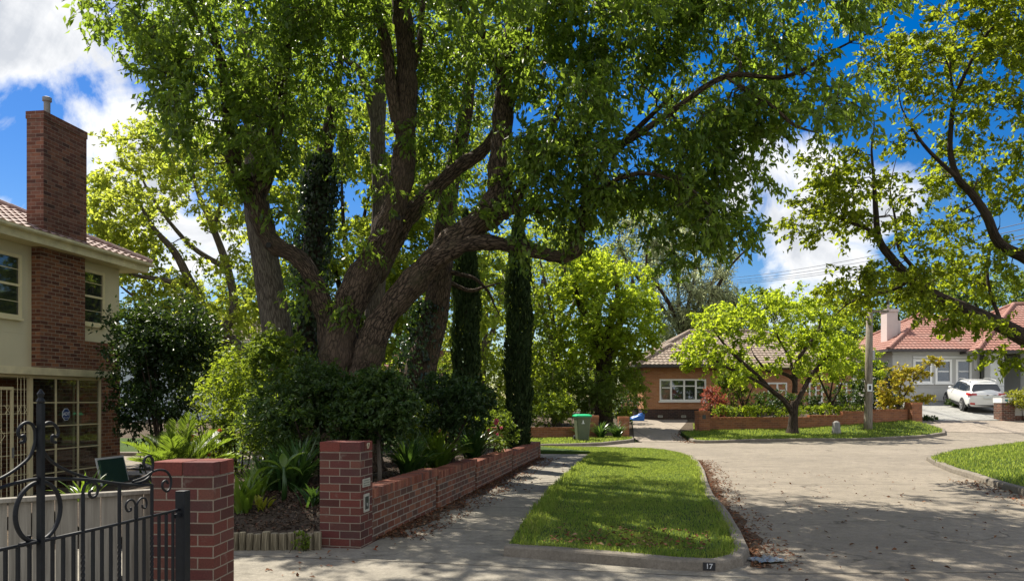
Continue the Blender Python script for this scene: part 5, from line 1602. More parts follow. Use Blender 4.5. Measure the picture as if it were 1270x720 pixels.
fs('garden_tree', 'small tree with several thin stems and lime leaves beside the forked street tree', 1030, 450, 37.0, 40, 34, 1.0, 70, 'lf_bright', stem_h=.9, stem_r=.07, cat='tree')
fs('garden_tree', 'slender yellow green small tree left of the street tree', 922, 468, 36.5, 22, 26, .8, 34, 'lf_lime', stem_h=.8, stem_r=.04, cat='tree', shell=.4)
zo_ = hz(Xp(1114, 37.2), 37.2)
LO = [[(Xp(1114, 37.2), 37.2, zo_ - .1, .09), (Xp(1113, 37.2), 37.2, zo_ + .5, .07), (Xp(1108, 37.2), 37.2, zo_ + 1.0, .05), *pl([(1100, 470, 37.0, .03), (1096, 452, 36.9, .012)])],
      [(Xp(1114, 37.2), 37.2, zo_ + .35, .06), *pl([(1122, 490, 37.2, .045), (1136, 468, 37.2, .035), (1152, 452, 37.1, .02), (1166, 443, 37, .008)])],
      [(Xp(1114, 37.2), 37.2, zo_ + .6, .05), *pl([(1117, 480, 37.4, .035), (1122, 456, 37.6, .012)])],
      [(Xp(1114, 37.2), 37.2, zo_ + .3, .04), *pl([(1130, 502, 36.8, .03), (1150, 491, 36.6, .012)])]]
tree('orange_tree', 'small spreading tree with orange tinged leaves in front of the pale grey house', 'tree', LO, np.concatenate([ell(1102, 478, 37.1, 14, 26, .6, 34), ell(1122, 476, 37.3, 14, 22, .6, 28), ell(1140, 464, 37.2, 9, 9, .4, 12), ell(1156, 450, 37.1, 10, 5, .4, 10), ell(1146, 492, 36.7, 12, 3, .3, 8), ell(1110, 500, 37, 18, 12, .6, 24)]), 54, .28, .125, .5, M['lf_orange'], M['bark_grey'], seg=6, twig=1)
for px, py, lab in ((1085, 500, 'dark green bush low behind the right end of the orange wall'),):
    fs('garden_shrub', lab, px, py, 37.9, 14, 14, .5, 26, 'lf_hedge', L=.1, rad=.25)
fs('golden_shrub', 'rounded golden yellow shrub on top of the low grey wall beside the parked car', 1270, 497, 36.4, 20, 14, .7, 60, 'lf_yellow', L=.09, rad=.26)
for px, lab in ((1180, 'low dark hedge plant against the brick base of the pale house'), (1152, 'low clipped green plant at the right end of the orange wall')):
    fs('low_shrub', lab, px, 515 if px > 1160 else 524, 41.5 if px > 1160 else 36.4, 12 if px > 1160 else 6, 7, .4, 16, 'lf_hedge', L=.08, rad=.2)
# hedge tops behind the orange wall
for k, (px, lm) in enumerate(((900, 'lf_shrub'), (930, 'lf_lime'), (958, 'lf_shrub'), (1000, 'lf_shrub'), (1030, 'lf_lime'), (1062, 'lf_shrub'))):
    fs('wall_plant', ['low leafy plant behind the left end of the orange brick wall', 'lime green low plant behind the orange wall below the slender tree', 'low green plant behind the orange wall left of the street tree trunk', 'low green plant behind the orange wall just right of the street tree trunk', 'lime tinted low plant behind the orange wall above the grey stone', 'low green plant behind the orange wall just left of the power pole'][k], px, 511 - k * .7, 35.6 + k * .25, 17, 6, .35, 22, lm, L=.08, rad=.2, cat='plant', group='low plants behind the orange wall')
# hedges closing the view at the sides
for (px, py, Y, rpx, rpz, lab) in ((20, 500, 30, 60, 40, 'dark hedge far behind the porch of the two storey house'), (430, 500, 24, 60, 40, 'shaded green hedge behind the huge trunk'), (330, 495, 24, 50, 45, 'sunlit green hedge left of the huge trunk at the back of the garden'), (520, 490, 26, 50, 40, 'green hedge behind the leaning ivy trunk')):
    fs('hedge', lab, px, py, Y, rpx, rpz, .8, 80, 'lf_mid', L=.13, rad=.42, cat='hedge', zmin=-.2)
fs('hedge', 'dense green hedge behind the lime green tree and the brick piers', 705, 488, 45, 62, 40, 1.0, 150, 'lf_mid', L=.15, rad=.5, cat='hedge')
fs('hedge', 'tall hedge closing the gap beside the left wall of the orange house', 768, 470, 46, 34, 55, 1.0, 110, 'lf_shrub', L=.15, rad=.5, cat='hedge')
fs('hedge', 'long mixed green hedge beyond the shorter pencil cypress', 605, 515, 33, 36, 26, .8, 80, 'lf_shrub', L=.12, rad=.4, cat='hedge')
fs('hedge', 'tall dense hedge beyond the gap between the two pencil cypresses', 655, 470, 40, 40, 50, 1.0, 100, 'lf_mid', L=.15, rad=.5, cat='hedge')
# ------------------------------------------------------------------ orange brick house across the road
def Zat(py, Y): return EYE - (py - CY) / F * Y
def Xat(px, Y): return (px - CX) / F * Y

YO = 42.0
xo0, xo1 = Xat(798, YO), Xat(884, YO)
zg = hz(9, YO) - .05
oh = thing('brick_house', 'single storey orange brick house with hipped tile roof and white framed windows across the street', 'house', (xo0, YO, zg), 0)
ez = Zat(456, YO) - zg               # eaves
wd = xo1 - xo0
zd = Zat(500, YO) - zg + .0          # top of the dark base course... measured below
zd = Zat(507, YO) - zg
wx0 = Xat(818, YO) - xo0; wx1 = Xat(876, YO) - xo0; wz0 = Zat(497, YO) - zg; wz1 = Zat(469.5, YO) - zg
# front wing wall with a window opening (butted boxes)
wl_ = MB()
wl_.box(0, wx0, 0, 9, zd, ez); wl_.box(wx1, wd, 0, 9, zd, ez)
wl_.box(wx0, wx1, 0, .25, zd, wz0); wl_.box(wx0, wx1, 0, .25, wz1, ez)
wl_.box(wd + .001, 12.4, 2.2, 9, zd, ez)
wl_.build('wall', M['brick_orange'], oh)
bs = MB(); bs.box(.03, wd - .03, .03, 9, -.5, zd - .002); bs.box(wd, 12.37, 2.23, 9, -.5, zd - .002)
bs.build('base_course', M['brick_dark'], oh)
for k, px in enumerate((819, 848)):
    x = Xat(px, YO) - xo0; z = Zat(516, YO) - zg
    v = MB().box(x - .13, x + .13, .005, .028, z - .06, z + .06).build('vent', M['plate'], oh)
    MB().box(x - .10, x + .10, .001, .0045, z - .015, z + .015).build('vent_slot', M['slot'], v)


def sash_window(root, x0, x1, z0, z1, y, splits, mids, frame_m='white', glass='glass_dark', fr=.09, sill=True, blind=True):
    m = MB()
    m.box(x0, x0 + fr, y, y + .12, z0, z1); m.box(x1 - fr, x1, y, y + .12, z0, z1)
    m.box(x0 + fr, x1 - fr, y, y + .12, z1 - fr, z1); m.box(x0 + fr, x1 - fr, y, y + .12, z0, z0 + fr)
    if sill: m.box(x0 - .06, x1 + .06, y - .07, y + .12, z0 - .07, z0 - .001)
    w = m.build('window', M[frame_m], root)
    s = MB()
    for sp_ in splits:
        x = x0 + (x1 - x0) * sp_
        s.box(x - .05, x + .05, y + .01, y + .10, z0 + fr, z1 - fr)
    xs = [x0 + fr] + [x0 + (x1 - x0) * sp_ for sp_ in splits] + [x1 - fr]
    for (a, b, md) in zip(xs, xs[1:], mids):
        if md:
            z = z0 + (z1 - z0) * md
            s.box(a + .05, b - .05, y + .02, y + .08, z - .03, z + .03)
    s.build('sash', M[frame_m], w)
    MB().box(x0 + fr, x1 - fr, y + .052, y + .056, z0 + fr, z1 - fr).build('pane', M[glass], w)
    if blind:
        bl = MB()
        n = int((z1 - z0 - 2 * fr) / .06)
        for k in range(n):
            zz = z0 + fr + k * .06
            bl.box(x0 + fr, x1 - fr, y + .09, y + .10, zz, zz + .045)
        bl.build('blind', M['blind'], w)
    return w
sash_window(oh, wx0, wx1, wz0, wz1, .02, (.25, .53, .78), (.6, 0.68, 0.68, .6))
for (a, b) in ((952, 976), (1003, 1020), (1037, 1062)):
    Y2 = YO + 2.2
    sash_window(oh, Xat(a, Y2) - xo0, Xat(b, Y2) - xo0, Zat(498, Y2) - zg, Zat(474, Y2) - zg, 2.2 - .03, (.5,), (.6, .6))
# roofs
def hip_roof(root, x0, x1, y0, y1, z, pitch, over, mat, name='roof', back=True, cap=True, course=.34, wave=.24):
    x0 -= over; x1 += over; y0 -= over; y1 += over
    w, d = x1 - x0, y1 - y0
    h = min(w, d) / 2; rz_ = z + h * pitch
    if w >= d: ra, rb_ = (x0 + h, (y0 + y1) / 2, rz_), (x1 - h, (y0 + y1) / 2, rz_)
    else: ra, rb_ = ((x0 + x1) / 2, y0 + h, rz_), ((x0 + x1) / 2, y1 - h, rz_)
    A, B, C_, D = (x0, y0, z), (x1, y0, z), (x1, y1, z), (x0, y1, z)
    mb = MB()
    if w >= d:
        tiled_slope(mb, (A, B, rb_, ra), course, wave, .03, .03); tiled_slope(mb, (D, A, ra, ra), course, wave, .03, .03)
        tiled_slope(mb, (B, C_, rb_, rb_), course, wave, .03, .03); tiled_slope(mb, (C_, D, ra, rb_), course, wave * 2, .03, .03)
    else:
        tiled_slope(mb, (A, B, ra, ra), course, wave, .03, .03); tiled_slope(mb, (D, A, ra, rb_), course, wave, .03, .03)
        tiled_slope(mb, (B, C_, rb_, ra), course, wave, .03, .03); tiled_slope(mb, (C_, D, rb_, rb_), course, wave * 2, .03, .03)
    rf_ = mb.build(name, mat, root)
    if cap:
        cb = MB()
        for (p, q) in ((A, ra), (B, rb_ if w >= d else ra), (C_, rb_), (D, ra if w >= d else rb_), (ra, rb_)):
            if (Vector(p) - Vector(q)).length > .3: ridge_caps(cb, p, q, .13, .42)
        cb.build('ridge_cap', mat, rf_)
    g = MB()
    g.box(x0, x1, y0 - .10, y0 - .0, z - .13, z + .01); g.box(x0 - .10, x0 - .001, y0 - .10, y1, z - .13, z + .01); g.box(x1 + .001, x1 + .10, y0 - .10, y1, z - .13, z + .01)
    return rf_, g
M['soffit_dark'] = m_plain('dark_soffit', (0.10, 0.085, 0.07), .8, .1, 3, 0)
r_, g_ = hip_roof(oh, 0, 12.4, 2.2, 10.2, ez + .22, .52, .45, M['tile_mixed'])
g_.build('gutter', M['cream_trim'], oh)
r_, g_ = hip_roof(oh, 0, wd, 0, 9, ez + .16, .52, .45, M['tile_mixed'])
g_.build('gutter', M['gutter_dark'], oh)
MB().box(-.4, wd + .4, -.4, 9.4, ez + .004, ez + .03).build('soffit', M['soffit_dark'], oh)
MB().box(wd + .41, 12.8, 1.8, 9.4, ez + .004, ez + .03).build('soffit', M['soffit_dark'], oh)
cm = MB(); xc = Xat(1075, 47) - xo0
# blue tarp bundle beside it
M['tarp'] = m_plain('blue_tarp', (0.02, 0.13, 0.50), .45, .3, 8, .3)
q = P(789, 523, 41.0)
tb = thing('blue_tarp', 'bright blue folded tarpaulin bundle on the ground at the left corner of the orange house', 'tarpaulin', (q.x, q.y, hz(q.x, q.y)), 0)
mb = MB(); rows = []
for i in range(9):
    u = i / 8; row = []
    for j in range(10):
        a = PI * j / 9
        rr__ = (.10 + .20 * u) * (1 + .18 * math.sin(5 * a + 4 * u) + random.uniform(-.05, .05))
        row.append((-.45 + .85 * u + random.uniform(-.02, .02), math.cos(a) * .25, .02 + math.sin(a) * rr__ * (1 + .6 * u)))
    rows.append(row)
for i in range(8):
    for j in range(9): mb.face([rows[i][j], rows[i + 1][j], rows[i + 1][j + 1], rows[i][j + 1]])
mb.face(rows[0]); mb.face(list(reversed(rows[8])))
mb.build('tarpaulin', M['tarp'], tb)

# orange brick front wall with piers
def run_wall(name, label, p0, p1, h, mat, piers=(), th=.23, coping=None, zoff=0.0, steps=6):
    p0, p1 = Vector(p0), Vector(p1)
    d = p1 - p0; L = d.length; ang = math.atan2(d.y, d.x)
    z0 = hz(p0.x, p0.y) + zoff
    root = thing(name, label, 'brick wall', (p0.x, p0.y, z0), ang)
    mb = MB(); cp_ = MB()
    for k in range(steps):
        a, b = L * k / steps, L * (k + 1) / steps
        q = p0.lerp(p1, (k + .5) / steps)
        zz = round((hz(q.x, q.y) + zoff - z0) / .086) * .086
        mb.box(a, b, 0, th, zz - .6, zz + h - .11)
        n = max(1, int((b - a) / .088)); w = (b - a) / n
        for i in range(n):
            j = random.uniform(-.003, .003)
            cp_.box(a + i * w + .004, a + (i + 1) * w - .004, -.012 + j, th + .012 + j, zz + h - .108, zz + h + j)
    mb.build('brickwork', mat, root)
    cp_.build('coping_course', M[coping], root)
    return root, ang, z0, L
M['brick_coping_orange'] = m_brickpiece('orange_coping_brick', [(0.40, 0.16, 0.08), (0.46, 0.2, 0.1), (0.33, 0.125, 0.06)])
fw, fang, fz, fL_ = run_wall('front_wall', 'long orange brick front wall behind the grassy verge and forked street tree', (8.75, 34.45), (18.65, 36.1), .66, M['brick_orange_wall'], coping='brick_coping_orange')
def pier(label, x, y, h, w, mat, capm, ang=0, name='brick_pier', zoff=0, cap=True):
    root = thing(name, label, 'brick pier', (x, y, hz(x, y) + zoff), ang)
    MB().box(-w / 2, w / 2, -w / 2, w / 2, -.3, h - .11, uo=(-w / 2, h - .11)).build('brickwork', mat, root)
    if cap:
        c_ = MB(); cap_course(c_, -w / 2 - .01, w / 2 + .01, -w / 2 - .01, w / 2 + .01, h - .105, h, 2, 2)
        c_.box(-w / 2 + .05, w / 2 - .05, -w / 2 + .05, w / 2 - .05, h - .109, h - .02)
        c_.build('cap_course', M[capm], root)
    return root
pr = pier('orange brick pier with letter slot at the left end of the long orange wall', 8.48, 34.15, .98, .50, M['brick_orange_wall'], 'brick_coping_orange', fang)
MB().box(-.10, .06, -.262, -.2505, .62, .80).build('letter_slot', M['slot'], pr)
pier('orange brick pier at the right end of the long orange front wall', 18.95, 36.15, .92, .52, M['brick_orange_wall'], 'brick_coping_orange', fang)

# low brick wall beside the bin, two short piers
run_wall('low_wall', 'low weathered brick wall in the shade behind the green lidded bin', (-6, 30.9), (2.55, 30.9), .50, M['brick_orange_wall'], coping='brick_coping_orange', zoff=.03, steps=3)
pier('short orange brick pier right of the green lidded bin', Xat(736, 31.1), 31.1, .98, .40, M['brick_orange_wall'], 'brick_coping_orange')
pier('short orange brick pier beside the driveway, right of the strap leaved clumps', Xat(773.5, 31.4), 31.5, .92, .42, M['brick_orange_wall'], 'brick_coping_orange')

# ------------------------------------------------------------------ wheelie bin
M['bin_body'] = m_plain('olive_grey_plastic', (0.105, 0.125, 0.075), .5, .12, 4, .03)
M['bin_lid'] = m_plain('green_plastic_lid', (0.02, 0.48, 0.20), .4, .1, 6, .02)
M['rubber'] = m_plain('black_rubber', (0.012, 0.012, 0.012), .7, .2, 20, .1)
YB = 29.0
bp_ = P(722, 549, YB)
bn = thing('wheelie_bin', 'olive grey wheelie bin with a bright green lid standing on the far grass verge', 'bin', (bp_.x, YB, hz(bp_.x, YB) + KH - .015), R(8))
mb = MB()
prof = [(.20, .215, 0.0), (.215, .23, .05), (.275, .30, .83), (.295, .32, .84), (.295, .32, .90)]
rows = []
for (hx, hy, z) in prof:
    r_ = .05
    row = []
    for (sx, sy, a0) in ((1, 1, 0), (-1, 1, 90), (-1, -1, 180), (1, -1, 270)):
        for k in range(4):
            a = R(a0 + 30 * k)
            row.append((sx * (hx - r_) + r_ * math.cos(a), sy * (hy - r_) + r_ * math.sin(a), z))
    rows.append(row)
for i in range(len(rows) - 1):
    for k in range(16): mb.face([rows[i][k], rows[i][(k + 1) % 16], rows[i + 1][(k + 1) % 16], rows[i + 1][k]])
mb.face(list(reversed(rows[0])))
mb.build('body', M['bin_body'], bn, shade=False)
mb = MB(); rows = []
for (hx, hy, z) in ((.31, .34, .895), (.315, .345, .915), (.305, .33, .955), (.22, .24, .985)):
    row = []
    for (sx, sy, a0) in ((1, 1, 0), (-1, 1, 90), (-1, -1, 180), (1, -1, 270)):
        for k in range(4):
            a = R(a0 + 30 * k); row.append((sx * (hx - .06) + .06 * math.cos(a), sy * (hy - .06) + .06 * math.sin(a), z))
    rows.append(row)
for i in range(3):
    for k in range(16): mb.face([rows[i][k], rows[i][(k + 1) % 16], rows[i + 1][(k + 1) % 16], rows[i + 1][k]])
mb.face(rows[3]); mb.face(list(reversed(rows[0])))
mb.build('lid', M['bin_lid'], bn)
for sx in (-1, 1):
    MB().lathe([(.02, -.025), (.09, -.025), (.10, -.015), (.10, .015), (.09, .025), (.02, .025)], 16, Matrix.Translation((sx * .245, .27, .085)) @ Matrix.Rotation(PI / 2, 4, 'Y')).build('wheel', M['rubber'], bn)
MB().tube([(-.24, .33, .86), (-.24, .40, .90), (.24, .40, .90), (.24, .33, .86)], .015, 6).build('handle', M['bin_body'], bn)
em = MB()
for (dx, dz, rx, rz) in ((-.03, .74, .022, .025), (-.03, .685, .03, .035), (-.03, .645, .075, .012)):
    yy = -.232 - (dz * .0868) - .006
    em.face([(dx + rx * math.cos(2 * PI * k / 10), -.235 - .0868 * (dz + rz * math.sin(2 * PI * k / 10)) + .004 - .012, dz + rz * math.sin(2 * PI * k / 10)) for k in range(10)])
em.build('emblem', M['st_white'], bn)

# ------------------------------------------------------------------ power pole, wires, marker stone
M['pole'] = m_bark('weathered_pole', (0.13, 0.11, 0.09), (0.34, 0.29, 0.235), 30, 1.2, .4)
YP = 33.6
px_ = Xat(1076.5, YP)
pz = hz(px_, YP) + KH - .02
pp = thing('power_pole', 'weathered timber power pole with small signs standing on the verge by the orange wall', 'power pole', (px_, YP, pz), 0)
MB().tube([(0, 0, -.3), (0.01, 0, .4), (.035, 0, 2.5), (.07, 0, 5.3)], [.19, .175, .155, .135], 14, True, .02).build('pole', M['pole'], pp, shade=True)
pt = lambda py: EYE - (py - CY) / F * YP - pz
MB().box(-.10, .10, -.19, -.172, pt(485), pt(476)).build('sign', M['st_white'], pp)
MB().box(-.055, .055, -.196, -.1905, pt(483), pt(478)).build('sign_mark', M['slot'], pp)
MB().box(.12, .28, -.06, .06, pt(446), pt(434)).build('junction_box', M['zinc'], pp)
MB().tube([(.14, -.06, pt(446)), (.155, -.10, pt(480)), (.165, -.12, pt(500))], .014, 5).build('conduit', M['zinc'], pp)
MB().box(-.75, .9, -.06, .06, 5.15, 5.25).build('crossarm', M['pole'], pp)
M['wire'] = m_plain('dark_wire', (0.03, 0.03, 0.035), .5, .1, 5, 0)
wires = ((915, 343, 1152, 309), (915, 346.5, 1152, 315), (915, 349, 1152, 321), (915, 351, 1152, 324.5))
labs = ('uppermost of the four thin overhead wires crossing the sky at the right', 'second from the top of the four thin overhead wires', 'third from the top of the four thin overhead wires', 'lowest of the four thin overhead wires crossing the sky')
for (a, b, c_, d_), lab in zip(wires, labs):
    A = P(a, b, 62); B = P(c_, d_, 33.6)
    dd = B - A
    A2 = A - dd * 1.0; B2 = B + dd * .6
    root = thing('overhead_wire', lab, 'wire', tuple(A), 0, 'overhead wires')
    pts = []
    for k in range(25):
        u = k / 24; p = A2.lerp(B2, u) - A; p.z -= 1.1 * (4 * u * (1 - u)) - 1.0
        pts.append(p)
    MB().tube(pts, .013, 4, False).build('cable', M['wire'], root)
q = P(1037, 535, 32.6)
M['stone'] = m_plain('grey_stone', (0.24, 0.23, 0.22), .9, .3, 6, .4)
st = thing('marker_stone', 'small grey stone post in the grass between the street tree and the power pole', 'stone post', (q.x, q.y, hz(q.x, q.y) + KH - .03), R(20))
MB().lathe([(.20, -.1), (.185, .1), (.165, .35), (.14, .50), (.08, .56), (.0, .57)], 7).build('stone', M['stone'], st)

# ------------------------------------------------------------------ pale grey house with red tiled roof
YW = 44.0
xw0 = Xat(1107, YW); zw = hz(24, YW) - .1
wh = thing('grey_house', 'pale grey rendered house with red tiled hip roof and three white sash windows', 'house', (xw0, YW, zw), 0)
X = lambda px: Xat(px, YW) - xw0
Z = lambda py: Zat(py, YW) - zw
ez = Z(436)
xr = X(1215)
hb = Z(497)                       # brick base top
win = [(1133, 1156), (1160, 1180.5), (1185.5, 1205)]
wz0, wz1 = Z(475), Z(445.5)
wb = MB()
xs = [0.0]
for a, b in win: xs += [X(a), X(b)]
xs.append(xr)
for i in range(0, len(xs), 2): wb.box(xs[i], xs[i + 1], 0, 8, hb, ez)
for i in range(1, len(xs) - 1, 2):
    wb.box(xs[i], xs[i + 1], 0, .25, hb, wz0); wb.box(xs[i], xs[i + 1], 0, .25, wz1, ez)
wb.box(xr + .001, 16.5, 3.2, 9, hb, ez)                # recessed porch back wall and beyond
wb.build('wall', M['grey_wall'], wh)
MB().box(.02, xr - .02, .02, 8, -.5, hb - .002).build('base_course', M['brick_wall'], wh)
for i, (a, b) in enumerate(win):
    sash_window(wh, X(a), X(b), wz0, wz1, -.02, (), (.5,), fr=.12, blind=False)
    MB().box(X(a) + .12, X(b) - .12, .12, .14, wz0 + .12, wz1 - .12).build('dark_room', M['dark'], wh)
# mouldings
mo = MB()
mo.box(X(1132), X(1212), -.05, -.002, Z(443.5), Z(441.5)); mo.box(X(1208), X(1211), -.055, -.003, Z(458), Z(444.5)); mo.box(X(1132), X(1135), -.055, -.003, Z(458), Z(444.5))
mo.build('window_moulding', M['white_wall'], wh)
bd_ = MB()
for py in (480, ): bd_.box(.0, xr, -.03, -.002, Z(py), Z(py - 2))
bd_.build('band', M['grey_wall'], wh)
# porch pillars with rusticated joints
for (a, b) in ((1215, 1231.5), (1259, 1276)):
    pm = MB()
    zz = 0.0; n = 6; hgt = ez - .12
    for k in range(n):
        pm.box(X(a), X(b), -1.0, -.45, hgt * k / n + .012, hgt * (k + 1) / n - .012)
    pm.box(X(a) + .03, X(b) - .03, -.97, -.48, -.3, hgt)
    pm.build('porch_pillar', M['white_wall'], wh)
MB().box(xr + .01, X(1300), -1.0, 0, ez - .12, ez + .1).build('porch_beam', M['white_wall'], wh)
MB().box(X(1276) + .01, X(1300), -.8, -.5, hb, ez - .125).build('porch_wall', M['white_wall'], wh)
MB().box(xr, X(1300), -1.1, 3.19, -.4, .12).build('porch_floor', M['kerb'], wh)
MB().box(X(1231), X(1258), 3.14, 3.18, .13, ez - .25).build('front_door', M['dark'], wh)
r_, g_ = hip_roof(wh, 0, xr + 3, 0, 8.5, ez + .12, .56, .45, M['tile_terra']); g_.build('gutter', M['gutter_dark'], wh)
r_, g_ = hip_roof(wh, xr - .6, 18.0, -1.1, 9.6, ez - .02, .56, .45, M['tile_terra']); g_.build('gutter', M['gutter_dark'], wh)
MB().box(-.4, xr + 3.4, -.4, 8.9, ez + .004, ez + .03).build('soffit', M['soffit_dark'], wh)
# chimney on the left
cx0, cx1 = Xat(1100, 46) - xw0, Xat(1113.5, 46) - xw0
cz = Zat(383, 46) - zw
cc_ = MB().box(cx0, cx1, 2, 2.75, 0, cz - .15); cc_.box(cx0 - .05, cx1 + .05, 1.95, 2.8, cz - .149, cz)
ch_ = cc_.build('chimney', M['pink_chim'], wh)
MB().box(cx1 + .001, cx1 + .22, 2.1, 2.7, 0, Zat(397, 46) - zw).build('flue_stack', M['pink_chim'], ch_)
MB().lathe([(.09, cz), (.09, cz + .22), (.12, cz + .24), (.12, cz + .3), (.07, cz + .31)], 10, Matrix.Translation(((cx0 + cx1) / 2, 2.4, 0))).build('chimney_pot', M['terracotta_flue'], ch_)
MB().tube([((cx0 + cx1) / 2, 2.4, cz + .3), ((cx0 + cx1) / 2, 2.4, cz + 1.6)], .015, 5).build('antenna', M['zinc'], ch_)

# gate pier with number, and low wall
gx = Xat(1245.5, 36.6)
wp = pier('red brick pier topped by a white block numbered 15, beside the parked car', gx, 36.6, .98, .62, M['brick_wall'], 'brick_coping', 0, zoff=-.05, cap=False)
MB().box(-.33, .33, -.33, .33, .871, 1.10).build('white_block', M['white'], wp)
text_obj('numeral', '15', .16, M['slot'], wp, (.13, -.332, .985), (PI / 2, 0, 0), .002, True)
M['teal'] = m_plain('teal_enamel', (0.05, 0.20, 0.22), .4, .1, 10, 0)
MB().prism([(-.18, 1.04), (-.02, 1.04), (-.03, .96), (-.10, .92), (-.17, .96)], -.34, -.3305, Matrix.Identity(4)).build('shield_badge', M['teal'], wp)
lump = MB()
for (x, y, z, r) in ((-.05, 0, 1.16, .12), (.12, .02, 1.17, .13), (.05, -.05, 1.2, .09), (-.15, .0, 1.14, .07)):
    lump.lathe([(0.0, -r * .7), (r * .7, -r * .5), (r, 0), (r * .7, r * .6), (0, r * .75)], 9, Matrix.Translation((x, y, z)))
lump.build('ornament', M['stone'], wp)
M['wall_grey'] = m_plain('low_grey_wall', (0.45, 0.42, 0.38), .85, .08, 2, .1)
lw = thing('low_wall', 'low grey rendered wall with a brick footing right of the numbered gate pier', 'low wall', (gx + .36, 36.5, hz(gx, 36.5)), 0)
MB().box(0, 6, 0, .25, .22, .80).build('wall', M['wall_grey'], lw)
MB().box(-.0, 6, .02, .23, -.3, .218).build('footing', M['brick_wall'], lw)
MB().box(-.0, 6.02, -.03, .28, .802, .87).build('coping', M['white_wall'], lw)

# ------------------------------------------------------------------ distant roof and chimney left of the cypress, pale house at far left
YN = 44
nh = thing('brick_house', 'distant house with orange roof edge and square brown chimney beyond the leaning ivy trunk', 'house', (Xat(520, YN), YN, -.1), 0)
MB().box(-6, 3.2, 0, 8, -.4, Zat(470, YN) + .1).build('wall', M['brick_wall'], nh)
r_, g_ = hip_roof(nh, -6, 3.2, 0, 8, Zat(470, YN) + .12, .42, .4, M['tile_terra']); g_.build('gutter', M['white'], nh)
c0, c1 = Xat(537, YN) - Xat(520, YN), Xat(557, YN) - Xat(520, YN)
MB().box(c0, c1, .3, 1.2, Zat(470, YN) + .0, Zat(434, YN) + .1).build('chimney', M['brick_chim'], nh)
YQ = 42
ph = thing('pale_house', 'pale blue white weatherboard house glimpsed through the trees left of the huge tree', 'house', (Xat(225, YQ), YQ, -.2), 0)
M['pale_blue'] = m_plain('pale_blue_paint', (0.42, 0.47, 0.53), .7, .05, 2, .05)
wbm = MB(); zt = Zat(425, YQ) + .2
for k in range(int(zt / .18)): wbm.box(-4, 6, -.012 + .0, .15, k * .18 + .002, k * .18 + .178)
wbm.box(-3.98, 5.98, .0, 7, -.3, zt)
wbm.build('wall', M['pale_blue'], ph)
sash_window(ph, Xat(264, YQ) - Xat(225, YQ), Xat(274, YQ) - Xat(225, YQ), Zat(480, YQ) + .2, Zat(446, YQ) + .2, -.06, (), (.5,), blind=False)
r_, g_ = hip_roof(ph, -4, 6, 0, 7, zt + .1, .45, .4, M['tile_mixed']); g_.build('gutter', M['white'], ph)

# ------------------------------------------------------------------ parked car
def m_paint(name, col, rough=.25, coat=1.0, metal=0.0):
    t = NT(name); t.base(col); t.rough(rough, .5, metal)
    t.b.inputs['Coat Weight'].default_value = coat; t.b.inputs['Coat Roughness'].default_value = .05
    return t.m
M['car_white'] = m_paint('white_car_paint', (0.74, 0.74, 0.72))
M['car_glass'] = m_paint('tinted_car_glass', (0.012, 0.018, 0.026), .05, .5)
M['tail_red'] = m_paint('tail_light_red', (0.42, 0.012, 0.018), .15)
M['car_black'] = m_plain('black_car_plastic', (0.022, 0.022, 0.024), .55, .15, 20, 0)
M['alloy'] = m_plain('silver_alloy', (0.55, 0.55, 0.56), .3, .1, 10, 0, .7)
M['chrome'] = m_paint('chrome', (0.6, 0.6, 0.62), .12, 0, .9)
M['plate_white'] = m_plain('number_plate_white', (0.60, 0.62, 0.62), .4, .05, 20, 0)


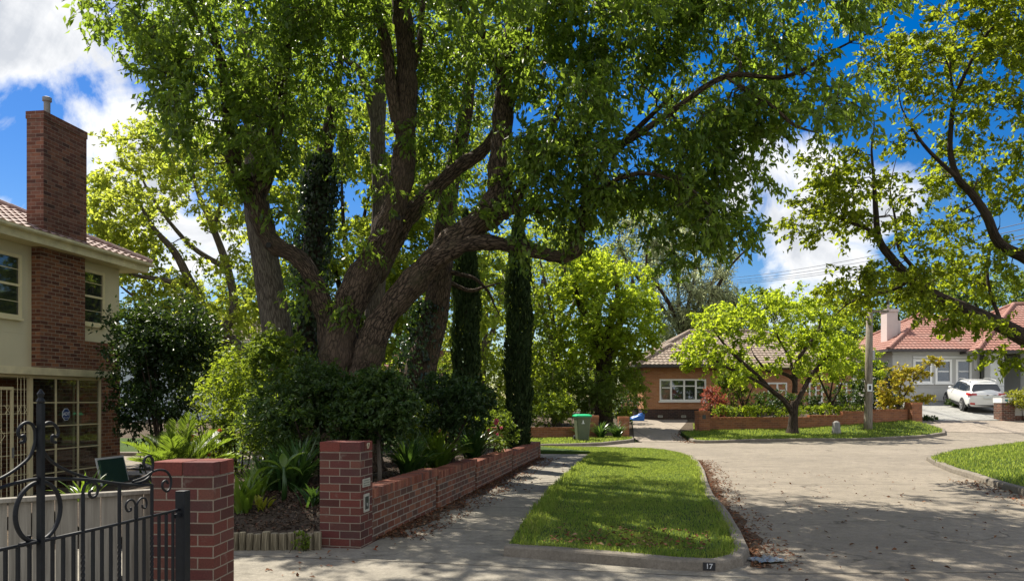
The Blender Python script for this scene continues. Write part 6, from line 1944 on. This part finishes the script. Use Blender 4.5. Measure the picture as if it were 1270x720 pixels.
def car(loc, rz, rx):
    root = thing('parked_car', 'white station wagon parked on the pale driveway, seen from behind', 'car', loc, rz)
    root.rotation_euler = (rx, 0, rz)
    # lower body: stations along y (rear -2.4 .. front 2.4); section: half width, z
    st = [(-2.40, .74, .42, .80, .93), (-2.34, .86, .30, .88, 1.0), (-2.15, .905, .27, .94, 1.03), (-1.4, .92, .25, .96, 1.02), (-.4, .92, .24, .95, 1.0), (.6, .92, .24, .93, .97), (1.3, .91, .25, .90, .95), (1.9, .88, .27, .84, .88), (2.25, .80, .32, .74, .78), (2.40, .66, .42, .62, .66)]
    mb = MB(); rows = []
    for (y, hw, z0, zb, zt) in st:
        half = [(hw * .80, z0), (hw * .95, z0 + .06), (hw * .985, z0 + .22), (hw, (z0 + zb) * .52), (hw * .99, zb - .12), (hw * .955, zb), (hw * .86, zt), (hw * .45, zt + .012)]
        row = [(x, y, z) for x, z in half] + [(-x, y, z) for x, z in reversed(half)]
        rows.append(row)
    n = len(rows[0])
    for i in range(len(rows) - 1):
        for k in range(n):
            k2 = (k + 1) % n
            mb.face([rows[i][k2], rows[i][k], rows[i + 1][k], rows[i + 1][k2]])
    mb.face(rows[0]); mb.face(list(reversed(rows[-1])))
    b = mb.build('body', M['car_white'], root, shade=True)
    w = b.modifiers.new('weld', 'WELD'); w.merge_threshold = 1e-3
    s = b.modifiers.new('smooth', 'SUBSURF'); s.levels = 2; s.render_levels = 2
    # cabin
    stc = [(-2.28, .74, 1.03, 1.05, .70), (-2.20, .76, 1.03, 1.12, .66), (-1.98, .77, 1.02, 1.50, .62), (-1.75, .775, 1.02, 1.60, .60), (-1.0, .79, 1.01, 1.645, .60), (-.2, .80, 1.0, 1.635, .60), (.35, .80, .99, 1.57, .60), (.95, .80, .96, 1.15, .66), (1.15, .78, .955, .98, .70)]
    mb = MB(); rows = []
    for (y, wb_, zb, zt, wt) in stc:
        half = [(wb_, zb - .05), (wb_, zb), (wb_ + (wt - wb_) * .55, zb + (zt - zb) * .55), (wt, zt - .04 * min(1, (zt - zb) * 2)), (wt * .9, zt), (wt * .45, zt + .02)]
        rows.append([(x, y, z) for x, z in half] + [(-x, y, z) for x, z in reversed(half)])
    n = len(rows[0])
    for i in range(len(rows) - 1):
        for k in range(n):
            k2 = (k + 1) % n
            mb.face([rows[i][k2], rows[i][k], rows[i + 1][k], rows[i + 1][k2]])
    mb.face(rows[0]); mb.face(list(reversed(rows[-1])))
    c = mb.build('cabin', M['car_white'], root, shade=True)
    w = c.modifiers.new('weld', 'WELD'); w.merge_threshold = 1e-3
    s = c.modifiers.new('smooth', 'SUBSURF'); s.levels = 2; s.render_levels = 2
    # glass panels just proud of the cabin
    g = MB()
    def panel(mb_, pts, t=.012, nrm=None):
        pts = [Vector(p) for p in pts]
        nn = Vector(nrm)
        a = [p + nn * t for p in pts]
        mb_.face(a)
        for i in range(len(pts)):
            j = (i + 1) % len(pts); mb_.face([a[i], pts[i] - nn * .03, pts[j] - nn * .03, a[j]])
    rear = [(-.64, -2.175, 1.12), (.64, -2.175, 1.12), (.69, -2.14, 1.20), (.585, -1.975, 1.47), (.50, -1.965, 1.515), (-.50, -1.965, 1.515), (-.585, -1.975, 1.47), (-.69, -2.14, 1.20)]
    panel(g, rear, .03, (0, -.88, .47)); g.build('rear_window', M['car_glass'], root)
    for sx in (-1, 1):
        g = MB()
        def sp(y, z):
            zb, zt = 1.01, 1.6
            u = (z - zb) / (zt - zb); return (sx * (.797 - .185 * u), y, z)
        for poly in ([(-1.95, 1.20), (-1.28, 1.09), (-1.28, 1.46), (-1.75, 1.44)], [(-1.22, 1.09), (-.38, 1.07), (-.38, 1.52), (-1.22, 1.50)], [(-.30, 1.07), (.72, 1.05), (.34, 1.42), (.0, 1.51), (-.30, 1.52)]):
            pts = [sp(*p) for p in poly]
            if sx > 0: pts = pts
            else: pts = list(reversed(pts))
            panel(g, pts, .016, (sx * .95, 0, .30))
        g.build('side_window', M['car_glass'], root)
        # roof rails, mirrors, lights, arches
        MB().tube([(sx * .62, -1.75, 1.60), (sx * .625, -1.6, 1.685), (sx * .63, -.6, 1.705), (sx * .63, .1, 1.66), (sx * .625, .25, 1.60)], .020, 6).build('roof_rail', M['zinc'], root, shade=True)
        mr = MB().tube([(sx * .84, .62, 1.05), (sx * .93, .60, 1.09), (sx * 1.03, .60, 1.10)], [.035, .085, .07], 8); mr.build('mirror', M['car_white'], root, shade=True)
        tl = MB()
        panel(tl, [(sx * .50, -2.395, .97), (sx * .80, -2.34, .95), (sx * .82, -2.34, 1.05), (sx * .52, -2.35, 1.06)][::sx], .035, (0, -1, .1))
        panel(tl, [(sx * .80, -2.34, .93), (sx * .915, -2.10, .95), (sx * .90, -1.98, 1.06), (sx * .80, -2.32, 1.07)][::sx], .035, (sx * .8, -.6, .1))
        tl.build('tail_light', M['tail_red'], root)
        rl = MB(); panel(rl, [(sx * .58, -2.38, .47), (sx * .80, -2.34, .47), (sx * .81, -2.34, .56), (sx * .60, -2.38, .56)][::sx], .05, (0, -1, 0)); rl.build('rear_reflector', M['tail_red'], root)
    bp_ = MB(); panel(bp_, [(-.86, -2.30, .30), (.86, -2.30, .30), (.90, -2.26, .50), (.60, -2.38, .44), (-.60, -2.38, .44), (-.90, -2.26, .50)], .045, (0, -1, 0)); bp_.build('rear_bumper', M['car_black'], root)
    tb_ = MB(); panel(tb_, [(-.52, -2.40, 1.005), (.52, -2.40, 1.005), (.52, -2.38, 1.035), (-.52, -2.38, 1.035)], .03, (0, -1, .1)); tb_.build('chrome_strip', M['chrome'], root)
    pl_ = MB(); panel(pl_, [(-.20, -2.415, .80), (.20, -2.415, .80), (.20, -2.40, .915), (-.20, -2.40, .915)], .03, (0, -1, 0)); pl_.build('number_plate', M['plate_white'], root)
    bd2 = MB(); bd2.face([(.06 * math.cos(2 * PI * k / 14), -2.425, .965 + .03 * math.sin(2 * PI * k / 14)) for k in range(14)]); bd2.build('badge', M['gutter_dark'], root)
    MB().tube([(-.58, -1.90, 1.60), (0, -1.97, 1.625), (.58, -1.90, 1.60)], [.03, .05, .03], 6).build('spoiler', M['car_white'], root, shade=True)
    for sx in (-1, 1):
        MB().box(sx * .90 - .03, sx * .90 + .03, -2.0, 1.95, .26, .42).build('sill_cladding', M['car_black'], root)
        for y in (-1.42, 1.42):
            wl2 = Matrix.Translation((sx * .80, y, .335)) @ Matrix.Rotation(sx * PI / 2, 4, 'Y')
            wa = MB().lathe([(.0, .06), (.40, .06), (.415, .13), (.37, .145)], 24, wl2); wa.build('wheel_arch', M['car_black'], root)
            wo = MB().lathe([(.22, -.12), (.31, -.11), (.335, -.08), (.335, .11), (.31, .16), (.225, .165)], 28, wl2); wobj = wo.build('wheel', M['rubber'], root, shade=True)
            rim = MB().lathe([(.222, .150), (.226, .168), (.20, .172), (.20, .145), (.01, .135)], 24, wl2)
            for k in range(5):
                a = 2 * PI * k / 5
                p = wl2 @ Vector((.03 * math.cos(a), .03 * math.sin(a), .165)); q_ = wl2 @ Vector((.205 * math.cos(a), .205 * math.sin(a), .165))
                rim.tube([p, q_], [.032, .022], 6)
            rim.build('rim', M['alloy'], wobj)
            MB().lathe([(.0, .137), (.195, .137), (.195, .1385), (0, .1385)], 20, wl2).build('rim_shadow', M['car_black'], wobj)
    return root
cxp = P(1210, 515, 39.6)
slope_ = math.atan2(hz(24.6, 42.2) - hz(23.2, 37.8), 4.6)
cr_ = car((Xat(1205, 40.9), 40.9, hz(Xat(1205, 40.9), 40.9) + .03), R(-14), slope_)
cr_.scale = (.95, .95, .95)
# ------------------------------------------------------------------ grass and litter
M['grass'] = m_leaf('grass_blade', [(0.08, 0.14, 0.018), (0.115, 0.185, 0.024), (0.13, 0.21, 0.028), (0.095, 0.16, 0.026), (0.20, 0.20, 0.07)], (0.44, 0.54, 0.08), .45, .6, .12, patch=(0.20, 0.19, 0.05), patch_scale=1.7)


def grass(name, poly, dens_, h, w, lift, label=None, hf=hz, clumpy=.5, parent=None):
    xs = [p[0] for p in poly]; ys = [p[1] for p in poly]
    area = (max(xs) - min(xs)) * (max(ys) - min(ys))
    n = int(area * dens_)
    x = RNG.uniform(min(xs), max(xs), n); y = RNG.uniform(min(ys), max(ys), n)
    # thin out: patchy turf
    pat = np.sin(x * 2.3 + 1.3 * np.sin(y * 1.7)) * np.cos(y * 2.1 + np.sin(x * 1.1)) * .5 + .5
    ok = pip(poly, x, y) & (RNG.uniform(0, 1, n) < (1 - clumpy * .55 * pat))
    x, y, pat = x[ok], y[ok], pat[ok]; n = len(x)
    z = np.array([hf(a, b) for a, b in zip(x, y)]) + lift
    hh = h * RNG.uniform(.5, 1.25, n) * (1 - .35 * pat); a = RNG.uniform(0, 2 * PI, n)
    lean = RNG.uniform(.1, .85, n); b = RNG.uniform(0, 2 * PI, n)
    s = np.stack([np.cos(a), np.sin(a), np.zeros(n)], 1) * (w * RNG.uniform(.7, 1.3, n))[:, None]
    d = np.stack([np.cos(b), np.sin(b), np.zeros(n)], 1)
    base = np.stack([x, y, z], 1)
    mid = base + d * (lean * hh * .3)[:, None] + np.array([0, 0, 1]) * (hh * .6)[:, None]
    tip = base + d * (lean * hh * 1.0)[:, None] + np.array([0, 0, 1]) * (hh * (1 - lean * .35))[:, None]
    v = np.empty((n, 5, 3)); v[:, 0] = base - s * .5; v[:, 1] = base + s * .5; v[:, 2] = mid + s * .38; v[:, 3] = mid - s * .38; v[:, 4] = tip
    o = np_mesh(name, v.reshape(-1, 3), 5, [(0, 1, 2, 3), (3, 2, 4)], M['grass'])
    o['kind'] = 'stuff'
    if label: tag(o, label, 'grass')
    return o


top = KH - .02
near_poly = STRIPS['near']
grass('grass', [(p[0], p[1]) for p in near_poly if p[0] > -1.5] , 2300, .050, .0068, top, 'bright green mown grass on the near verge beside the footpath')
inn_ = inset(S1[:13], 0.085); inn2_ = inset(S1[:13], 0.30)
grass('grass', inn_ + inn2_[::-1], 1500, .095, .009, top, 'longer grass fringe along the inner edge of the near kerb', clumpy=1.3)
# longer fringe along the path edge
fringe = [(.0, 8.35), (.25, 8.3), (.55, 10.6), (1.1, 14.25), (2.55, 22.1), (2.3, 22.1), (.80, 14.25), (.26, 10.8)]
grass('grass', fringe, 1500, .12, .010, top, 'longer untidy grass overhanging the edge of the footpath', clumpy=.9)
grass('grass', STRIPS['right'][:], 0, .1, .01, top) if False else None
grass('grass', [(10.56, 19.1), (11.3, 20.7), (13.2, 23.0), (15.8, 25.5), (20, 28.8), (24, 29.5), (24, 18), (16, 9), (8.3, 9), (8.33, 11.0), (8.9, 13.1), (9.45, 15.3), (10.05, 17.3)], 420, .10, .016, top, 'green grass on the right hand verge inside its curved kerb')
grass('grass', STRIPS['far'], 420, .10, .018, top, 'sunlit grass under the forked street tree and power pole')
grass('grass', [(-4, 26.75), (1.8, 26.75), (3.2, 27.5), (4.2, 28.8), (4.7, 30.0), (4.9, 31.4), (3.6, 31.3), (2.2, 30.8), (-4, 30.8)], 420, .10, .018, top, 'sunlit grass strip around the green lidded bin')
grass('grass', [(8.3, 35.0), (8.9, 35.2), (9.6, 39), (9.2, 39)], 300, .12, .02, .02, 'small patch of bright grass beside the driveway of the orange house')

# dead leaves: path edge, gutter, bed, lawn
M['litter'] = m_leaf('dead_leaf', [(0.07, 0.035, 0.02), (0.13, 0.06, 0.032), (0.20, 0.10, 0.055), (0.09, 0.05, 0.033), (0.28, 0.18, 0.11), (0.19, 0.06, 0.03)], (0.18, 0.07, 0.03), .12, .85, .08)


M['mulch_leaf'] = m_leaf('mulch_leaf', [(0.05, 0.035, 0.025), (0.10, 0.07, 0.048), (0.17, 0.125, 0.09), (0.08, 0.05, 0.035), (0.13, 0.07, 0.05)], (0.1, 0.06, 0.03), .08, .85, .08)


def litter(name, label, line, width, n, L, hf, bias=2.0, lift=.012, side=1, mat='litter'):
    pts = [Vector(p) for p in line]
    seg = [(pts[i + 1] - pts[i]).length for i in range(len(pts) - 1)]
    cum = np.concatenate([[0], np.cumsum(seg)])
    t = RNG.uniform(0, cum[-1], n)
    # heaps: keep more where a slow wave is high
    keep = RNG.uniform(0, 1, n) < (.30 + .7 * (np.sin(t * 1.9) * np.sin(t * .73 + 1) * .5 + .5))
    t = t[keep]
    pos = []
    for u in t:
        i = min(len(seg) - 1, int(np.searchsorted(cum, u) - 1)); i = max(i, 0)
        p = pts[i].lerp(pts[i + 1], (u - cum[i]) / seg[i]); d = (pts[i + 1] - pts[i]).normalized()
        o = side * width * RNG.uniform(0, 1) ** bias
        x, y = p.x + d.y * o, p.y - d.x * o
        pos.append((x, y, hf(x, y) + lift + abs(RNG.normal()) * .008))
    pos = np.array(pos); m = len(pos)
    ax = unit(RNG.normal(size=(m, 3)) * np.array([1, 1, .22])); nr = unit(RNG.normal(size=(m, 3)) * .35 + np.array([0, 0, 1]))
    Ls = L * RNG.uniform(.5, 1.3, m)
    o = np_mesh(name, leaf_verts(pos, ax, nr, Ls, Ls * .5), 4, [(0, 1, 2), (0, 2, 3)], M[mat])
    tag(o, label, 'leaf litter', kind='stuff')
    return o


sheet('dirt_drift', ragged([(2.36, 7.6), (2.52, 8.04), (2.74, 9.06), (3.02, 10.5), (3.3, 12.4), (3.74, 14.5), (4.24, 16.7), (4.74, 19.2), (5.0, 21)], .24, 70, 5), 0.005, M['dirt'], .4)
litter('leaf_litter', 'brown dead leaves gathered along the foot of the long brick garden wall', [(-1.58, 8.95), (.76, 21.5)], .60, 5200, .05, hz, 2.6)
litter('leaf_litter', 'reddish brown dead leaves heaped in the gutter along the kerb of the near verge', [(2.36, 7.5), (2.52, 8.04), (2.74, 9.06), (3.02, 10.5), (3.3, 12.4), (3.74, 14.5), (4.24, 16.7), (4.74, 19.2), (5.0, 21)], .46, 3000, .05, hz, 2.7)
litter('leaf_litter', 'dead leaves scattered thinly over the near road surface', [(2.6, 7), (4.4, 18)], 5.0, 420, .06, hz, 1.5)
litter('leaf_litter', 'dead leaves lying in the near corner of the grass verge', [(.3, 8.2), (2.0, 7.75)], -1.2, 320, .06, lambda x, y: hz(x, y) + top + .03, 1.3)
litter('leaf_litter', 'dead leaves in the gutter below the right hand kerb', [(9.5, 15.3), (8.9, 13.1), (8.4, 11.0)], -.7, 600, .07, hz, 1.6, side=-1)
litter('leaf_litter', 'brown leaf mulch covering the bed behind the garden wall', [wl(-.2, .5), wl(-.2, 10)], -2.2, 5200, .055, hbed, 1.0, mat='mulch_leaf')
litter('leaf_litter', 'dry leaves on the mulched bed above the upright logs', [(-3.7, 8.6), (-2.2, 8.55)], -2.2, 3600, .045, hbed, 1.0, mat='mulch_leaf')
litter('leaf_litter', 'few dry leaves scattered over the concrete footpath', [(-2.6, 7.2), (1.4, 20)], .9, 260, .055, hz, 1.0, side=1)
litter('leaf_litter', 'dry leaves at the edge of the driveway to the orange house', [(7.25, 29.0), (7.0, 30.6), (7.6, 33.8)], -.6, 300, .1, hz, 1.5)
# crushed silvery sheet of packaging in the gutter
q = P(952, 692, 7.9)
sc_root = thing('crumpled_plastic', 'crumpled pale plastic sheet lying among dead leaves at the kerb corner', 'litter', (q.x - .02, 7.85, hz(q.x, 7.85)), .3)
mb = MB(); nx, ny = 9, 7; rows = []
for i in range(nx):
    rows.append([((i / (nx - 1) - .5) * .34, (j / (ny - 1) - .5) * .24 + random.uniform(-.012, .012), .012 + abs(random.gauss(0, .018))) for j in range(ny)])
for i in range(nx - 1):
    for j in range(ny - 1): mb.face([rows[i][j], rows[i + 1][j], rows[i + 1][j + 1], rows[i][j + 1]])
M['plastic'] = m_plain('dirty_clear_plastic', (0.15, 0.16, 0.17), .3, .4, 20, .1)
mb.build('sheet', M['plastic'], sc_root)
# house number on the kerb: black patch with white figures
kp, kq = Vector((1.83, 7.392)), Vector((1.97, 7.372))
kd = (kq - kp).normalized()
ka = math.atan2(kd.y, kd.x)
kc = kp.lerp(kq, .5)
M['paint_black'] = m_plain('faded_black_paint', (0.018, 0.018, 0.02), .7, .3, 30, .1)
M['numeral_faded'] = m_plain('faded_white_paint', (0.42, 0.43, 0.44), .8, .35, 40, .05)
kn_ = thing('kerb_number', 'white number 17 on a small black patch painted on the near kerb', 'painted number', (kc.x + .02 * kd.y * 0, kc.y, hz(kc.x, kc.y)), ka)
MB().box(-.058, .058, -.006, .03, .016, .092).build('black_patch', M['paint_black'], kn_)
text_obj('figures', '17', .066, M['numeral_faded'], kn_, (0, -.0065, .056), (PI / 2, 0, 0), .0006, True)

# ------------------------------------------------------------------ sky, sun, camera
SUN_AZ, SUN_EL = math.atan2(-0.62, 0.78), R(57)     # direction towards the sun
w = bpy.data.worlds.new('World'); SC.world = w; w.use_nodes = True
nt = w.node_tree
for n in list(nt.nodes): nt.nodes.remove(n)
def N(t, **k):
    n = nt.nodes.new(t)
    for a, b in k.items(): setattr(n, a, b)
    return n
sky = N('ShaderNodeTexSky', sky_type='NISHITA', sun_disc=False)
sky.sun_elevation = SUN_EL; sky.sun_rotation = SUN_AZ % (2 * PI); sky.altitude = 100; sky.air_density = 1.0; sky.dust_density = .6; sky.ozone_density = 1.6
hs_ = N('ShaderNodeHueSaturation'); hs_.inputs['Saturation'].default_value = 1.62; hs_.inputs['Value'].default_value = SKYV; hs_.inputs['Hue'].default_value = .512
nt.links.new(sky.outputs[0], hs_.inputs['Color'])
tc_ = N('ShaderNodeTexCoord')
sep = N('ShaderNodeSeparateXYZ'); nt.links.new(tc_.outputs['Generated'], sep.inputs[0])
def mth(op, a, b=None, c=None, clamp=False):
    n = N('ShaderNodeMath', operation=op, use_clamp=clamp)
    for i, x in enumerate((a, b, c)):
        if x is None: continue
        if isinstance(x, (int, float)): n.inputs[i].default_value = x
        else: nt.links.new(x, n.inputs[i])
    return n.outputs[0]
den = mth('ADD', mth('MAXIMUM', sep.outputs[2], 0.0), 0.22)
cmb = N('ShaderNodeCombineXYZ')
nt.links.new(mth('DIVIDE', sep.outputs[0], den), cmb.inputs[0]); nt.links.new(mth('DIVIDE', sep.outputs[1], den), cmb.inputs[1])
def noise(vec, sc, det, rg, off):
    mp = N('ShaderNodeMapping'); mp.inputs['Location'].default_value = off; nt.links.new(vec, mp.inputs['Vector'])
    n = N('ShaderNodeTexNoise'); n.inputs['Scale'].default_value = sc; n.inputs['Detail'].default_value = det; n.inputs['Roughness'].default_value = rg
    n.inputs['Distortion'].default_value = .6
    nt.links.new(mp.outputs[0], n.inputs['Vector']); return n.outputs[0]
nA = noise(tc_.outputs['Generated'], 4.2, 10, .62, (3.1, 1.7, .4))
nB = noise(tc_.outputs['Generated'], 11.0, 7, .6, (.3, 5.2, 1.1))
dens_s = mth('ADD', mth('MULTIPLY', nA, .66), mth('MULTIPLY', nB, .34))
# where banks of cloud stand in the sky
def bank(px, py, rad, amp):
    global dens_s
    v = Vector(((px - CX) / F, 1, -(py - CY) / F)).normalized()
    dp = N('ShaderNodeVectorMath', operation='DOT_PRODUCT'); nt.links.new(tc_.outputs['Generated'], dp.inputs[0]); dp.inputs[1].default_value = v
    mr = N('ShaderNodeMapRange', interpolation_type='SMOOTHSTEP'); nt.links.new(dp.outputs['Value'], mr.inputs[0])
    mr.inputs[1].default_value = math.cos(R(rad)); mr.inputs[2].default_value = math.cos(R(rad * .25)); mr.inputs[3].default_value = 0; mr.inputs[4].default_value = amp
    dens_s = mth('ADD', dens_s, mr.outputs[0])
for b in ((110, 70, 11, .16), (-40, 70, 10, .16), (-5, 215, 5, .14), (150, 205, 5, .12), (235, 260, 7, .10),
          (55, 168, 6.0, -.17), (10, 160, 4.5, -.14),
          (950, 230, 6.5, .16), (1000, 345, 6, .14), (1055, 300, 5, .08), (1130, 190, 6, .09), (925, 318, 3.5, -.12), (1180, 40, 10, -.18), (1150, 330, 4.0, -.12), (985, 50, 8, -.15), (770, 150, 10, -.16), (600, 60, 13, -.13), (440, 300, 10, -.06)):
    bank(*b)
for v_, r_a, amp_ in ((Vector((.25, -1, .35)), 75, .22), (Vector((-1, -.5, .4)), 50, .16), (Vector((1, -.3, .35)), 50, .16)):  # unseen cloud banks behind the camera, added for white fill light
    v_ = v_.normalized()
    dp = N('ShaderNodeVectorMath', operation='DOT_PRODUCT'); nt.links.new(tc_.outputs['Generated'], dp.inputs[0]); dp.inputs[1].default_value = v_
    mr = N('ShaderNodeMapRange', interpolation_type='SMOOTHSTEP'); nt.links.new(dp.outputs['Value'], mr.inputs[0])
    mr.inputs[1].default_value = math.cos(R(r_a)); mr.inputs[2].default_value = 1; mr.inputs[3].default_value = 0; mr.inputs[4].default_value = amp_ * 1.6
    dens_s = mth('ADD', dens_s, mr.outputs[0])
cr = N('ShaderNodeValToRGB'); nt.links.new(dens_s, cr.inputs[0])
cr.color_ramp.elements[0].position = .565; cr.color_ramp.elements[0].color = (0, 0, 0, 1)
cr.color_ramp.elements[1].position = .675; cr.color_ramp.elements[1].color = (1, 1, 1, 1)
shade = noise(tc_.outputs['Generated'], 8.5, 8, .6, (1.3, 2.2, 7.0))
thick = mth('SUBTRACT', dens_s, .64, clamp=True)
sh = mth('ADD', mth('MULTIPLY', shade, .9), mth('MULTIPLY', thick, 1.6))
cc2 = N('ShaderNodeValToRGB'); nt.links.new(sh, cc2.inputs[0])
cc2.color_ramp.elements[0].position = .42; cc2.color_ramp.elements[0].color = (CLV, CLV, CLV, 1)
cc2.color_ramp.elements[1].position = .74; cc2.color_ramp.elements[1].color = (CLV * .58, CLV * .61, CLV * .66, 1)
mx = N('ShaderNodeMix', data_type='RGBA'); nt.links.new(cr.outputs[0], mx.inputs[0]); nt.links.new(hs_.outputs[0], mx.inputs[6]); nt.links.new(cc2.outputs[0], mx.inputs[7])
# boost on the unseen clouds behind the camera, added to fill the shade
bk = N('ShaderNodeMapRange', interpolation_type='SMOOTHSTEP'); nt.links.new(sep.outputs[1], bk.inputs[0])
bk.inputs[1].default_value = .25; bk.inputs[2].default_value = -.5; bk.inputs[3].default_value = 1; bk.inputs[4].default_value = BACK_FILL
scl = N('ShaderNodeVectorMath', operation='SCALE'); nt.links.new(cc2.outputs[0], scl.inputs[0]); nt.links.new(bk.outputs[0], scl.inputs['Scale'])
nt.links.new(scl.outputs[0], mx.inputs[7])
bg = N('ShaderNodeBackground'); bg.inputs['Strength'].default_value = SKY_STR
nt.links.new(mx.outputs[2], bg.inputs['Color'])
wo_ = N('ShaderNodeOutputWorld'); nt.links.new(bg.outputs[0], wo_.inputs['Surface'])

sl = bpy.data.lights.new('sun', 'SUN'); sl.energy = SUN_STR; sl.angle = R(.53); sl.color = (1.0, .93, .80)
so = bpy.data.objects.new('sun', sl); COL.objects.link(so)
sd = Vector((math.sin(SUN_AZ) * math.cos(SUN_EL), math.cos(SUN_AZ) * math.cos(SUN_EL), math.sin(SUN_EL)))
so.rotation_euler = sd.to_track_quat('Z', 'Y').to_euler(); so.location = (0, 0, 40)

cam = bpy.data.cameras.new('camera'); co = bpy.data.objects.new('camera', cam); COL.objects.link(co)
co.location = (0, 0, EYE); co.rotation_euler = (PI / 2, 0, 0)
cam.sensor_width = 36; cam.lens = 36 * F / 1270; cam.shift_y = (CY - 360) / 1270.0; cam.clip_end = 2000; cam.clip_start = .05
SC.camera = co
SC.render.engine = 'CYCLES'
SC.view_settings.view_transform = 'Standard'; SC.view_settings.look = 'None'; SC.view_settings.gamma = 1; SC.view_settings.exposure = EXPO
SC.view_settings.use_curve_mapping = False
cy = SC.cycles
cy.max_bounces = 7; cy.diffuse_bounces = 3; cy.glossy_bounces = 3; cy.transmission_bounces = 5; cy.transparent_max_bounces = 8
cy.caustics_reflective = False; cy.caustics_refractive = False
cy.use_denoising = True
try:
    cy.denoiser = 'OPENIMAGEDENOISE'; cy.denoising_input_passes = 'RGB_ALBEDO_NORMAL'
except Exception: pass
